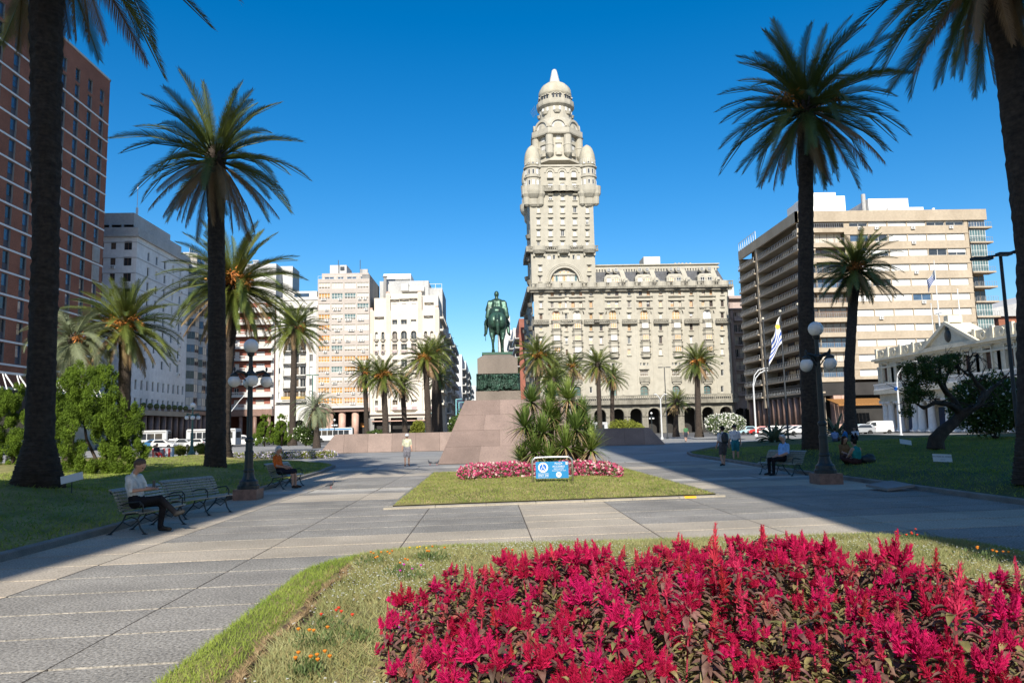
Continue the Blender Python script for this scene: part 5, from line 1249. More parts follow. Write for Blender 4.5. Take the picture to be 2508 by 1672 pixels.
    t3 = thing('sheet_roof_building', 'grey sheet-roofed building with red brick wall behind the palace', 'building', (a+12,Y1+10,0))
    h0 = AY(2470,790,Y1).z; h1 = AY(2470,742,Y1).z; h2 = AY(2500,720,Y1).z
    m_ = MB(); m_.box(a+2,a+30,Y1,Y1+20,0,h0+2); part('wall', m_, M['brick'], t3); m_ = MB(); m_.add([(a,Y1-1,h1-1.5),(a+30,Y1-1,h2+2),(a+30,Y1+20,h2+4),(a,Y1+20,h1+.5),(a,Y1-1,h0+1.6),(a+30,Y1-1,h0+1.6)],[(0,1,2,3),(0,1,5,4)]); part('roof', m_, M['conc_grey'], t3)
build_colonnade()
# ================================================================== remeshed organic bodies
def remesh(mb, voxel, name, mats, smooth=4, regions=None):
    """joins overlapping volumes into one continuous skin; faces take the material of the nearest volume"""
    me = mb.mesh(name+'_raw', [mats[0]]); o = bpy.data.objects.new(name+'_raw', me); C.objects.link(o)
    r = o.modifiers.new('r','REMESH'); r.mode = 'VOXEL'; r.voxel_size = voxel; r.use_smooth_shade = True
    if smooth: s = o.modifiers.new('s','SMOOTH'); s.iterations = smooth; s.factor = .5
    dg = bpy.context.evaluated_depsgraph_get(); me2 = bpy.data.meshes.new_from_object(o.evaluated_get(dg)); bpy.data.objects.remove(o)
    me2.name = name; me2.materials.clear()
    for m in mats: me2.materials.append(m)
    n = len(me2.polygons); c = np.empty(n*3, dtype=np.float32); me2.polygons.foreach_get('center', c); c = c.reshape(-1,3)
    if regions:
        best = np.full(n, 1e9); mi = np.zeros(n, dtype=np.int32)
        for a, b, ra, rb, k in regions:
            a = np.array(a, float); b = np.array(b, float); ab = b-a; L = ab@ab
            t = np.clip(((c-a)@ab)/L, 0, 1) if L > 1e-9 else np.zeros(n)
            d = np.linalg.norm(c-(a+t[:,None]*ab), axis=1)-(ra+(rb-ra)*t); u = d < best; best[u] = d[u]; mi[u] = k
        me2.polygons.foreach_set('material_index', mi)
    me2.polygons.foreach_set('use_smooth', np.ones(n, dtype=bool)); me2.update()
    return me2

# ================================================================== monument
def build_monument():
    zG = 0.0
    t = thing('granite_monument', 'pink granite monument base with bronze frieze, carrying the equestrian statue', 'monument', (1.3,45,0))
    # sloping base: bottom outline and top outline
    def P(px,py,Y): return AY(px,py,Y)
    Yb, Yt = 42.5, 46.5
    bl = G(1066,1141).x; br = G(1478,1131).x
    tl = AY(1139,981,Yt); tr = AY(1362,974,Yt); zt = tl.z
    bot = [(bl,Yb,0),(br,Yb,0),(br+.6,58,0),(bl-.6,58,0)]; top = [(tl.x,Yt,zt),(tr.x,Yt,zt),(tr.x,54,zt),(tl.x,54,zt)]
    mb = MB()
    k = .03
    mb.add([tuple(Vector(p)+Vector((k if i in (0,3) else -k, k if i < 2 else -k, 0))) for i,p in enumerate(bot)]+[tuple(Vector(p)+Vector((k if i in (0,3) else -k, k if i < 2 else -k, -.02))) for i,p in enumerate(top)],[(4,5,6,7),(0,1,5,4),(1,2,6,5),(2,3,7,6),(3,0,4,7)])
    core = part('base', mb, M['joint'], t)
    # granite slabs on the front and on both flanks
    def face(a,b,c,d,nrow,counts,off):
        a,b,c,d = map(Vector,(a,b,c,d)); n = (b-a).cross(d-a).normalized()
        for r in range(nrow):
            m = counts[r]; v0, v1 = r/nrow, (r+1)/nrow; cuts = [0]+[ (i+ (off if r%2 else 0))/m for i in range(1,m)]+[1]
            for q in range(m):
                g = .0006; u0_,u1_ = cuts[q]+g, cuts[q+1]-g
                w0,w1 = v0+.0012, v1-.0012
                f = lambda u,v: (a.lerp(b,u)).lerp(d.lerp(c,u),v)
                pts = [f(u0_,w0),f(u1_,w0),f(u1_,w1),f(u0_,w1)]; out = n*.012*(1 if n.y < .3 else -1)
                m_ = MB(); m_.add([p-out*3 for p in pts]+[p+out for p in pts],[(4,5,6,7),(0,1,5,4),(1,2,6,5),(2,3,7,6),(3,0,4,7)]); part('granite_slab', m_, SLABM[(r*3+q*2) % 3], core)
    SLABM = [M['granite'], mk('granite_b',(.195,.14,.115),.7,.22,.45,fine=.32,fscale=26), mk('granite_c',(.24,.175,.145),.7,.2,.45,fine=.32,fscale=26)]
    face(bot[0],bot[1],top[1],top[0],4,[4,3,4,3],.15)
    face(bot[3],bot[0],top[0],top[3],4,[3,2,3,2],.1); face(bot[1],bot[2],top[2],top[1],4,[3,2,3,2],.1)
    m_ = MB(); m_.box(tl.x,tr.x,Yt,54,zt-.02,zt+.01); part('base_top', m_, M['granite'], core)
    # pedestal
    Yp = 47.6; z = lambda y: AY(1220,y,Yp).z; x = lambda px, y: AY(px,y,Yp).x
    m_ = MB(); m_.box(x(1166,970),x(1276,970),Yp,53,zt+.008,z(957)); part('plinth', m_, M['granite_grey'], t)
    m_ = MB(); a,b = x(1171,930),x(1270,930); m_.box(a,b,Yp+.25,52.7,z(957),z(914)); part('frieze_core', m_, M['bronze'], t)
    # bronze frieze: a crowd of figures in relief
    nx, nz = 150, 60; fr = np.random.default_rng(3); gx, gz = np.meshgrid(np.linspace(a-.12,b+.12,nx),np.linspace(z(957),z(914),nz)); dep = np.full(gx.shape,.0)
    H = z(914)-z(957)
    for i in range(46):
        cx_ = fr.uniform(a,b); base = z(957)+fr.uniform(.0,.35)*H; hh = fr.uniform(.45,.7)*H; wd = fr.uniform(.07,.12); ln = fr.uniform(-.15,.15)
        tt = np.clip((gz-base)/hh,0,1); ax = cx_+ln*tt; body = np.exp(-((gx-ax)/(wd*(1.2-.4*tt)))**2)*((gz > base)&(gz < base+hh*.86)); head = np.exp(-(((gx-cx_-ln)/.075)**2+((gz-base-hh*.95)/.085)**2))
        dep = np.maximum(dep, .32*body*fr.uniform(.6,1)); dep = np.maximum(dep,.34*head)
    dep += .03*fr.standard_normal(dep.shape); dep[:, [0,-1]] = -.1
    V = np.stack([gx,Yp+.18-dep,gz],-1).reshape(-1,3); idx = np.arange(nx*nz).reshape(nz,nx); Fq = np.stack([idx[:-1,:-1],idx[:-1,1:],idx[1:,1:],idx[1:,:-1]],-1).reshape(-1,4)
    o = link('bronze_frieze', np_mesh('bronze_frieze',V,Fq,[M['bronze']],smooth=True), t)
    m_ = MB(); c0,c1 = x(1169,890),x(1268,890); z0 = z(914); z1 = z(877); z2_ = z(866)
    m_.box(c0,c1,Yp+.1,52.9,z0,z1); m_.add([(c0,Yp+.1,z1),(c1,Yp+.1,z1),(c1,52.9,z1),(c0,52.9,z1),(c0+.45,Yp+.5,z2_),(c1-.45,Yp+.5,z2_),(c1-.45,52.5,z2_),(c0+.45,52.5,z2_)],[(4,5,6,7),(0,1,5,4),(1,2,6,5),(2,3,7,6),(3,0,4,7)]); part('pedestal', m_, M['granite_grey'], t)
    m_ = MB(); m_.box(c0+.3,c1-.3,Yp+.45,52.6,z2_+.003,z(860)); part('bronze_plinth', m_, M['patina'], t)
    zb = z(860)
    # equestrian statue, seen from behind (faces +y)
    S = 1.72; cx = AY(1218,800,49.6).x; cy = 49.3
    b = MB(); rg = []
    def cap(p,q,ra,rb,k=0): b.capsule(p,q,ra,rb,10); rg.append((p,q,ra,rb,k))
    def bal(c,r,k=0): b.ball(c,r,12,8); rg.append((c,c,min(r)*.95,min(r)*.95,k))
    # horse: trunk, croup, chest, neck, head
    bal((0,.05,1.28),(.36,.46,.37),1); bal((-.15,-.08,1.25),(.2,.32,.33),1); bal((.15,-.08,1.25),(.2,.32,.33),1)
    cap((0,.1,1.25),(0,1.15,1.27),.33,.32); bal((0,1.25,1.25),(.3,.38,.36)); cap((0,1.35,1.4),(0,1.85,1.95),.24,.15); cap((0,1.85,2.0),(0,2.2,1.72),.14,.08); bal((0,1.5,1.8),(.06,.3,.3))
    for s in (-1,1):
        cap((s*.17,-.02,1.15),(s*.22,.0,.78),.2,.105,1); cap((s*.22,.0,.78),(s*.19,-.16,.55),.105,.068); cap((s*.19,-.16,.55),(s*.175,-.08,.16),.06,.046); cap((s*.175,-.08,.16),(s*.175,.0,.06),.06,.075)
        cap((s*.17,1.25,1.1),(s*.17,1.3,.62),.13,.07); cap((s*.17,1.3,.62),(s*.17,1.28,.14),.055,.042); cap((s*.17,1.28,.14),(s*.17,1.34,.05),.055,.07)
    cap((0,-.38,1.45),(0,-.52,1.2),.07,.09); cap((0,-.52,1.2),(.01,-.5,.72),.095,.05)
    # rider with cape, sabre
    cap((-.09,.52,1.62),(-.08,.56,2.05),.19,.2); cap((.09,.52,1.62),(.08,.56,2.05),.19,.2); bal((0,.58,2.1),(.3,.17,.14)); cap((0,.58,2.15),(0,.6,2.34),.075,.07); bal((0,.62,2.44),(.1,.125,.135))
    for s in (-1,1):
        cap((s*.27,.57,2.1),(s*.36,.56,1.8),.1,.1); cap((s*.36,.56,1.8),(s*.34,.78,1.62),.085,.06); bal((s*.33,.84,1.62),(.06,.08,.06))
        cap((s*.2,.6,1.6),(s*.42,.85,1.28),.15,.11); cap((s*.42,.85,1.28),(s*.45,.72,.9),.09,.065); cap((s*.45,.72,.9),(s*.5,.95,.84),.06,.045)
    for s, xx in ((-1,-.3),(1,.32)):
        for j in range(3): b.capsule((xx*.6+s*.07*j,.36,2.06),(xx+s*.04*j,.34,1.58-.05*j),.06,.09,8)
    cap((0,.25,1.6),(0,.75,1.56),.3,.27)
    me = remesh(b,.028,'statue_body',[M['bronze'],M['patina']],2,rg)
    st = thing('equestrian_statue', 'green bronze statue of a rider on horseback, seen from behind on the pedestal', 'statue', (cx,cy,zb), local=True); st.scale = (S,S,S)
    link('horse_and_rider', me, st)
    m_ = MB(); m_.tube([(-.47,.4,1.42),(-.46,.3,.55)],.014,6); m_.tube([(-.52,.4,1.32),(-.42,.4,1.32)],.014,6); link('sabre', m_.mesh('sabre',[M['bronze']]), st)
    # low granite walls at both sides
    for (lab, xa, xb, y, sg) in (('low pink granite wall with sloping end, left of the monument', G(762,1113).x, bl+.5, 71, -1), ('low pink granite wall, half in shadow, right of the monument', br-.5, G(1694,1092).x*.985, 76, 1)):
        q = thing('low_wall', lab, 'wall', ((xa+xb)/2,y,0)); h = 1.72; n = 6
        for i in range(n):
            a_ = xa+(xb-xa)*i/n+.008; b_ = xa+(xb-xa)*(i+1)/n-.008; m_ = MB(); ta, tb = a_, b_
            if sg < 0 and i == 0: ta = a_+1.35
            if sg > 0 and i == n-1: tb = b_-1.5
            m_.add([(a_,y,0),(b_,y,0),(b_,y+1.2,0),(a_,y+1.2,0),(ta,y+.35,h),(tb,y+.35,h),(tb,y+1.0,h),(ta,y+1.0,h)],[(4,5,6,7),(0,1,5,4),(1,2,6,5),(2,3,7,6),(3,0,4,7)]); part('granite_slab', m_, SLABM[i % 3], q)
build_monument()
# ================================================================== palms
FR = {}
def frond_mesh(el, kind, lod, seed):
    key = (el,kind,lod,seed)
    if key in FR: return FR[key]
    r = np.random.default_rng(100+seed*17+el); n = {0:80,1:50,2:30}[lod]; L = 1.0
    e0 = R(el); droop = R(56)*(.5+.5*math.cos(e0)) if el > -20 else R(26)
    droop *= {'green':1.0,'dry':1.15,'pale':1.9}[kind]
    ns = 16; P = [Vector((0,0,0))]; T = []
    for i in range(ns):
        a = e0-droop*((i+.5)/ns)**1.35; a = max(a,R(-88)); d = Vector((math.cos(a),0,math.sin(a))); T.append(d); P.append(P[-1]+d*(L/ns))
    T.append(T[-1])
    def at(s): q = min(s*ns,ns-.001); i = int(q); f = q-i; return P[i].lerp(P[i+1],f), T[i].lerp(T[min(i+1,ns)],f).normalized()
    V = []; F = []
    tw = r.uniform(-.5,.5)
    wl = {0:.0095,1:.014,2:.021}[lod]*(1.0 if kind != 'pale' else .8)
    for k in range(n):
        s = .14+.86*(k+.5)/n
        c, t = at(s); nrm = Vector((-t.z,0,t.x)); ll = ({0:.13,1:.155,2:.17}[lod] if kind != 'pale' else .22)*(.45+.75*math.sin(math.pi*min(1,s*.86+.1))**.8)*(1 if s < .9 else .75)
        for sd in (-1,1):
            side = Vector((0,sd,0)); fwd = .75+.5*s; up = (.55-.25*s)*(1.0 if kind == 'green' else .3)+r.uniform(-.1,.1)
            if kind == 'dry': up -= .5
            d = (t*fwd+side*(.82-.25*s)+nrm*up).normalized(); d2 = (d+Vector((0,0,-1))*(.22 if kind == 'green' else .5)).normalized()
            l = ll*r.uniform(.82,1.12); b = len(V); wv = t*wl
            m_ = c+d*l*.55; V += [c-wv*.5,c+wv*.5,m_+wv*.45,m_-wv*.45,m_+d2*l*.45]; F += [(b,b+1,b+2),(b,b+2,b+3),(b+3,b+2,b+4)]
    mb = MB(); mb.tube([P[0],P[5],P[10],P[16]],[.013,.009,.006,.002],4)
    base = len(V); V += [Vector(v) for v in mb.v]
    for f in mb.f:
        if len(f) == 4: F += [(base+f[0],base+f[1],base+f[2]),(base+f[0],base+f[2],base+f[3])]
    mat = {'green':M['frond'],'dry':M['frond_dry'],'pale':M['frond_pale']}[kind]
    FR[key] = np_mesh('frond', [tuple(v) for v in V], F, [mat]); return FR[key]
def trunk_mesh(path, radii, seed, boots=None, lod=0):
    r = np.random.default_rng(seed); path = [Vector(p) for p in path]; L = (path[-1]-path[0]).length
    n = {0:30,1:20,2:12}[lod]; st = {0:.075,1:.14,2:.25}[lod]; k = max(4,int(L/st)); V = []; F = []
    kp = len(path)-1
    for i in range(k+1):
        q = i/k*kp; j = min(int(q),kp-1); f = q-j; c = path[j].lerp(path[j+1],f); rad = radii[j]+(radii[j+1]-radii[j])*f; h = i/k
        rough = .06 if boots is None or h < boots else .13
        for a in range(n):
            an = 2*math.pi*a/n; ph = (i % 3)/3*2*math.pi/n*3
            scar = (((a+(i//3)*1.5) % 3)/3.0-.35)*rough*1.2+((i % 3)/3-.3)*rough
            rr = rad*(1+scar+r.uniform(-rough,rough)*.5); V.append((c.x+rr*math.cos(an),c.y+rr*math.sin(an),c.z))
    for i in range(k):
        for a in range(n): a2 = (a+1) % n; F.append((i*n+a,i*n+a2,(i+1)*n+a2,(i+1)*n+a))
    return np_mesh('trunk', V, F, [M['trunk']])
FRUIT = None
def fruit_mesh():
    global FRUIT
    if FRUIT is None:
        r = np.random.default_rng(5); V = []; F = []
        for i in range(70):
            d = Vector((r.normal(),r.normal(),r.normal()-.5)).normalized(); c = Vector((.6,0,.05))+d*r.uniform(.05,.42); c.x += .25*r.random(); s = .05
            b = len(V); e = Vector((0,0,1)).cross(d).normalized()*s; V += [c-e,c+e,c+d*.16,c+Vector((0,0,s*1.2))]; F += [(b,b+1,b+2),(b,b+2,b+3),(b+1,b+2,b+3)]
        mb = MB(); mb.tube([(0,0,0),(.35,0,.16),(.6,0,.05)],.035,5); base = len(V); V += [Vector(v) for v in mb.v]
        for f in mb.f:
            if len(f) == 4: F += [(base+f[0],base+f[1],base+f[2]),(base+f[0],base+f[2],base+f[3])]
        FRUIT = np_mesh('fruit_cluster', [tuple(v) for v in V], F, [M['fruit']])
    return FRUIT
def palm(label, base, crown, rad, seed, n=74, lod=1, rt=.42, fruit=4, dry=.22, kind='green', boots=None, lean=0.0, flare=1.5, name='palm_tree', lo=-68):
    """base, crown: world points; rad: frond length in metres"""
    base = Vector(base); crown = Vector(crown); r = np.random.default_rng(seed)
    t = thing(name, label, 'palm tree', base, 'palm trees around the square', local=True)
    d = crown-base; p1 = Vector((d.x*.18+lean,d.y*.3,d.z*.4)); p2 = Vector((d.x*.7+lean*.6,d.y*.7,d.z*.8))
    link('trunk', trunk_mesh([(0,0,-.35),(0,0,.25),(p1.x*.1,0,1.1),p1,p2,d+Vector((0,0,-.25))],[rt*flare*1.12,rt*(flare*.8+.2),rt*1.12,rt,rt*(.95 if boots is None else 1.3),rt*1.2],seed,boots,lod), t)
    c = d
    for i in range(n):
        f = (i+.5)/n; el = 86-(86-lo)*f**.92; az = i*2.39996+r.uniform(-.25,.25)
        k = 'dry' if (kind == 'green' and el < -22 and r.random() < dry*2.2) or (el < -45 and r.random() < dry*2) else kind
        q = int(round(el/12.0))*12; me = frond_mesh(q,k,lod,int(r.integers(0,3)))
        s = rad*(.72+.28*math.cos(R(el)*.8))*r.uniform(.86,1.08)*(1 if el > -40 else .85)
        o = link('frond', me, t)
        o.location = c+Vector((math.cos(az)*rt*.55,math.sin(az)*rt*.55,.25*math.sin(R(el)))); o.scale = (s,s*r.uniform(.85,1.1),s)
        o.rotation_euler = Euler((r.uniform(-.35,.35),R(q-el),az))
    m = MB(); m.ball((c.x,c.y,c.z+.1),(rt*1.35,rt*1.35,rt*1.7),10,8); link('crown_heart', m.mesh('crown_heart',[M['trunk']],True), t)
    for i in range(fruit):
        az = -1.57+r.uniform(-1.5,1.5); o = link('fruit_cluster', fruit_mesh(), t); o.location = c+Vector((0,0,.15)); s = rad*.33; o.scale = (s,s,s); o.rotation_euler = (0,r.uniform(-.35,.25),az)
    return t
def palm_px(label, bpx, bpy_, cpx, cpy, radpx, seed, zb=None, Y=None, **kw):
    """bpx,bpy: foot in the picture; zb: height of the ground there, or Y: its distance"""
    if Y is None: b = G(bpx,bpy_,zb)
    else: b = AY(bpx,bpy_,Y); b.z = zb
    c = AY(cpx,cpy,b.y); return palm(label, b, c, radpx*b.y/FPX, seed, **kw)

palm_px('tall dark palm with flared foot at the left edge, crown cut off by the frame', 92,1185,112,-235,470,1, zb=hL(-12.6,20), Y=20.3, lod=0, rt=.31, boots=.52, n=66, fruit=0, dry=.35, flare=2.0, lo=-74)
palm_px('tall shaded palm with dry lower fronds, beside the left lamp post', 527,1140,528,392,225,2, zb=hL(-11.6,31), Y=31.2, lod=0, rt=.345, boots=None, n=72, fruit=0, dry=.5, flare=1.25)
palm_px('sunlit palm with orange fruit, half hidden behind the shaded trunk', 543,1100,572,700,178,3, zb=hL(-17,47), Y=47, lod=0, rt=.42, n=92, fruit=4, dry=.22)
palm_px('sunlit palm with orange fruit above the conifers on the left', 300,1090,308,800,140,4, zb=hL(-27,55), Y=54, lod=1, rt=.42, n=84, fruit=8, dry=.2)
palm_px('pale feathery jelly palm between the conifers and brick tower', 168,1100,180,838,125,5, zb=hL(-29,50), Y=51, lod=1, rt=.28, n=60, fruit=1, dry=.12, kind='pale', name='jelly_palm', lo=-80)
palm_px('slim sunlit palm in front of the white pilaster building', 716,1084,722,806,84,6, zb=.9, Y=88, lod=2, rt=.36, n=76, fruit=2, dry=.2)
palm_px('small grey-green palm beside the low wall\'s left end', 776,1086,772,1000,62,7, zb=.6, Y=84, lod=2, rt=.3, n=56, fruit=0, kind='pale', name='jelly_palm', lo=-75)
palm_px('leftmost palm of the group before the tan office block', 898,1066,893,915,52,8, zb=.5, Y=108, lod=2, rt=.34, n=64, fruit=2)
palm_px('palm with bright orange fruit before the art deco building', 945,1068,938,922,66,9, zb=.5, Y=100, lod=2, rt=.4, n=72, fruit=8, dry=.12)
palm_px('lower palm between the two fruiting palms left of the statue', 992,1066,985,945,48,10, zb=.5, Y=106, lod=2, rt=.36, n=64, fruit=0)
palm_px('tall fruiting palm nearest the avenue, left of the statue', 1050,1066,1041,880,66,11, zb=.5, Y=102, lod=2, rt=.42, n=76, fruit=6)
palm_px('shaded palm close behind the tall fruiting palm', 1064,1064,1066,862,56,12, zb=.5, Y=112, lod=2, rt=.42, n=68, fruit=4)
palm_px('dark slender palm at the corner of the avenue', 1078,1062,1074,925,44,13, zb=.5, Y=120, lod=2, rt=.42, n=56, fruit=0)
palm_px('tallest palm right of the pedestal, before the palace tower', 1316,1062,1318,872,66,14, zb=.5, Y=100, lod=2, rt=.38, n=72, fruit=4)
palm_px('palm leaning right behind the yuccas', 1350,1062,1350,900,60,15, zb=.5, Y=106, lod=2, rt=.36, n=68, fruit=1)
palm_px('low dense palm just above the yuccas', 1352,1062,1356,934,52,16, zb=.5, Y=92, lod=2, rt=.34, n=72, fruit=0)
palm_px('small palm with one orange fruit bunch before the palace', 1405,1062,1402,898,46,17, zb=.5, Y=114, lod=2, rt=.28, n=60, fruit=4, dry=.4)
palm_px('palm with a slim pale trunk left of the yellow-green bush', 1470,1056,1464,895,56,18, zb=.5, Y=104, lod=2, rt=.33, n=68, fruit=0)
palm_px('shorter palm overlapping the slim pale one before the arcade', 1500,1050,1500,925,44,19, zb=.5, Y=112, lod=2, rt=.32, n=60, fruit=0)
palm_px('small dark palm under a street light before the arcade', 1655,1052,1657,985,40,20, zb=.5, Y=112, lod=2, rt=.36, n=60, fruit=0, dry=.3)
palm_px('fruiting palm before the right end of the palace', 1712,1056,1707,888,62,21, zb=.6, Y=100, lod=2, rt=.40, n=76, fruit=10, dry=.15)
palm_px('very tall dark palm with full crown, right of the palace', 1990,1110,1975,268,258,22, zb=hR(13.2,31.5), Y=31.5, lod=0, rt=.32, n=84, fruit=2, dry=.12, lo=-66, flare=1.3)
palm_px('medium dark palm before the beige apartment block', 2085,1068,2096,660,118,23, zb=1.0, Y=60, lod=1, rt=.40, n=88, fruit=3, dry=.1)
palm_px('huge dark palm leaning at the right edge, crown cut off by the frame', 2550,1160,2434,-95,385,24, zb=hR(13.6,14), Y=17.5, lod=0, rt=.36, n=84, fruit=0, dry=.15, lo=-76, lean=.35)

palm('unseen palm added beside the viewpoint to cast frond shadows on the left paving', (-8.7,9,hL(-8.7,9)), (-8.6,9.3,20.0), 4.6, 25, n=64, lod=1, fruit=0)  # out of view, put in to dapple the left paving
# ================================================================== shrubs and trees made of leaf-sized faces
def leaf_cloud(blobs, n, size, seed, bias=(0,0,.3), shell=.55, asp=.45, updir=None):
    r = np.random.default_rng(seed); vol = np.array([b[3]*b[4]*b[5] for b in blobs])**.7; pr = vol/vol.sum(); k = r.choice(len(blobs),n,p=pr)
    B = np.array(blobs); d = r.normal(size=(n,3)); d /= np.linalg.norm(d,axis=1)[:,None]; rad = shell+(1-shell)*r.random(n)**.6
    lump = 1+.16*np.sin(d[:,0]*7+k)*np.sin(d[:,1]*6+k*2)*np.sin(d[:,2]*8)
    c = B[k,:3]+d*B[k,3:6]*(rad*lump)[:,None]
    t = d*.8+r.normal(size=(n,3))*.6+np.array(bias); 
    if updir is not None: t = np.array(updir)+r.normal(size=(n,3))*.45+d*.35
    t /= np.linalg.norm(t,axis=1)[:,None]; o = r.normal(size=(n,3)); s = np.cross(t,o); s /= np.linalg.norm(s,axis=1)[:,None]
    l = (size*r.uniform(.6,1.35,n))[:,None]; w = l*asp
    V = np.stack([c-t*l*.5,c+s*w*.5,c+t*l*.5,c-s*w*.5],1).reshape(-1,3); F = np.arange(4*n).reshape(n,4)
    return V, F, c, d
def shrub(name, label, cat, base, blobs, n, size, mat, seed, flowers=None, stems=None, group=None, asp=.45, updir=None, shell=.55):
    t = thing(name, label, cat, base, group, local=True)
    V,F,c,d = leaf_cloud(blobs,n,size,seed,asp=asp,updir=updir,shell=shell); link('foliage', np_mesh('foliage',V,F,[M[mat]]), t)
    if flowers:
        fn, fs, fm = flowers; V,F,_,_ = leaf_cloud([(b[0],b[1],b[2],b[3]*1.03,b[4]*1.03,b[5]*1.03) for b in blobs],fn,fs,seed+1,shell=.93,asp=.9); link('blossom', np_mesh('blossom',V,F,[M[fm]]), t)
    if stems:
        mb = MB()
        for p in stems: mb.tube(p, [.09*(1-.7*i/len(p)) for i in range(len(p))], 6)
        link('stem', mb.mesh('stem',[M['bark']],True), t)
    return t
def conifer(label, base, tufts, n, size, seed, stems, dirv=(.5,-.05,.75)):
    """spreading juniper: tufts of upswept needles along limbs"""
    r = np.random.default_rng(seed); bl = []
    for (x,y,z,rr) in tufts:
        for q in range(13):
            d = r.normal(size=3); d /= np.linalg.norm(d); p = np.array((x,y,z))+d*rr*np.array((.85,.75,.8))*r.uniform(.6,1.0); s = rr*r.uniform(.18,.3); bl.append((p[0],p[1],p[2],s*.9,s*.9,s*1.45))
    return shrub('juniper_tree', label, 'conifer', base, bl, n, size, 'conifer', seed, None, stems, asp=.26, updir=dirv, shell=.4)
b = G(230,1162,.25); 
def rel(px,py,Y,b): p = AY(px,py,Y)-Vector(b); return (p.x,p.y,p.z)
Yc = b.y
tf = [(*rel(px,py,Yc+dy,b),s) for px,py,dy,s in ((205,925,0,1.0),(255,930,.5,.8),(150,985,.3,1.1),(215,985,-.5,1.1),(280,1000,0,1.0),(320,1010,0,.7),(140,1040,.5,1.1),(200,1050,-.8,1.1),(265,1055,-.6,1.1),(305,1060,0,.9),(330,1110,0,.75),(240,1110,-.7,1.0),(190,1120,-.2,.9),(285,1125,-.5,.9),(150,1120,.6,.8),(345,1105,.3,.5),(120,990,1.2,.9),(110,1060,1.2,1.0))]
conifer('bright green spreading juniper on the left lawn', b, tf, 90000, .11, 31, [[(0,0,0),(.15,0,.5),(-.4,0,1.6),(-.6,0,2.8)],[(0,0,.1),(.6,.1,.8),(1.3,0,1.6)],[(0,0,.2),(-.9,.2,.9),(-1.6,.3,1.7)]])
b = G(28,1150,.25); Yc = b.y
tf = [(*rel(px,py,Yc+dy,b),s) for px,py,dy,s in ((10,985,0,.9),(40,960,0,.7),(0,1030,0,1.0),(45,1020,.3,.9),(10,1080,-.3,1.0),(50,1080,0,.9),(30,1120,-.3,.9),(-30,1000,.5,1.0),(-30,1080,.3,1.1),(0,1130,0,.9))]
conifer('second bright juniper at the far left, behind the dark palm trunk', b, tf, 52000, .11, 32, [[(0,0,0),(.1,0,1),(0,.1,2.2)]])
def bush(label, px, py, zb, Y, wpx, hpx, n, size, mat, seed, fl=None, cat='shrub', name='round_bush', lobes=7):
    b = AY(px,py,Y); b.z = zb; s = Y/FPX; w = wpx*s/2; h = hpx*s; r = np.random.default_rng(seed); bl = []
    for i in range(lobes):
        a = 6.28*i/lobes+r.uniform(-.4,.4); rr = r.uniform(.35,.6); bl.append((math.cos(a)*w*rr,math.sin(a)*w*rr*.8,h*r.uniform(.38,.62),w*.5,w*.5,h*.38))
    bl.append((0,0,h*.55,w*.62,w*.6,h*.45))
    return shrub(name,label,cat,b,bl,n,size,mat,seed,fl,[[(0,0,0),(.05,0,h*.5)],[(0,0,0),(-w*.4,0,h*.4)],[(0,0,0),(w*.4,0,h*.45)]])
bush('yellow-green rounded bush before the palace arcade',1537,1052,.4,100,92,46,9000,.22,'shrub_yellow',41)
bush('large white-flowering oleander left of the parked red cars',1776,1056,.4,98,104,54,9000,.26,'oleander',42,(2600,.22,'white_petal'),name='flowering_oleander')
bush('dark clipped bush behind the left low wall',932,1064,.4,104,78,32,6000,.2,'shrub',43)
bush('bright green leafy tree at the crossing left of the avenue',1028,1066,.0,128,46,54,5000,.3,'shrub_yellow',44,name='small_street_tree',cat='tree')
bush('leafy bush left of the small grey-green palm',750,1086,.5,86,66,50,6000,.22,'shrub',45,(250,.16,'white_petal'))
bush('low hedge at the foot of the slim sunlit palm',690,1088,.5,90,62,26,4000,.18,'shrub',46)
bush('first small yellow-green shrub by the parked cars at left',440,1110,.1,68,30,28,3000,.14,'shrub_yellow',47)
bush('second small yellow-green shrub, right of the green lamp post',468,1112,.1,68,22,26,2500,.14,'shrub_yellow',48)
bush('third small yellow-green shrub next to the shaded trunk',494,1110,.1,67,28,32,3000,.14,'shrub_yellow',49)
bush('street tree deep in the avenue left of the pedestal',1150,1045,0,170,70,90,6000,.5,'shrub',50,name='street_tree',cat='tree')
bush('second street tree in the avenue, nearer the pedestal',1120,1052,0,150,44,60,4000,.4,'shrub',51,name='street_tree',cat='tree')
bush('large dark oleander bush at the right edge behind the lamp column',2440,1085,hR(26,40),41,210,165,16000,.2,'shrub',52,(700,.13,'white_petal'),name='flowering_oleander')
for i, (px, lab) in enumerate(((648,'left one of two small conifers before the balcony block'),(690,'right one of two small conifers before the balcony block'))):
    b = AY(px,1085,88); b.z = .5; tf = [(math.cos(a)*.9*(1-h*.7),math.sin(a)*.8*(1-h*.7),.9+h*2.6,.85*(1-h*.6)) for h in (0,.3,.6,.95) for a in (0,2.1,4.2)]
    conifer(lab, b, tf, 20000, .13, 60+i, [[(0,0,0),(0,0,1.5),(0,0,3)]])
# purple and white flower border behind the left lawn
b = AY(672,1108,58); b.z = .12
shrub('flower_border','low border of lilac and white flowers at the far edge of left lawn','flower bed',b,[(x,0,.15,1.0,.8,.3) for x in (-3.2,-2,-.8,.4,1.6,2.8,3.8)],5000,.12,'shrub_yellow',55,(900,.13,'lilac') if 'lilac' in M else None)
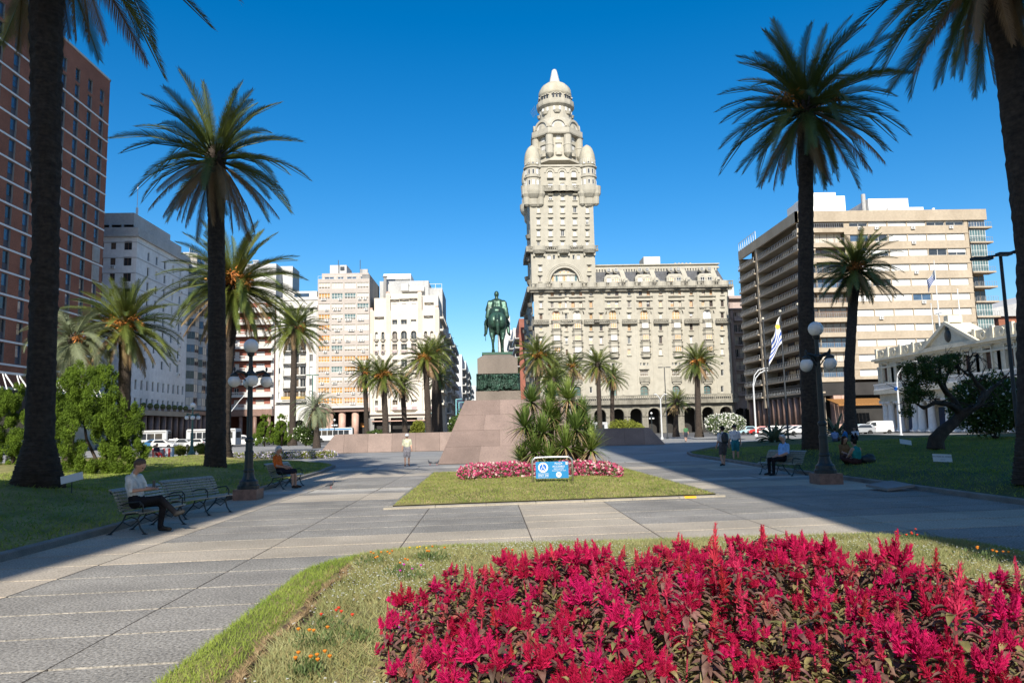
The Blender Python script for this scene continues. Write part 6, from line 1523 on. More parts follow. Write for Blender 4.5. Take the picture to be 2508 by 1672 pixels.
# twisted tree on the right lawn
def twisted_tree():
    b0 = G(2292,1097,hR(22.7,39)); b = Vector((b0.x,b0.y,hR(b0.x,b0.y)-.05)); Y = b.y
    t = thing('twisted_tree','twisted old tree with leaning trunk on the right lawn','tree',b,local=True)
    q = lambda px,py,dy=0: Vector(rel(px,py,Y+dy,b))
    mb = MB()
    limbs = [([q(2292,1100),q(2293,1075),q(2310,1055),q(2335,1035,.2),q(2352,1010,.3),q(2340,985),q(2320,960),q(2312,935)],[.42,.34,.28,.25,.2,.15,.1,.05]),
             ([q(2340,1030,.2),q(2372,1005),q(2402,990),q(2410,955),q(2390,935),q(2372,905),q(2375,885)],[.22,.18,.15,.12,.09,.06,.03]),
             ([q(2352,1010,.3),q(2325,990,-.4),q(2290,985,-.8),q(2262,1000,-.9),q(2240,985,-.8),q(2225,960,-.8)],[.17,.14,.11,.08,.06,.03]),
             ([q(2400,985),q(2425,955,.3),q(2450,935,.5),q(2462,920,.5)],[.16,.1,.07,.03]),
             ([q(2320,965),q(2300,935,-.5),q(2272,915,-.8),q(2255,895,-.8)],[.13,.1,.07,.03]),
             ([q(2312,940),q(2325,905,.4),q(2318,880,.4)],[.09,.07,.03]),
             ([q(2375,900),q(2388,880,.2),q(2380,862,.2)],[.06,.045,.02]),([q(2372,920),q(2350,900,-.4),q(2342,878,-.4)],[.08,.05,.02]),
             ([q(2410,960),q(2395,990,-.5),q(2375,1005,-.8)],[.1,.07,.04])]
    for p,r_ in limbs: mb.tube(p,r_,9)
    link('trunk', remesh(mb,.06,'trunk',[M['bark']],1), t)
    bl = []; r = np.random.default_rng(8); tw = MB()
    for p,_ in limbs[1:]:
        for k in range(2,len(p)):
            for q_ in range(4):
                d = Vector(r.normal(size=3)*np.array((1,.8,.8))+np.array((0,0,.35))).normalized(); a = p[k-1].lerp(p[k],r.random()); l = r.uniform(.5,1.1); e = a+d*l; tw.tube([a,a+d*l*.5+Vector(r.normal(size=3)*.08),e],[.035,.022,.008],5)
                for z in range(2): d2 = (d+Vector(r.normal(size=3))*.7).normalized(); tw.tube([a+d*l*.5,a+d*l*.5+d2*.5],[.016,.005],4)
    link('twigs', tw.mesh('twigs',[M['bark']]), t)
    for px,py,dy,rx,rz in ((2255,905,-.8,.75,.5),(2270,925,-.5,.8,.45),(2295,890,-.3,.75,.4),(2318,872,.3,.7,.35),(2232,965,-.8,.6,.5),(2240,940,-.8,.7,.45),(2222,1000,-.8,.4,.45),(2225,975,-.9,.5,.4),(2305,915,.5,.6,.35),(2330,890,.6,.5,.3),(2262,965,-1.2,.5,.35),(2248,890,-.2,.5,.3)):
        p = q(px,py,dy)
        for i in range(4): d = r.normal(size=3)*.33; bl.append((p.x+d[0]*rx*1.6,p.y+d[1],p.z+d[2]*rz,rx*.5,rx*.55,rz*.55))
    V,F,_,_ = leaf_cloud(bl,9500,.12,77,shell=.1,asp=.35); link('crown', np_mesh('crown',V,F,[M['shrub']]), t)
twisted_tree()
# agave
def agave(label, base, rad, n, seed):
    r = np.random.default_rng(seed); t = thing('agave_plant', label, 'agave', base, local=True)
    for i in range(n):
        az = i*2.4; el = R(80-75*(i/n)); L = rad*r.uniform(.75,1.1); mb = MB(); k = 8; V = []; F = []
        for j in range(k+1):
            s = j/k; a = el-R(65)*s**2*(i/n+.25); 
            if j == 0: p = Vector((.05,0,.05)); 
            else: p = p+Vector((math.cos(a),0,math.sin(a)))*(L/k)
            w_ = .13*(1-s**2.2)*(.7+.8*s if s < .4 else 1.05)*rad/1.6+.004; nz_ = Vector((-math.sin(a),0,math.cos(a)))
            V += [p+Vector((0,w_,0))+nz_*.05,p-nz_*.03,p+Vector((0,-w_,0))+nz_*.05]
        for j in range(k):
            for c in range(2): q = j*3+c; F.append((q,q+1,q+4,q+3))
        o = link('leaf', np_mesh('leaf',[tuple(v) for v in V],F,[M['agave']],smooth=True), t); o.rotation_euler = (0,0,az)
b = AY(1898,1092,58); b.z = hR(b.x,b.y)-.02 if b.x > 16 else .15
agave('big striped agave at the tip of the right lawn', b, 1.75, 34, 3)
b = AY(2050,1075,64); b.z = hR(b.x,b.y)
agave('second agave behind the people sitting on the lawn', b, 1.9, 26, 4)
# ================================================================== lamps, benches, sign
def loc_part(name, mb, mats, parent, smooth=False):
    return link(name, mb.mesh(name, mats if isinstance(mats,list) else [mats], smooth), parent)
LAMPM = {}
def lamp(label, loc, iron='iron_dark', stone=True, s=1.0):
    t = thing('five_globe_lamp', label, 'street lamp', loc, 'five-globe lamps', local=True); t.scale = (s,s,s)
    if iron not in LAMPM:
        d = {}
        m = MB(); m.box(-.34,.34,-.34,.34,0,.30); d['stone'] = m.mesh('stone_block',[M['brown_granite']])
        z0 = .30
        m = MB(); m.lathe([(.31,z0),(.31,z0+.10),(.27,z0+.12),(.26,z0+.22),(.20,z0+.27),(.165,z0+.36),(.14,z0+.48),(.155,z0+.5),(.155,z0+.54),(.125,z0+.57),(.12,z0+1.0),(.13,z0+1.02),(.13,z0+1.08),(.105,z0+1.1),(.10,z0+1.35),(.13,z0+1.38),(.13,z0+1.44),(.085,z0+1.48),(.08,z0+2.5),(.065,z0+3.2),(.09,z0+3.25),(.09,z0+3.4),(.06,z0+3.42),(.055,z0+3.85),(.1,z0+3.9),(.11,z0+3.97),(.06,z0+3.98)],16); d['post'] = m.mesh('post',[M[iron]])
        m = MB()
        for q in range(4):
            a = math.pi/2*q+.4; c,s_ = math.cos(a),math.sin(a)
            m.tube([(c*.05,s_*.05,3.52),(c*.18,s_*.18,3.68),(c*.36,s_*.36,3.72),(c*.47,s_*.47,3.66)],[.035,.045,.045,.03],8); m.ball((c*.45,s_*.45,3.78),(.035,.035,.07),8,6); m.lathe([(.11,0),(.13,.05),(.06,.1)],10,(c*.45,s_*.45,3.56)); m.tube([(c*.06,s_*.06,3.38),(c*.3,s_*.3,3.62)],.016,5)
        m.lathe([(.12,3.6),(.14,3.66),(.1,3.72)],12); d['arms'] = m.mesh('arms',[M[iron]],True)
        m = MB(); m.ball((0,0,0),1,20,14); d['globe'] = m.mesh('globe',[M['globe']],True)
        LAMPM[iron] = d
    d = LAMPM[iron]
    if stone: link('stone_block', d['stone'], t)
    link('post', d['post'], t); link('arms', d['arms'], t)
    g = link('globe', d['globe'], t); g.location = (0,0,4.47); g.scale = (.215,)*3
    for q in range(4):
        a = math.pi/2*q+.4; g = link('globe', d['globe'], t); g.location = (math.cos(a)*.45,math.sin(a)*.45,3.42); g.scale = (.175,)*3
    return t
lamp('dark five-globe lamp post behind the empty bench on the left', G(608,1222))
lamp('dark five-globe lamp post beside the right bench', G(2024,1184), s=1.06)
lamp('green-painted five-globe lamp by the parked cars at left', G(469,1122), 'iron_green', False)
for px,py,Y,lab in ((819,1068,150,'small distant five-globe lamp before the rose columns'),(1103,1060,160,'small distant five-globe lamp at the mouth of the avenue'),(1597,1052,150,'small distant five-globe lamp before the palace arcade')):
    p = AY(px,py,Y); p.z = -.05; lamp(lab, p, 'iron_dark', False)

BEN = {}
def bench(label, loc, face, L=1.75):
    """face: direction the sitter looks to"""
    rz = math.atan2(face[1],face[0])-math.pi/2
    t = thing('park_bench', label, 'bench', loc, 'slatted park benches', local=True, rz=rz)
    if not BEN:
        prof = [(.40,.41),(.345,.43),(.29,.435),(.235,.43),(.18,.42),(.125,.41),(.07,.41),(.005,.47),(-.02,.53),(-.045,.59),(-.07,.65),(-.098,.71),(-.13,.77),(-.17,.825),(-.215,.85)]
        me = []
        for i,(y,z) in enumerate(prof):
            a = prof[max(0,i-1)]; b = prof[min(len(prof)-1,i+1)]; tx = Vector((0,b[0]-a[0],b[1]-a[1])).normalized(); n = Vector((0,-tx.z,tx.y)); h = .021; th = .011
            m = MB(); c = Vector((0,y,z)); e = Vector((L/2,0,0))
            m.add([c-e-tx*h-n*th,c+e-tx*h-n*th,c+e+tx*h-n*th,c-e+tx*h-n*th,c-e-tx*h+n*th,c+e-tx*h+n*th,c+e+tx*h+n*th,c-e+tx*h+n*th],[(0,3,2,1),(4,5,6,7),(0,1,5,4),(1,2,6,5),(2,3,7,6),(3,0,4,7)]); me.append(m.mesh('slat',[M['slat']]))
        BEN['slat'] = me; m = MB()
        m.tube([(0,.42,.39),(0,.3,.40),(0,.07,.375),(0,-.01,.45),(0,-.06,.6),(0,-.14,.77),(0,-.235,.84),(0,-.27,.80),(0,-.24,.77)],.016,7)
        m.tube([(0,.36,.39),(0,.30,.28),(0,.36,.12),(0,.44,.02),(0,.47,.02)],.017,7); m.tube([(0,.06,.37),(0,.0,.24),(0,-.16,.09),(0,-.24,.015),(0,-.27,.015)],.017,7)
        m.tube([(0,.30,.28),(0,.18,.33),(0,.03,.28)],.012,6); m.tube([(0,.3,.26),(0,.17,.16),(0,.0,.24)],.012,6)
        m.tube([(0,.40,.42),(0,.40,.55),(0,.33,.62),(0,.10,.60),(0,-.02,.56)],.014,7); m.tube([(0,.33,.62),(0,.36,.56),(0,.33,.53)],.012,6)
        m.box(-.03,.03,.41,.5,0,.012); m.box(-.03,.03,-.3,-.2,0,.012); BEN['frame'] = m.mesh('iron_frame',[M['iron_dark']],True)
    for me in BEN['slat']: link('slat', me, t)
    for x in (-L/2+.12,0,L/2-.12): o = link('iron_frame', BEN['frame'], t); o.location = (x,0,0)
    return t
bench('dark slatted bench where the man with a phone sits', (-7.0,15.75,0), (1,-.1))
bench('empty slatted bench with light slats, left side', (-6.98,18.25,0), (.94,-.33))
bench('slatted bench of the man in orange, beyond the left lamp', (-7.25,26.9,0), (.98,-.2))
bench('dark slatted bench of the man in blue, right side', (10.75,27.3,0), (-.9,-.43))
bench('distant bench of the person in red, behind the left lawn', (-26.6,61.3,-.026), (.8,-.6))

# blue sign in its steel hoop
def accessible_sign():
    Y = G(1312,1188,.16).y; p0 = AY(1305,1188,Y); p1 = AY(1403,1186,Y); zt = AY(1354,1119,Y).z; zg = hC((p0.x+p1.x)/2,Y)-.03
    t = thing('accessibility_sign', 'blue PLAZA ACCESIBLE sign in a steel hoop before the yuccas', 'sign', ((p0.x+p1.x)/2,Y,zg))
    x0,x1 = p0.x,p1.x; r = .16; pts = [(x0,Y,zg)]+[(x0+r-r*math.cos(a),Y,zt-r+r*math.sin(a)) for a in np.linspace(0,math.pi/2,7)]+[(x1-r+r*math.sin(a),Y,zt-r+r*math.cos(a)) for a in np.linspace(0,math.pi/2,7)]+[(x1,Y,zg)]
    m = MB(); m.tube(pts,.033,12); part('steel_hoop', m, M['steel'], t, True)
    a,b = x0+.1,x1-.12; zb = zg+.14; zu = zt-.13; W = b-a; H = zu-zb
    m = MB(); m.box(a,b,Y-.015,Y+.015,zb,zu); pn = part('panel', m, M['blue_sign'], t)
    m = MB()
    for z in (zb+.06,zu-.06): m.tube([(x0,Y+.005,z),(a,Y+.005,z)],.011,6); m.tube([(b,Y+.005,z),(x1,Y+.005,z)],.011,6)
    part('bracket', m, M['steel'], t)
    F = Fc('front',Y-.016)
    def disc(cx,cz,r0,r1,d,mat,nm,n=40):
        m = MB(); 
        for i in range(n):
            t0,t1 = 2*math.pi*i/n,2*math.pi*(i+1)/n; m.quad(F.P(cx+r0*math.cos(t0),cz+r0*math.sin(t0),d),F.P(cx+r1*math.cos(t0),cz+r1*math.sin(t0),d),F.P(cx+r1*math.cos(t1),cz+r1*math.sin(t1),d),F.P(cx+r0*math.cos(t1),cz+r0*math.sin(t1),d))
        part(nm, m, mat, pn)
    cx,cz = a+W*.225,zb+H*.655; R_ = H*.30
    disc(cx,cz,R_*.70,R_,.002,M['white'],'ring'); disc(cx,cz,.0,R_*.70,.002,M['blue_deep'],'symbol_field')
    m = MB(); k = R_*.62                                              # wheelchair symbol
    P = lambda u,v: F.P(cx+u*k,cz+v*k,.005)
    def bar(p,q,wd): 
        d = Vector((q[0]-p[0],q[1]-p[1])); n = Vector((-d.y,d.x)).normalized()*wd/2; m.quad(P(p[0]-n.x,p[1]-n.y),P(q[0]-n.x,q[1]-n.y),P(q[0]+n.x,q[1]+n.y),P(p[0]+n.x,p[1]+n.y))
    arch_ring(m,F,cx-.12*k,cz+.78*k,0,.17*k,.003,.005,0,14,0,2*math.pi); bar((-.12,.55),(-.05,-.12),.24); bar((-.1,.25),(.45,.22),.13); bar((-.08,-.1),(.45,-.12),.2); bar((.38,-.08),(.72,-.72),.2); bar((.66,-.68),(.88,-.58),.12)
    arch_ring(m,F,cx-.05*k,cz-.35*k,.46*k,.6*k,.003,.005,0,20,math.pi*.72,math.pi*1.93); part('wheelchair_symbol', m, M['white'], pn)
    disc(a+W*.70,zb+H*.21,0,H*.165,.002,M['white'],'emblem_disc'); 
    m = MB(); e = (a+W*.70,zb+H*.21); q = H*.05
    for dx,dz in ((-1.2,.35),(-.5,.35),(-.5,-.1),(.15,-.1),(.15,-.75),(.75,-.75),(.45,.0)): fbox(m,F,e[0]+dx*q,e[0]+dx*q+.55*q,e[1]+dz*q,e[1]+dz*q+.9*q,.003,.004)
    part('emblem', m, M['blue_sign'], pn)
    T = lambda s,u,v,h: label_text(pn,s,F,a+W*u,zb+H*v,H*h,M['white'],.003,'CENTER',ext=.001)
    T('PLAZA',.70,.83,.16); T('ACCESIBLE',.70,.655,.155); T('ADECUACIÓN',.70,.53,.095); T('REALIZADA POR UNIT',.71,.425,.083); T('CUMPLE NORMA',.225,.26,.085); T('UNIT 200',.225,.125,.155); T('CERTIFICADA 2007-01-127',.225,.04,.055)
    m = MB(); fbox(m,F,b-W*.085,b-W*.02,zu-H*.2,zu-H*.03,.002,.003); part('sticker', m, M['conc_white'], pn)
accessible_sign()

# notices on the lawns
def notice(label, px, py, w, h, Y, zb, tilt, rz, lines=None, top=None):
    p = AY(px,py,Y); t = thing('lawn_notice', label, 'sign', (p.x,p.y,zb), local=True, rz=rz); zc = p.z-zb
    m = MB(); m.tube([(0,.02,-.05),(0,.02,zc)],.012,6); loc_part('stake', m, M['iron_dark'], t)
    m = MB(); m.box(-w/2,w/2,-.008,.008,-h/2,h/2); pn = loc_part('board', m, M['white'], t); pn.location = (0,0,zc); pn.rotation_euler = (R(-18),tilt,0)
    PINV[pn.name] = Matrix.Identity(4)
    if lines:
        for s,v,sz in lines: label_text(pn,s,Fc('front',-.009),0,v*h,sz,M['iron_dark'],.001,'CENTER',ext=.0005)
    return t,pn
notice('white NO PISAR EL CESPED board on the right lawn', 2308,1121, .62,.27, 25.5, hR(15.4,25.5), R(3), R(-8), [('NO PISAR EL CESPED',.08,.068),('GRACIAS',-.28,.04)])
notice('small white notice with a green mark farther back on the right lawn', 2218,1082, .62,.24, 37, hR(20.5,37), R(9), R(5))
notice('tilted blank white board beside the dark left palm', 176,1170, .52,.2, 19.6, hL(-10.9,19.6), R(-13), R(10))
# hatch cover in the right lawn
p = G(2178,1172,.3); m = MB(); m.box(-.42,.42,-.42,.42,-.05,.02); o = loc_part('hatch_cover', m, M['conc_dark'], None); o.location = (p.x,p.y,hR(p.x,p.y)+.012); o.rotation_euler = (R(4),R(-5),.2); tag(o,'grey concrete hatch cover set in the right lawn','hatch cover')

# ================================================================== flags and street lights
def pole(name, label, cat, base, top, r0, r1, mat, group=None):
    t = thing(name, label, cat, base, group); m = MB(); m.tube([base,top],[r0,r1],8); m.lathe([(r0*2,0),(r0*2,.25),(r0*1.2,.3)],8,base); part('pole', m, M[mat], t); return t
FLB = mk('flag_blue2',(.03,.09,.36),.8,.1,2)
for i,(bx,tx,ty,lab) in enumerate(((1887,1870,780,'left one of three black flagpoles before the beige block'),(1931,1909,762,'middle black flagpole flying the striped flag'),(1976,1950,745,'right one of three black flagpoles, nearest the tall palm'))):
    b = AY(bx,1080,79); b.z = -.03; tp = AY(tx,ty,79); tp = Vector((b.x,b.y,tp.z)); t = pole('flagpole',lab,'flagpole',b,tp,.11,.06,'pole_dark','black flagpoles')
    m = MB(); m.ball(tp,.14,8,6); part('finial', m, M['cream_stone'], t)
    if i == 1:
        f = MB(); nx,nz = 16,9; zt = AY(1905,775,79).z; 
        def fp(a,c): s = a/nx; v = c/nz; return (b.x-.1-.95*s-.55*v*s-.12*math.sin(v*6+s*3), b.y-.05+.3*math.sin(s*8+v*2)*s, zt-2.9*v-2.6*s+.15*math.sin(s*7))
        for a in range(nx):
            for c in range(nz): f.quad(fp(a,c),fp(a+1,c),fp(a+1,c+1),fp(a,c+1),0 if (a < 6 and c < 5) else c % 2)
        fl = part('flag', f, [M['white'],FLB], t)
        m = MB(); m.ball((fp(3,2.4)[0],fp(3,2.4)[1]-.06,fp(3,2.4)[2]),(.26,.02,.26),12,8); part('sun_emblem', m, mk('flag_gold',(.75,.5,.06),.7,.1,2), fl)
def tlamp(label, base, H, mat, arms, rl=.06):
    t = thing('street_light', label, 'street light', base, 'street lights'); m = MB(); b = Vector(base); m.tube([b,b+Vector((0,0,H))],[rl*1.3,rl],8); m.lathe([(rl*2.4,0),(rl*2.4,.3),(rl*1.4,.35)],8,b); part('pole', m, M[mat], t)
    for pts, hd in arms:
        m = MB(); m.tube([b+Vector(p) for p in pts],rl*.7,6); part('arm', m, M[mat], t)
        e = b+Vector(pts[-1]); m = MB(); m.box(e.x-hd[0]/2,e.x+hd[0]/2,e.y-.14,e.y+.14,e.z-.06,e.z+.05); m.box(e.x-hd[0]/2+.05,e.x+hd[0]/2-.05,e.y-.1,e.y+.1,e.z-.075,e.z-.061,1); part('lamp_head', m, [M[mat],M['globe']], t)
    return t
b = G(2498,1106,.6); b.z = hR(b.x,b.y)-.05; Hh = AY(2440,625,b.y).z-b.z
tlamp('tall dark double-armed light pole at the right edge', b, Hh, 'pole_dark', [([(0,0,Hh),(-.5,0,Hh-.05),(-.75,0,Hh-.12)],(.75,)),([(0,0,Hh),(.5,0,Hh+.12),(.95,0,Hh+.14)],(.75,)),([(0,0,Hh),(0,-.2,Hh)],(.5,))])
b = AY(764,1088,88); b.z = .4; Hh = AY(764,918,88).z-b.z
tlamp('slim green T-shaped street light before the tan office block', b, Hh, 'iron_green', [([(0,0,Hh),(-.45,0,Hh)],(.5,)),([(0,0,Hh),(.45,0,Hh)],(.5,))])
b = AY(1852,1062,112); b.z = -.04; Hh = AY(1852,938,112).z
tlamp('white curved double street light before the brown columns', b, Hh, 'pole_grey', [([(0,0,Hh-.2),(.25,0,Hh+1.2),(.9,0,Hh+2.0),(2.0,0,Hh+2.3)],(.7,)),([(0,0,Hh-.6),(.3,-.4,Hh+.8),(.9,-.5,Hh+1.5),(1.8,-.5,Hh+1.9)],(.7,))], .11)
b = AY(2207,1062,86); b.z = -.03; Hh = AY(2207,935,86).z
tl_ = tlamp('grey curved street light with a blue camera dome before the palace', b, Hh, 'pole_grey', [([(0,0,Hh-.1),(.15,0,Hh+.9),(.9,0,Hh+1.9),(2.2,0,Hh+2.4),(3.6,0,Hh+2.5)],(.8,))], .09)
m = MB(); m.ball((b.x-.25,b.y-.1,Hh-.8),.22,10,8); part('camera_dome', m, M['blue_deep'], tl_)
b = AY(1634,1054,108); b.z = 0; Hh = AY(1634,899,108).z
tlamp('dark T-shaped street light over the small dark palm', b, Hh, 'pole_dark', [([(0,0,Hh),(-.6,0,Hh)],(.6,)),([(0,0,Hh),(.6,0,Hh)],(.6,))])
b = AY(1621,1054,104); b.z = 0; Hh = AY(1621,978,104).z
tlamp('white Y-shaped street light before the palace arcade', b, Hh, 'pole_grey', [([(0,0,Hh),(-.3,0,Hh+.5),(-.7,0,Hh+.75)],(.4,)),([(0,0,Hh),(.3,0,Hh+.5),(.7,0,Hh+.75)],(.4,))], .08)
for px,top,Y,lab in ((1043,1012,120,'cyan post at the crossing among the palms'),(1118,977,170,'first cyan street light in the avenue left of the pedestal'),(1125,985,195,'second, smaller cyan street light in the avenue')):
    b = AY(px,1062,Y); b.z = -.04; Hh = AY(px,top,Y).z; tlamp(lab, b, Hh, 'pole_cyan', [([(0,0,Hh),(1.0,0,Hh+.05)],(.6,))], .1)
b = AY(557,1095,86); b.z = -.03; Hh = AY(557,1010,86).z
tlamp('grey bent-arm street light left of the near lamp post', b, Hh, 'pole_grey', [([(0,0,Hh-.3),(1.2,0,Hh+1.3),(2.6,0,Hh+2.8),(3.9,0,Hh+3.3)],(.5,))], .06)
# blue litter bin and a striped barrier
b = AY(1789,1064,98); m = MB(); m.box(-.5,.5,-.3,.3,0,.15,1); m.box(-.55,.55,-.35,.35,.15,1.25); m.box(-.6,.6,-.4,.4,1.25,1.35,1); o = loc_part('recycling_bin', m, [M['pole_cyan'],M['white']], None); o.location = (b.x,b.y,-.026); tag(o,'light blue recycling bin under the white oleander','bin')
b = AY(398,1108,66); m = MB(); m.box(-.9,.9,-.2,.2,0,.95)
for i in range(4): m.box(-.8+.45*i,-.6+.45*i,-.205,-.2,.1,.9,1)
o = loc_part('striped_barrier', m, [M['white'],mk('barrier_red',(.5,.06,.04),.6,.1,3)], None); o.location = (b.x,b.y,-.026); tag(o,'red and white striped barrier behind the distant bench','barrier')

# ================================================================== vehicles
def car(label, loc, heading, col, kind='hatch', group='cars parked around the square'):
    t = thing('parked_car', label, 'car', loc, group, local=True, rz=heading)
    key = col; mname = 'paint_%d_%d_%d' % tuple(int(c*99) for c in col)
    if mname not in M: M[mname] = mk(mname, col, .3, .05, 1, spec=.5, coat=.6)
    pm = M[mname]
    if kind == 'van': prof = [(-2.2,.3),(-2.2,1.2),(-2.15,1.85),(-1.9,1.95),(.6,1.95),(1.1,1.75),(1.65,1.12),(2.15,.95),(2.25,.6),(2.22,.3)]; Hh = 1.95
    elif kind == 'sedan': prof = [(-2.15,.32),(-2.18,.85),(-1.7,.98),(-1.25,1.35),(-.9,1.43),(.1,1.45),(.5,1.38),(1.15,.95),(1.95,.82),(2.15,.62),(2.14,.32)]; Hh = 1.45
    else: prof = [(-1.95,.32),(-2.0,.85),(-1.85,1.05),(-1.6,1.4),(-1.3,1.48),(-.2,1.5),(.25,1.42),(.95,.98),(1.75,.84),(1.95,.62),(1.94,.32)]; Hh = 1.5
    W = .84; m = MB(); n = len(prof)
    def wz(z): return W*(1-.22*max(0,(z-.85)/(Hh-.85))**1.2) if z > .85 else W*(.94+.06*(z-.3)/.55)
    vs = [(x,-wz(z),z) for x,z in prof]+[(x,wz(z),z) for x,z in prof]
    m.add(vs,[(i,i+1,n+i+1,n+i) for i in range(n-1)]+[(0,n,2*n-1,n-1)]+[tuple(range(n)),tuple(range(2*n-1,n-1,-1))]); bd = loc_part('body', m, pm, t); PINV[bd.name] = Matrix.Identity(4)
    top = [p for p in prof if p[1] > .93]; x0,x1 = min(p[0] for p in top)+.22,max(p[0] for p in top)-.3
    if kind != 'van':
        for s in (-1,1):
            m = MB(); zt = Hh-.12; m.add([(x0+.05,s*(wz(.98)+.006),.98),(x1-.05,s*(wz(.98)+.006),.98),(x1-.62,s*(wz(zt)+.012),zt),(x0+.32,s*(wz(zt)+.012),zt)],[(0,1,2,3)]); link('side_window', m.mesh('side_window',[M['car_glass']]), bd)
    else:
        for s in (-1,1): m = MB(); m.add([(.35,s*(wz(1.2)+.006),1.2),(1.45,s*(wz(1.2)+.006),1.2),(1.0,s*(wz(1.75)+.02),1.7),(.35,s*(wz(1.75)+.02),1.75)],[(0,1,2,3)]); link('side_window', m.mesh('side_window',[M['car_glass']]), bd)
    # windscreen and rear window lie on the sloping profile segments
    fs = [(p,q) for p,q in zip(prof,prof[1:]) if p[0] > 0 and q[1] < p[1]-.25][:1]; rs = [(p,q) for p,q in zip(prof,prof[1:]) if q[0] < -.5 and q[1] > p[1]+.28 and p[1] > .8][:1]
    for nm,sg in (('windscreen',fs),('rear_window',rs)):
        for p,q in sg:
            a = Vector((p[0],0,p[1])).lerp(Vector((q[0],0,q[1])),.1); b_ = Vector((p[0],0,p[1])).lerp(Vector((q[0],0,q[1])),.9); d = (b_-a).normalized(); nn = Vector((-d.z,0,d.x)); nn = nn if nn.z > 0 else -nn
            a += nn*.01; b_ += nn*.01; m = MB(); m.add([(a.x,-wz(a.z)*.88,a.z),(a.x,wz(a.z)*.88,a.z),(b_.x,wz(b_.z)*.9,b_.z),(b_.x,-wz(b_.z)*.9,b_.z)],[(0,1,2,3)]); link(nm, m.mesh(nm,[M['car_glass']]), bd)
    if 'wheel' not in LAMPM:
        m = MB(); m.lathe([(.2,-.09),(.29,-.1),(.315,-.06),(.315,.06),(.29,.1),(.2,.09)],18); 
        m.v = [(x,z,y) for x,y,z in m.v]; LAMPM['wheel'] = m.mesh('tyre',[M['tyre']],True)
        m = MB(); m.lathe([(.0,-.085),(.2,-.085),(.21,.085),(.0,.085)],14); m.v = [(x,z,y) for x,y,z in m.v]; LAMPM['rim'] = m.mesh('rim',[M['rim']])
    for x in (prof[0][0]+.72,prof[-1][0]-.82):
        for s in (-1,1): w_ = link('wheel', LAMPM['wheel'], t); w_.location = (x,s*(W-.06),.315); PINV[w_.name] = Matrix.Identity(4); link('rim', LAMPM['rim'], w_)
    fx = prof[-2][0]; rx = prof[1][0]
    for s in (-1,1):
        m = MB(); m.ball((fx-.12,s*.6,.72),(.16,.17,.08),8,6); loc_part('headlight', m, M['globe'], t); m = MB(); m.ball((rx+.04,s*.66,.88),(.06,.13,.1),8,6); loc_part('tail_light', m, M['tail'], t)
    return t
M['tail'] = mk('tail_light',(.4,.02,.015),.3,.1,3)
def bus(label, loc, heading, L=10.5, stripe=None):
    t = thing('city_bus', label, 'bus', loc, 'city buses', local=True, rz=heading); m = MB(); W = 1.25
    m.prism([(-L/2,-W),(L/2-.15,-W),(L/2,-W+.2),(L/2,W-.2),(L/2-.15,W),(-L/2,W)],.35,2.95); m.prism([(-L/2+.1,-W+.1),(L/2-.2,-W+.1),(L/2-.2,W-.1),(-L/2+.1,W-.1)],2.95,3.08); bd = loc_part('body', m, M['bus_white'], t); PINV[bd.name] = Matrix.Identity(4)
    m = MB(); m.box(L/2-.01,L/2+.02,-W+.22,W-.22,1.25,2.55); link('windscreen', m.mesh('windscreen',[M['car_glass']]), bd); m = MB(); m.box(-L/2-.02,-L/2+.01,-W+.25,W-.25,1.5,2.5); link('rear_window', m.mesh('rear_window',[M['car_glass']]), bd)
    for s in (-1,1):
        n = 7
        for i in range(n): a = -L/2+.5+(L-1.2)*i/n; m = MB(); y0,y1 = sorted((s*(W-.01),s*(W+.015))); m.box(a,a+(L-1.2)/n-.14,y0,y1,1.45,2.5); link('side_window', m.mesh('side_window',[M['car_glass']]), bd)
        y0,y1 = sorted((s*(W+.001),s*(W+.012))); m = MB(); m.box(-L/2+.1,L/2-.3,y0,y1,2.62,2.85); link('stripe', m.mesh('stripe',[M[stripe] if stripe else M['conc_dark']]), bd)
    m = MB(); m.box(L/2,L/2+.02,-.8,.8,2.62,2.85); link('route_display', m.mesh('route_display',[M['car_glass']]), bd)
    for x in (-L/2+2.6,L/2-2.2):
        for s in (-1,1): w_ = link('wheel', LAMPM['wheel'], t); w_.location = (x,s*(W-.1),.47); w_.scale = (1.5,1.3,1.5); PINV[w_.name] = Matrix.Identity(4); link('rim', LAMPM['rim'], w_)
    for s in (-1,1): m = MB(); m.ball((L/2,s*.85,.75),(.05,.18,.13),8,6); loc_part('headlight', m, M['globe'], t)
    return t
def gp(px, Y, z=-.05): p = AY(px,1080,Y); return (p.x,p.y,z)
WH,SI,RD,BL,LB,GY = (.55,.55,.54),(.32,.33,.34),(.50,.03,.025),(.04,.14,.30),(.38,.55,.60),(.12,.13,.13)
car('white hatchback behind the distant bench at left', gp(404,126), R(-8), WH)
car('dark blue car left of the white hatchback', gp(374,132), R(170), BL)
car('teal car partly behind the first yellow-green shrub', gp(440,134), R(10), (.03,.22,.25))
car('silver car between two small shrubs at left', gp(458,128), R(-15), SI)
car('white car behind the second small shrub', gp(482,126), R(160), WH)
car('white van beside the bus, left of the near lamp post', gp(588,138), R(8), WH, 'van')
car('silver sedan by the two small conifers', gp(637,140), R(190), SI, 'sedan')
bus('bus at the far left behind the juniper', gp(338,136), R(6))
bus('white bus half hidden by the shaded palm trunk', gp(523,131), R(176), 8.6)
bus('white city bus with blue windows before the rose columns', gp(812,168), R(3), 9.5, 'blue_sign')
bus('white bus partly hidden behind the yuccas before the palace', gp(1442,178), R(0), 9.0)
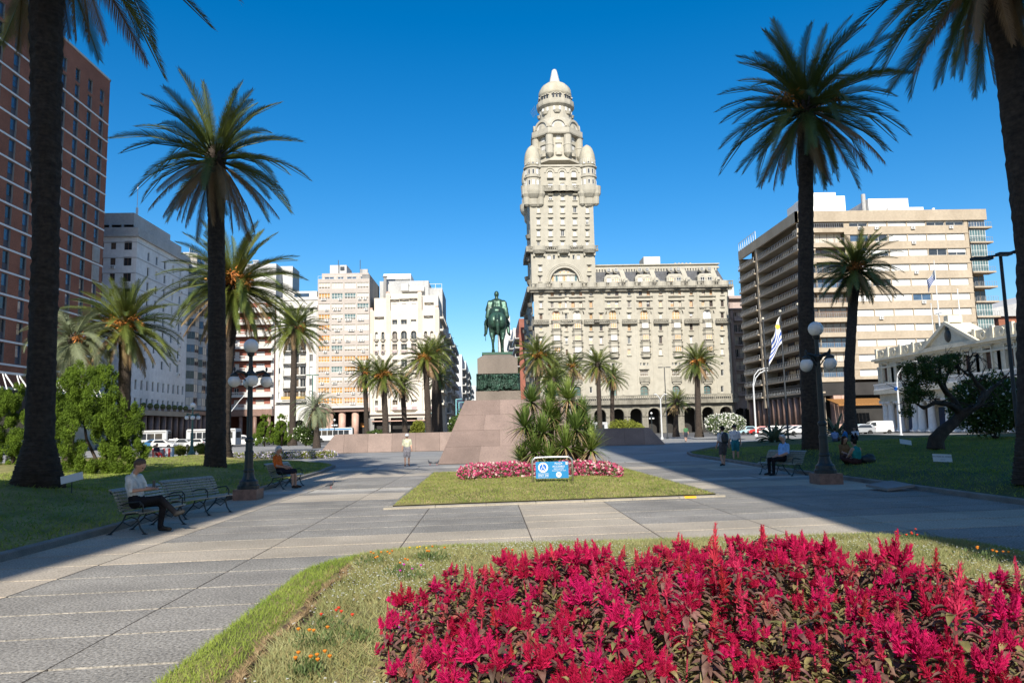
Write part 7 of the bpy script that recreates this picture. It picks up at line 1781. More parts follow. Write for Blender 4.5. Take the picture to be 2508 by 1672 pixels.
for px,Y,h,c,k,lab in ((1827,140,200,LB,'hatch','light blue car next to the white street light'),(1864,134,172,RD,'sedan','red sedan, leftmost red car on the right'),(1888,131,165,WH,'hatch','white car just right of the leftmost red one'),(1912,136,160,GY,'hatch','dark grey car behind the big agave'),(1928,128,150,SI,'hatch','silver car behind the agave\'s right side'),(1938,140,170,RD,'hatch','red car behind the middle flagpole'),(1960,138,165,RD,'sedan','rightmost red car behind two white ones'),(1950,125,150,WH,'hatch','white car left of the right flagpole'),(1968,122,150,WH,'sedan','white sedan nearest the tall dark palm'),(2088,118,155,LB,'hatch','pale blue car behind the people on the lawn'),(2105,122,160,BL,'hatch','blue car left of the medium dark palm'),(2112,112,150,SI,'hatch','silver car partly behind the medium dark palm')):
    car(lab, gp(px,Y), R(h), c, k)
car('white van parked before the palace columns', gp(2150,112), R(175), WH, 'van')
# ================================================================== people
def person(label, loc, rz, pose, top, legs, shoe=(.03,.03,.03), hair=(.05,.035,.025), bare_legs=False, bare_arms=True, hat=None, hairy=1, vox=.022, sc_=1.0, skin=None, long_hair=False, bareback=False):
    t = thing('person', label, 'person', loc, local=True, rz=rz); t.scale = (sc_,)*3
    cm = lambda c: M.setdefault('cloth_%d_%d_%d' % tuple(int(x*255) for x in c), mk('cloth', c, .9, .3, 7, bump=.8, bscale=11, spec=.12))
    mats = [M['skin'] if skin is None else cm(skin), cm(top), cm(legs), cm(shoe)]
    J = dict(pel=(0,0,.93),chest=(0,0,1.27),neck=(0,0,1.47),head=(0,.02,1.61))
    for s,k in ((-1,'L'),(1,'R')):
        J['hip'+k] = (s*.095,0,.90); J['kn'+k] = (s*.10,.02,.49); J['an'+k] = (s*.10,0,.09); J['toe'+k] = (s*.12,.17,.045)
        J['sh'+k] = (s*.185,0,1.39); J['el'+k] = (s*.235,-.02,1.12); J['wr'+k] = (s*.24,.08,.89)
    J.update(pose); V3 = lambda k: Vector(J[k])
    b = MB(); rg = []
    def cap(p,q,ra,rb,k): b.capsule(tuple(p),tuple(q),ra,rb,10); rg.append((tuple(p),tuple(q),ra,rb,k))
    pel,ch,nk,hd = V3('pel'),V3('chest'),V3('neck'),V3('head')
    sd = (V3('shR')-V3('shL')).normalized(); up = (ch-pel).normalized(); fw = up.cross(sd)
    fw = -fw if fw.dot(Vector((0,1,0))) < 0 and abs(fw.y) > .2 else fw
    for s in (-1,1):
        cap(pel+sd*s*.07,pel+up*.14+sd*s*.06,.115,.105,2 if not bareback else 2); cap(pel+up*.12+sd*s*.055,ch+sd*s*.075,.11,.118,1); cap(ch+sd*s*.075,ch+up*.10+sd*s*.10,.115,.075,1)
    cap(ch+up*.12,nk,.075,.055,1); cap(nk-up*.01,nk.lerp(hd,.5),.055,.055,0)
    hu = (hd-nk).normalized(); hf = (Vector((0,1,0))-hu*hu.y).normalized() if 'look' not in J else Vector(J['look']).normalized()
    hs = hf.cross(hu)
    cap(hd+hu*.02-hf*.015,hd+hu*.035+hf*.02,.093,.088,0); cap(hd-hu*.06+hf*.03,hd-hu*.03+hf*.02,.06,.075,0); cap(hd+hf*.095-hu*.02,hd+hf*.105-hu*.03,.014,.02,0)
    for s in (-1,1): cap(hd+hs*s*.088,hd+hs*s*.09-hu*.03,.018,.014,0)
    for k in 'LR':
        cap(V3('hip'+k),V3('kn'+k),.098,.066,2); 
        kn,an,toe = V3('kn'+k),V3('an'+k),V3('toe'+k)
        if bare_legs: cap(kn-(kn-V3('hip'+k))*.12,kn.lerp(an,.35),.058,.055,0); cap(kn.lerp(an,.3),an,.056,.038,0); cap(V3('hip'+k),kn.lerp(V3('hip'+k),.1),.102,.088,2)
        else: cap(kn,an,.066,.052,2)
        cap(an+Vector((0,0,-.03)),toe,.046,.04,3)
        sh,el,wr = V3('sh'+k),V3('el'+k),V3('wr'+k)
        cap(sh,el,.058,.046,1 if not bareback else 0); 
        if bare_arms: cap(sh.lerp(el,.6),el,.046,.044,0); cap(el,wr,.042,.03,0); cap(sh,sh.lerp(el,.55),.064,.06,1 if not bareback else 0)
        else: cap(el,wr,.046,.036,1)
        hdv = (wr-el).normalized(); cap(wr,wr+hdv*.055,.03,.034,0)
    me = remesh(b,vox,'body',mats,3,rg)
    # fingers, eyes and mouth are joined to the same skin mesh
    f = MB()
    for k,s in (('L',-1),('R',1)):
        el,wr = V3('el'+k),V3('wr'+k); d = (wr-el).normalized(); sx = d.cross(Vector((0,0,1))); sx = sx.normalized() if sx.length > .1 else Vector((0,1,0)); dn = d.cross(sx)
        curl = dn*(.03 if dn.z < 0 else -.03)
        for i,l in enumerate((.062,.075,.078,.066)):
            a = wr+d*.075+sx*(i-1.5)*.017; f.tube([a,a+d*l*.5+curl*.25,a+d*l*.85+curl],[.0095,.009,.006],6)
        a = wr+d*.03+sx*s*.03; f.tube([a,a+sx*s*.025+d*.03,a+sx*s*.02+d*.06],[.011,.01,.007],6)
    for s in (-1,1): f.ball(tuple(hd+hf*.092+hs*s*.034+hu*.012),.011,6,5,3)
    f.tube([hd+hf*.095-hu*.06-hs*.022,hd+hf*.1-hu*.062,hd+hf*.095-hu*.06+hs*.022],.006,5,0)
    bm = bmesh.new(); bm.from_mesh(me); fm = f.mesh('f', mats, True); bm.from_mesh(fm); bm.to_mesh(me); bm.free(); bpy.data.meshes.remove(fm)
    link('body', me, t)
    if hat is not None:
        h = MB(); h.ball(tuple(hd+hu*.045-hf*.0),(.108,.115,.098),14,8)
        c = hd+hu*.055+hf*.1; h.add([c-hs*.075,c+hs*.075,c+hs*.06+hf*.085-hu*.02,c-hs*.06+hf*.085-hu*.02,c-hs*.075+hu*.012,c+hs*.075+hu*.012,c+hs*.06+hf*.085-hu*.01,c-hs*.06+hf*.085-hu*.01],[(0,1,2,3),(4,5,6,7),(0,3,7,4),(1,2,6,5),(2,3,7,6)]); loc_part('cap', h, cm(hat), t, True)
    elif hairy:
        h = MB(); h.ball(tuple(hd+hu*.05-hf*.022),(.101,.108,.088),14,8); h.ball(tuple(hd-hf*.045+hu*.0),(.092,.07,.085),12,8)
        if long_hair: h.capsule(tuple(hd-hf*.05),tuple(hd-hf*.07-hu*.26),.085,.06,10); h.capsule(tuple(hd+hs*.08),tuple(hd+hs*.1-hu*.25),.04,.03,8); h.capsule(tuple(hd-hs*.08),tuple(hd-hs*.1-hu*.25),.04,.03,8)
        loc_part('hair', h, cm(hair), t, True)
    return t, J
def face_to(dx, dy): return math.atan2(dy,dx)-math.pi/2
def sit(lean=-.06, seat=.44, **kw):
    J = dict(pel=(0,.10,seat+.11),chest=(0,.02+lean,seat+.45),neck=(0,.03+lean*1.2,seat+.65),head=(0,.07+lean,seat+.79))
    for s,k in ((-1,'L'),(1,'R')):
        J['hip'+k] = (s*.09,.14,seat+.10); J['kn'+k] = (s*.11,.55,seat+.10); J['an'+k] = (s*.11,.56,.09); J['toe'+k] = (s*.13,.73,.045)
        J['sh'+k] = (s*.18,.02+lean,seat+.57); J['el'+k] = (s*.24,.06+lean,seat+.30); J['wr'+k] = (s*.14,.32,seat+.24)
    J.update(kw); return J
# man with a phone
T,J = person('seated man in white polo and dark trousers looking at his phone', (-7.02,15.25,0), face_to(1,-.12), sit(.0,.44,look=(0,.8,-.55),head=(0,.12,1.22),hipR=(.09,.14,.55),knR=(.03,.56,.62),anR=(-.12,.78,.34),toeR=(-.10,.94,.36),knL=(-.10,.55,.53),anL=(-.10,.50,.09),toeL=(-.12,.68,.045),elL=(-.25,.12,.78),wrL=(-.08,.36,.80),elR=(.25,.12,.78),wrR=(.06,.36,.80)), (.62,.62,.58), (.015,.016,.02), hair=(.10,.075,.06), vox=.018, sc_=1.06)
m = MB(); m.box(-.04,.04,.405,.415,.775,.91); o = loc_part('mobile_phone', m, M['iron_dark'], None)
o.matrix_basis = Matrix.Translation((-7.02,15.25,0)) @ Matrix.Rotation(face_to(1,-.12),4,'Z') @ Matrix.Scale(1.06,4); o.location.z += .04; tag(o,'dark mobile phone held by the seated man in white','phone')
person('seated man in orange shirt and dark shorts, left side', (-7.28,26.5,0), face_to(.98,-.15), sit(-.05,.44), (.62,.13,.025), (.02,.02,.03), hair=(.5,.48,.45), bare_legs=True, shoe=(.06,.04,.03), sc_=1.06)
person('seated grey-haired man in light blue shirt and black trousers', (10.7,27.1,0), face_to(-.95,-.3), sit(-.04,.44,wrL=(-.05,.34,.64),wrR=(.05,.36,.64),look=(0,1,.05)), (.22,.42,.72), (.012,.012,.014), hair=(.55,.53,.5), bare_arms=True, sc_=1.06)
walk = dict(knL=(-.10,.10,.50),anL=(-.10,-.06,.12),toeL=(-.12,.10,.05),knR=(.10,.14,.50),anR=(.10,.20,.09),toeR=(.12,.36,.05),wrL=(-.25,.16,.90),wrR=(.26,-.02,.88))
p = G(997,1141); person('man in white cap, beige shirt and grey shorts walking by the monument', p, math.pi+.1, walk, (.50,.50,.36), (.22,.21,.23), hat=(.8,.8,.78), bare_legs=True, shoe=(.14,.08,.05))
p = G(1774,1141); T,J = person('man with black backpack, white shirt and grey shorts, seen from behind', p, .15, dict(walk,wrL=(-.26,.10,.88)), (.62,.62,.64), (.085,.085,.095), bare_legs=True, hair=(.02,.02,.02), sc_=1.03)
m = MB(); m.ball((0,-.2,1.22),(.17,.12,.26),14,10); m.ball((0,-.30,1.12),(.13,.06,.14),12,8); m.tube([(-.12,-.12,1.42),(-.13,.1,1.40),(-.12,.12,1.2)],.02,6); m.tube([(.12,-.12,1.42),(.13,.1,1.40),(.12,.12,1.2)],.02,6); o = loc_part('backpack', m, M['iron_dark'], None, True); o.location = p; o.rotation_euler = (0,0,.15); o.scale = (1.03,)*3; tag(o,'black backpack worn by the man in grey shorts','backpack')
p = G(1803,1129); p.z = hR(p.x,p.y) if p.x > 12.5 else .0; person('man in white t-shirt, teal shorts and dark cap walking away', p, -.35, walk, (.68,.66,.68), (.03,.19,.24), hat=(.03,.03,.04), bare_legs=True, sc_=1.05)
m = MB(); m.lathe([(.03,0),(.033,.16),(.013,.2),(.013,.23)],10); o = loc_part('water_bottle', m, M['globe'], None, True); o.location = p+Vector((.27,.06,.74)); o.rotation_euler = (.5,.3,0); tag(o,'pale plastic bottle in the hand of the man in teal shorts','bottle')
p = AY(1681,1080,86); p.z = -.026; person('distant man in a green t-shirt beyond the right low wall', p, .1, walk, (.06,.16,.07), (.04,.045,.06), bare_legs=True, vox=.03, sc_=1.08)
def ground_sit(**kw):
    J = dict(pel=(0,0,.12),chest=(0,.02,.46),neck=(0,.06,.66),head=(0,.1,.80))
    for s,k in ((-1,'L'),(1,'R')): J['hip'+k] = (s*.1,.05,.11); J['kn'+k] = (s*.28,.40,.22); J['an'+k] = (s*.06,.48,.07); J['toe'+k] = (-s*.06,.52,.05); J['sh'+k] = (s*.17,.02,.57); J['el'+k] = (s*.24,.14,.34); J['wr'+k] = (s*.12,.36,.24)
    J.update(kw); return J
knees = dict(knL=(-.12,.38,.48),anL=(-.12,.52,.09),toeL=(-.12,.68,.05),knR=(.12,.38,.48),anR=(.12,.52,.09),toeR=(.12,.68,.05),wrL=(-.1,.44,.42),wrR=(.1,.44,.42))
def onR(px,py,z): q = G(px,py,z); q.z = hR(q.x,q.y)-.02; return q
p = onR(2078,1126,.4); p.y += .35; person('woman with long brown hair and sunglasses sitting on the lawn', p, math.pi+.3, ground_sit(), (.20,.11,.05), (.10,.05,.04), hair=(.055,.025,.015), long_hair=True, vox=.025)
p = onR(2100,1132,.4); person('woman in a teal top sitting with her back to us', p, .35, ground_sit(), (.02,.20,.19), (.05,.025,.025), hair=(.02,.015,.012), vox=.025, bareback=True)
q = onR(2126,1131,.4); m = MB(); m.ball((0,0,.15),(.3,.16,.17),12,8); m.ball((.1,0,.26),(.16,.12,.1),10,6); m.tube([(-.15,0,.26),(0,0,.36),(.15,0,.28)],.015,6); o = loc_part('shoulder_bag', m, M['iron_dark'], None, True); o.location = q; tag(o,'black bag lying beside the woman in teal','bag')
for px,py,rz,tp,lg,lab,fl in ((2046,1082,-.4,(.22,.30,.48),(.10,.11,.15),'person in a grey-blue shirt sitting near the palm foot',knees),(2073,1083,.8,(.03,.16,.40),(.15,.12,.1),'person in a bright blue shirt sitting on the lawn crest',{}),(2096,1081,2.4,(.6,.62,.66),(.02,.02,.025),'person in white and black sitting at the lawn crest, rightmost',knees)):
    p = AY(px,py,50); p.z = hR(p.x,p.y)-.02; person(lab,p,rz,ground_sit(**fl),tp,lg,vox=.03)
p = AY(1983,1100,44); p.z = hR(p.x,44)-.02; person('person in dark top standing half hidden behind the tall palm', p, .5, dict(), (.03,.03,.035), (.10,.10,.12), bare_legs=True, vox=.03)
p = Vector((-26.4,61.2,-.026)); person('distant seated person in red trousers and dark top at left', p, face_to(.8,-.6), sit(-.04,.44), (.04,.03,.05), (.35,.03,.03), vox=.03)
p = AY(921,1070,74.6); p.z = -.026; person('person in white behind the left low wall, only head and shoulders showing', p, 0, dict(), (.7,.68,.62), (.3,.3,.3), hair=(.4,.38,.35), vox=.03, sc_=1.04)
for px,Y,tp,lab in ((1079,128,(.05,.16,.35),'distant pedestrian in blue at the avenue crossing'),(1086,126,(.55,.62,.66),'distant pedestrian in pale blue, middle of three'),(1096,127,(.7,.68,.68),'distant pedestrian in white, rightmost of three')):
    p = AY(px,1080,Y); p.z = -.05; person(lab,p,0,walk,tp,(.06,.06,.08),vox=.04)
# pigeons
def pigeon(label, px, py, rz):
    p = G(px,py); t = thing('pigeon', label, 'pigeon', p, 'pigeons on the pavement', local=True, rz=rz); b = MB(); b.capsule((-.06,0,.12),(.06,0,.14),.05,.06,8); b.capsule((.07,0,.15),(.12,0,.22),.035,.026,8); b.ball((.13,0,.24),(.032,.028,.028),8,6); b.capsule((-.08,0,.12),(-.2,0,.08),.035,.018,8); b.tube([(.15,0,.24),(.18,0,.232)],[.01,.003],5)
    link('body', remesh(b,.012,'body',[mk('pigeon_grey',(.05,.055,.065),.6,.3,20)],1), t); m = MB()
    for s in (-1,1): m.tube([(.01,s*.025,.09),(.02,s*.025,.0)],.006,5); m.tube([(.0,s*.025,.004),(.05,s*.025,.004)],.005,5)
    loc_part('legs', m, M['tail'], t)
pigeon('dark pigeon on the shadow edge near the left lamp', 809,1195, .8)
pigeon('pigeon at the left corner of the monument base', 1054,1138, 2.6)
pigeon('second pigeon against the monument base corner', 1069,1138, .2)
# ================================================================== cordyline clump and pink flowers
def rosette(n, L, seed, mat, dry=0):
    r = np.random.default_rng(seed); V = []; F = []; mi = []
    for i in range(n):
        f = (i+.5)/n; el = R(88-118*f+r.uniform(-8,8)); az = i*2.39996+r.uniform(-.2,.2); l = L*r.uniform(.8,1.1); k = 4; p = Vector((0,0,0)); b = len(V); ca,sa = math.cos(az),math.sin(az)
        for j in range(k+1):
            s = j/k; a = el-R(20)*s*s*(.4+f); 
            if j: p = p+Vector((ca*math.cos(a),sa*math.cos(a),math.sin(a)))*(l/k)
            w_ = .036*(1-s**1.8)*(1 if j else .55)+.001; sd = Vector((-sa,ca,0)); V += [tuple(p+sd*w_),tuple(p-sd*w_)]
        for j in range(k): q = b+2*j; F.append((q,q+1,q+3,q+2)); mi.append(1 if f > 1-dry else 0)
    return np_mesh('leaf_rosette',V,F,[M[mat],M['cord_dry']],mi)
cb = G(1362,1160,.2); cb.z = hC(cb.x,cb.y)-.03; Yk = cb.y
ct = thing('cordyline_clump','clump of spiky green cordylines behind the blue sign','shrub',cb,local=True)
for i,(px,py,rp,dy) in enumerate(((1302,985,46,.6),(1392,978,56,.4),(1286,1045,58,.1),(1345,1018,52,.5),(1410,1052,60,-.1),(1330,1060,52,-.4),(1312,1108,62,-.5),(1385,1095,58,-.6),(1448,1102,56,-.3),(1362,1040,50,.9),(1425,1020,50,1.1),(1345,1125,46,-.8),(1280,1130,48,.2),(1420,1130,50,.1),(1370,1130,50,.2),(1300,1075,50,.8),(1440,1060,46,.8),(1350,975,44,1.2))):
    h = Vector(rel(px,py,Yk+dy,cb)); L = rp*Yk/FPX*1.05; o = link('leaf_rosette', rosette(170,L*1.08,200+i,'cord_leaf',.16), ct); o.location = h
    m = MB(); m.tube([(h.x*.35,dy*.4,-.1),(h.x*.8,dy*.8,h.z*.5),tuple(h)],[.07,.055,.045],7); loc_part('stem', m, M['bark'], ct)
M['petal_pink'] = mk('petal_pink',(.55,.03,.13),.7,.3,4,col2=(.78,.14,.28),transl=.25)
M['petal_blush'] = mk('petal_blush',(.75,.42,.42),.7,.2,4,col2=(.85,.68,.62),transl=.25)
pk = []
x0,x1 = G(1122,1180,.2).x,G(1548,1170,.2).x
for i in range(13):
    x = x0+.5+(x1-x0-1.0)*i/12; y = 26.6+.9*math.sin(i*.52)**2*-.6+rng.uniform(-.2,.2); pk.append((x,y+.6,hC(x,y)+.16,.62,1.3,.30))
pt = thing('petunia_bed','mounded bed of pink and blush petunias around the sign','flower bed',((x0+x1)/2,27,.2))
V,F,_,_ = leaf_cloud(pk,9000,.09,301,shell=.6); part_ = link('foliage', np_mesh('foliage',V,F,[M['oleander']]), pt); part_['kind'] = 'stuff'
for nm,n,s,mt,sd in (('blossom',4600,.095,'petal_pink',302),('pale_blossom',1900,.09,'petal_blush',303)):
    V,F,_,_ = leaf_cloud([(a,b_,c,d*1.05,e*1.05,f*1.06) for a,b_,c,d,e,f in pk],n,s,sd,shell=.92,asp=.95); o = link(nm, np_mesh(nm,V,F,[M[mt]]), pt); o['kind'] = 'stuff'

# ================================================================== grass blades
def blades(name, label, X, Y, Z, h, w_, mat, seed, lean=.5):
    r = np.random.default_rng(seed); n = len(X); az = r.uniform(0,6.283,n); hh = h*r.uniform(.5,1.25,n); ww = w_*r.uniform(.7,1.3,n); c,s = np.cos(az),np.sin(az); ld = r.normal(size=(n,2))*lean*hh[:,None]
    B = np.stack([X,Y,Z],1); o = np.stack([c*ww,s*ww,np.zeros(n)],1); tip = B+np.stack([ld[:,0],ld[:,1],hh],1)
    V = np.stack([B-o,B+o,tip],1).reshape(-1,3); F = np.arange(3*n).reshape(n,3); ob = link(name, np_mesh(name,V,F,[M[mat]])); tag(ob,label,'grass',kind='stuff'); return ob
CEL = [(-.85,6.2),(-.7,6.9),(-.2,7.5),(.4,8.2),(1.3,8.1),(2.1,8.6),(3.0,8.7),(3.7,8.0),(3.95,7.2),(4.15,6.2),(4.6,5.2),(5.0,3.6),(-.5,3.6),(-.42,4.2),(-.7,5.2)]
def scatter(n, x0, x1, y0, y1, seed): r = np.random.default_rng(seed); return r.uniform(x0,x1,n), r.uniform(y0,y1,n)
X,Y = scatter(150000,BX0,BX1,3.6,BY1,1); d = bed_d(X,Y); ok = (d > .0)&((X < -1.95)|(d < .42)); ok &= ~((X > 6.0)&(Y < 5)); X,Y = X[ok],Y[ok]
blades('mown_grass','short bright green grass edging the front flower bed',X,Y,hB(X,Y)-.005,.055,.0045,'blade_green',2)
X,Y = scatter(230000,-1.82,BX1-.35,3.2,BY1-.3,3); d = bed_d(X,Y); ok = (d > .3)&(trench(X,Y) < .3)&~inpoly(CEL,X,Y); ok &= (np.sin(X*2.3+Y*1.1)+np.sin(Y*3.1-X*.7)+np.random.default_rng(4).uniform(-1.4,1.6,len(X)) > -1.1); X,Y = X[ok],Y[ok]; h = len(X)//2
blades('pale_ground_cover','pale yellow-green ground cover in the front bed',X[:h],Y[:h],hB(X[:h],Y[:h])-.005,.085,.006,'blade_pale',5,.8)
blades('dry_ground_cover','dry straw-coloured stalks among the ground cover',X[h:],Y[h:],hB(X[h:],Y[h:])-.005,.075,.005,'blade_dry',6,.9)
r = np.random.default_rng(7); k = r.choice(len(X),5000,replace=False); xs_,ys_ = X[k],Y[k]; msk = (np.sin(xs_*1.7+.5)*np.sin(ys_*1.3)+r.uniform(-.6,.6,len(k)) > -.1); xs_,ys_ = xs_[msk],ys_[msk]; zz = hB(xs_,ys_)+.055+r.uniform(0,.05,len(xs_)); s = .009
V = np.stack([np.stack([xs_-s,ys_-s,zz],1),np.stack([xs_+s,ys_-s,zz+.004],1),np.stack([xs_+s,ys_+s,zz],1),np.stack([xs_-s,ys_+s,zz+.005],1)],1).reshape(-1,3)
o = link('white_alyssum', np_mesh('white_alyssum',V,np.arange(len(V)).reshape(-1,4),[M['white_petal']])); tag(o,'tiny white blossoms sprinkled over the ground cover','flowers',kind='stuff')
# crumbly earth along the trench
X,Y = scatter(9000,-2.0,-1.68,4.2,10.3,8); t_ = trench(X,Y); ok = t_ > .1; X,Y = X[ok],Y[ok]
V,F,_,_ = leaf_cloud([(-1.86+.05*math.sin(0)+float(a),float(b_),float(c),.03,.03,.03) for a,b_,c in zip(np.zeros(1),[0],[0])],10,.02,9)
blades('dead_thatch','dead brown thatch along the cut edge of the turf',X-.10,Y,hB(X,Y)+.0,.05,.006,'cord_dry',9,1.0)
X,Y = scatter(60000,CX0,CX1,19,CY1,10); ok = Y > CY0+.12*(X-1.9)+.02; X,Y = X[ok],Y[ok]; Z = np.array([hC(a,b_) for a,b_ in zip(X,Y)])
h = int(len(X)*.4); blades('lawn_grass','grass of the central lawn before the monument',X[:h],Y[:h],Z[:h]-.005,.06,.009,'blade_green',11,.8); blades('dry_lawn_grass','yellowed grass of the central lawn',X[h:],Y[h:],Z[h:]-.005,.055,.009,'blade_dry',12,.8)
X,Y = scatter(70000,-22,-7.6,5,46,13); Z = np.array([hL(a,b_) for a,b_ in zip(X,Y)]); ok = X < np.array([lerp_tab(edgeL,b_) for b_ in Y])-.17; blades('lawn_grass','grass of the left lawn under the palms',X[ok],Y[ok],Z[ok]-.01,.08,.013,'blade_green',14,.9)
X,Y = scatter(70000,11.6,30,9,48,15); Z = np.array([hR(a,b_) for a,b_ in zip(X,Y)]); ok = X > np.array([lerp_tab(edgeR,b_) for b_ in Y])+.17; blades('lawn_grass','shaded grass of the right lawn',X[ok],Y[ok],Z[ok]-.01,.08,.013,'blade_green',16,.9)

# ================================================================== crimson celosia bed
M['plume'] = mk('plume_crimson',(.47,.006,.065),.8,.35,14,col2=(.68,.014,.125),rand=.16,transl=.3,spec=.2)
M['plume2'] = mk('plume_coral',(.52,.015,.06),.8,.35,14,col2=(.74,.06,.12),rand=.2,transl=.3,spec=.2)
M['cel_leaf'] = mk('celosia_leaf',(.12,.05,.045),.5,.4,14,col2=(.23,.14,.10),rand=.4,transl=.2,spec=.4)
M['cel_leaf2'] = mk('celosia_leaf_green',(.17,.15,.05),.5,.4,14,col2=(.33,.28,.12),rand=.35,transl=.25,spec=.4)
M['cel_stem'] = mk('celosia_stem',(.28,.02,.045),.6,.3,8)
def plume_mesh(seed):
    r = np.random.default_rng(400+seed); V = []; F = []
    nspk = 1 if seed % 4 == 0 else (4 if seed % 4 == 1 else 9)
    for q in range(nspk):
        ang = r.uniform(0,6.28); off = 0 if q == 0 else r.uniform(.015,.085); bx,by = math.cos(ang)*off,math.sin(ang)*off; H = (.20 if nspk == 1 else .15)*r.uniform(.75,1.15)*(1 if q == 0 else r.uniform(.45,.85)); W = .030*r.uniform(.7,1.3); tilt = Vector((bx*6.5+r.normal()*.15,by*6.5+r.normal()*.15,1)).normalized()
        ns = 150 if nspk == 1 else 95
        for i in range(ns):
            f = i/ns; z = H*(f**.9); rad = W*(1-f)**.75*(.5+.9*min(1,f*5)); az = i*2.39996; o = Vector((math.cos(az),math.sin(az),0)); c = Vector((bx,by,0))+tilt*z+o*rad*.35; d = (o*(.9-.55*f)+tilt*(.75+f)+Vector(r.normal(size=3))*.5).normalized(); l = .042*(1-.5*f)*r.uniform(.7,1.3); sd = d.cross(o+Vector((0,0,.3))).normalized()*.0026*(1.5-f)
            b = len(V); m_ = c+d*l*.55; V += [tuple(c-sd),tuple(c+sd),tuple(m_+sd*1.25),tuple(m_-sd*1.25),tuple(c+d*l)]; F += [(b,b+1,b+2),(b,b+2,b+3),(b+3,b+2,b+4)]
    return np_mesh('plume',V,F,[M['plume' if seed % 4 else 'plume2']])
def cleaf_mesh(seed):
    r = np.random.default_rng(500+seed); V = []; F = []; H = .33; n = 46; mi = []
    for i in range(n):
        f = (i+.3)/n; z = .05+H*.98*f; az = i*2.39996+r.uniform(-.4,.4); el = R(r.uniform(-35,35)+18*f); L = (.118-.045*f)*r.uniform(.75,1.25); W = L*.27; o = Vector((math.cos(az),math.sin(az),0)); d = o*math.cos(el)+Vector((0,0,math.sin(el))); sd = Vector((-o.y,o.x,0)); up = sd.cross(d); up = up if up.z > 0 else -up
        b0 = Vector((0,0,z))+o*.025; b = len(V)
        mp = [(0,0),(.3,.85),(.6,.9),(1,0)]
        mid = [b0+d*L*s-Vector((0,0,1))*L*.35*s*s for s,_ in mp]
        V += [tuple(mid[0]),tuple(mid[1]+sd*W*mp[1][1]+up*.012),tuple(mid[1]),tuple(mid[1]-sd*W*mp[1][1]+up*.012),tuple(mid[2]+sd*W*mp[2][1]*.8+up*.01),tuple(mid[2]),tuple(mid[2]-sd*W*mp[2][1]*.8+up*.01),tuple(mid[3])]
        F += [(b,b+1,b+2),(b,b+2,b+3),(b+1,b+4,b+5),(b+1,b+5,b+2),(b+2,b+5,b+6),(b+2,b+6,b+3),(b+4,b+7,b+5),(b+5,b+7,b+6)]; mi += [1 if (f < .5 and r.random() < .8) or r.random() < .2 else 0]*8
    mb = MB(); mb.tube([(0,0,-.04),(.004,.003,.25),(0,0,H+.06)],[.009,.007,.005],5); base = len(V); V += [tuple(v) for v in mb.v]
    for q in mb.f:
        if len(q) == 4: F += [(base+q[0],base+q[1],base+q[2]),(base+q[0],base+q[2],base+q[3])]; mi += [2,2]
    return np_mesh('leafy_stem',V,F,[M['cel_leaf'],M['cel_leaf2'],M['cel_stem']],mi)
M['plume_old'] = mk('plume_faded',(.40,.05,.06),.85,.35,14,col2=(.55,.24,.17),rand=.2,transl=.25,spec=.15)
PL = [plume_mesh(i) for i in range(12)]; PL[5].materials[0] = M['plume_old']; CLF = [cleaf_mesh(i) for i in range(8)]
r = np.random.default_rng(11); pts = []
X,Y = scatter(9000,-1,6.4,2.6,9,12); ok = inpoly(CEL,X,Y); 
for x,y in zip(X[ok],Y[ok]):
    if all((x-a)**2+(y-b_)**2 > (.175 if y > 4.2 else .2)**2 for a,b_ in pts): pts.append((x,y))
vis = []
for x,y in pts:                                                       # keep what the frame can show
    if abs(x-1.3) < y*.80+.6: vis.append((x,y))
vis.sort(key=lambda p: p[1])
extraV = {0:[],1:[]}
def plant(x,y,asthing):
    z = float(hB(x,y)); s = r.uniform(.74,1.14)*(1.0+.14*math.sin(x*2.4+1.1)*math.sin(y*1.9))*(1.18 if r.random() < .07 else 1); s *= .8 if bed_edge(x,y) < .35 else 1.0; rz = r.uniform(0,6.28); tl = Euler((r.normal()*.10,r.normal()*.10,rz)); pm = PL[int(r.integers(12))]; lm = CLF[int(r.integers(8))]
    if asthing:
        t = thing('celosia_plant','crimson feathery celosia plant in the front flower bed','flower',(x,y,z),'crimson celosia plants in the front bed',local=True); t.rotation_euler = tl; t.scale = (s,s,s*r.uniform(.9,1.15)); link('leafy_stem',lm,t); o = link('plume',pm,t); o.location = (0,0,.32); k_ = r.uniform(.62,1.2)*(.82+.3*math.sin(x*5.1+y*3.3)*math.sin(y*4.3-x*2)); o.scale = (k_,k_,k_*r.uniform(.8,1.35))
        for q in range(1): o = link('plume',PL[int(r.integers(12))],t); o.location = (r.normal()*.06,r.normal()*.06,r.uniform(.22,.31)); k_ = r.uniform(.4,.8); o.scale = (k_,k_,k_); o.rotation_euler = (r.normal()*.35,r.normal()*.35,r.uniform(0,6))
    else:
        Mx = Matrix.Translation((x,y,z)) @ tl.to_matrix().to_4x4() @ Matrix.Scale(s,4); return (Mx,lm,pm)
def bed_edge(x,y):
    d = 9
    for (a,b_),(c,e) in zip(CEL,CEL[1:]+CEL[:1]):
        ab = Vector((c-a,e-b_)); t = max(0,min(1,(Vector((x-a,y-b_)).dot(ab))/ab.length_squared)); d = min(d,(Vector((x-a,y-b_))-ab*t).length)
    return d
near = vis[:]; r2 = np.random.default_rng(3)
big = near[:300]; rest = near[300:]
for x,y in big: plant(x,y,True)
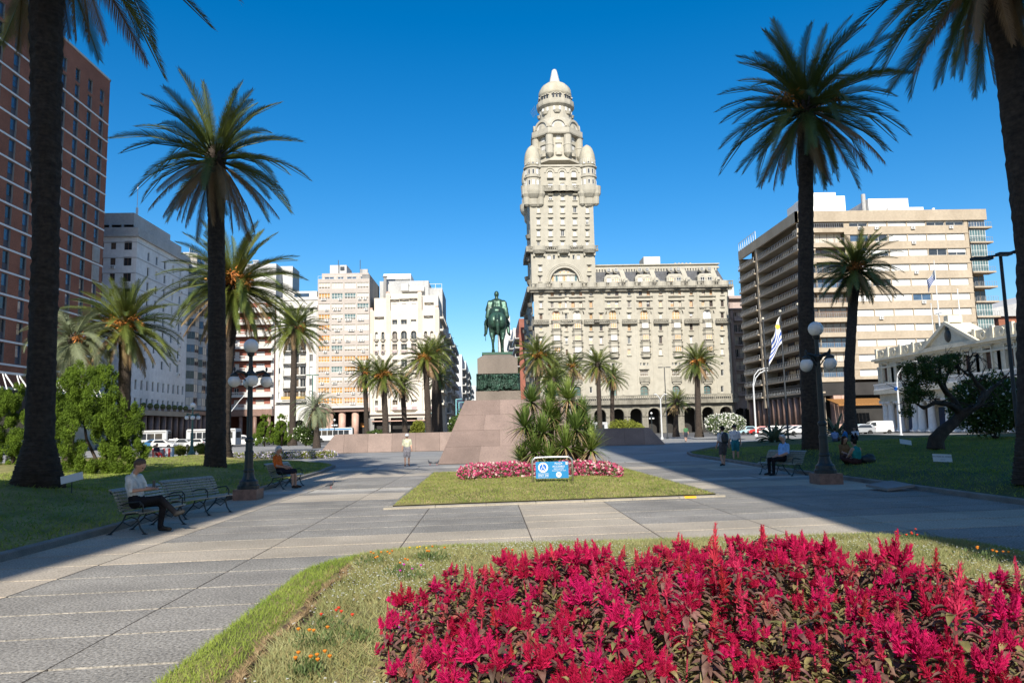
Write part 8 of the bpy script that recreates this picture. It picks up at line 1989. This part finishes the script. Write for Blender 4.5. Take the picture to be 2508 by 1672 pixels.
if rest:
    Vs = {'leafy_stem':[[],[],[],0],'plume':[[],[],[],0]}
    def grab(me):
        n = len(me.vertices); v = np.empty(n*3,dtype=np.float32); me.vertices.foreach_get('co',v); f = np.empty(len(me.loops),dtype=np.int32); me.loops.foreach_get('vertex_index',f); mi = np.empty(len(me.polygons),dtype=np.int32); me.polygons.foreach_get('material_index',mi); return v.reshape(-1,3),f.reshape(-1,3),mi
    G1 = {me.name: grab(me) for me in PL+CLF}
    for x,y in rest:
        Mx,lm,pm = plant(x,y,False)
        for key,me,T in (('leafy_stem',lm,Matrix.Identity(4)),('plume',pm,Matrix.Translation((0,0,.32)) @ Matrix.Scale(.95,4)),('plume',PL[int(r.integers(12))],Matrix.Translation((.04,.03,.25)) @ Matrix.Scale(.65,4))):
            v,f,mi = G1[me.name]; A = np.array(Mx @ T); vv = v @ A[:3,:3].T+A[:3,3]; S = Vs[key]; S[0].append(vv); S[1].append(f+S[3]); S[2].append(mi if key == 'leafy_stem' else mi*0+(0 if me.materials[0] == M['plume'] else 1)); S[3] += len(v)
    t = thing('celosia_mass','farther rows of crimson celosia in the front bed','flowers',(2,8,.2)); t['kind'] = 'stuff'
    o = link('foliage', np_mesh('foliage',np.concatenate(Vs['leafy_stem'][0]),np.concatenate(Vs['leafy_stem'][1]),[M['cel_leaf'],M['cel_leaf2'],M['cel_stem']],np.concatenate(Vs['leafy_stem'][2])), t); o['kind'] = 'stuff'
    o = link('plumes', np_mesh('plumes',np.concatenate(Vs['plume'][0]),np.concatenate(Vs['plume'][1]),[M['plume'],M['plume2']],np.concatenate(Vs['plume'][2])), t); o['kind'] = 'stuff'
print('celosia', len(pts), len(vis), len(rest))
# marigold tufts
M['marigold'] = mk('marigold',(.78,.20,.02),.7,.2,6,col2=(.85,.34,.03),transl=.2); M['marigold_red'] = mk('zinnia_red',(.70,.07,.03),.7,.2,6,transl=.2); M['marigold_yel'] = mk('marigold_yellow',(.80,.55,.03),.7,.1,6,transl=.2); M['magenta'] = mk('magenta_petal',(.65,.06,.45),.7,.2,6,transl=.2)
for i,(px,py,w_,fm,nf,lab) in enumerate(((925,1376,.42,'marigold',16,'orange marigold tuft at the left corner of the front bed'),(1030,1376,.3,'marigold_yel',7,'yellow marigold tuft near the bed\'s back edge'),(1070,1382,.35,'marigold',8,'orange marigold tuft right of the yellow one'),(990,1408,.34,'marigold',6,'orange marigold tuft below the yellow one'),(1005,1425,.25,'magenta',7,'magenta pinks below the orange tuft'),(800,1535,.38,'marigold_red',8,'red zinnia tuft right of the turf cut'),(770,1590,.34,'marigold',8,'small orange tuft near the turf cut, lower left'),(760,1655,.30,'marigold',14,'orange tuft at the bottom edge of the picture'),(975,1605,.28,'magenta',9,'magenta pinks beside the lowest left celosia'),(850,1570,.42,'marigold_red',2,'dull green tuft with hardly a flower'),(2235,1325,.5,'marigold_red',14,'red-flowered tuft at the bed\'s back right corner'),(2430,1375,.5,'marigold',14,'orange tuft at the right end of the bed'),(1240,1388,.25,'marigold_red',10,'coral tuft just above the celosia'))):
    b = G(px,py,.17); b.z = float(hB(b.x,b.y)); rr = np.random.default_rng(600+i); t = thing('flower_tuft',lab,'flower',b,'small flower tufts in the front bed',local=True)
    bl = [(rr.normal()*w_*.25,rr.normal()*w_*.25,.06,w_*.35,w_*.35,.10) for _ in range(4)]; V,F,_,_ = leaf_cloud(bl,240,.05,610+i,shell=.2,asp=.22,updir=(0,0,.9)); link('foliage', np_mesh('foliage',V,F,[M['oleander']]), t)
    m = MB()
    for q in range((nf+1)//2):
        a = rr.uniform(0,6.28); d = w_*.5*math.sqrt(rr.random()); c = (math.cos(a)*d,math.sin(a)*d,.15+rr.uniform(-.02,.05)); m.lathe([(.004,-.012),(.014,.0),(.017,.006),(.008,.012)],8,c)
    loc_part('blossom', m, M[fm], t)
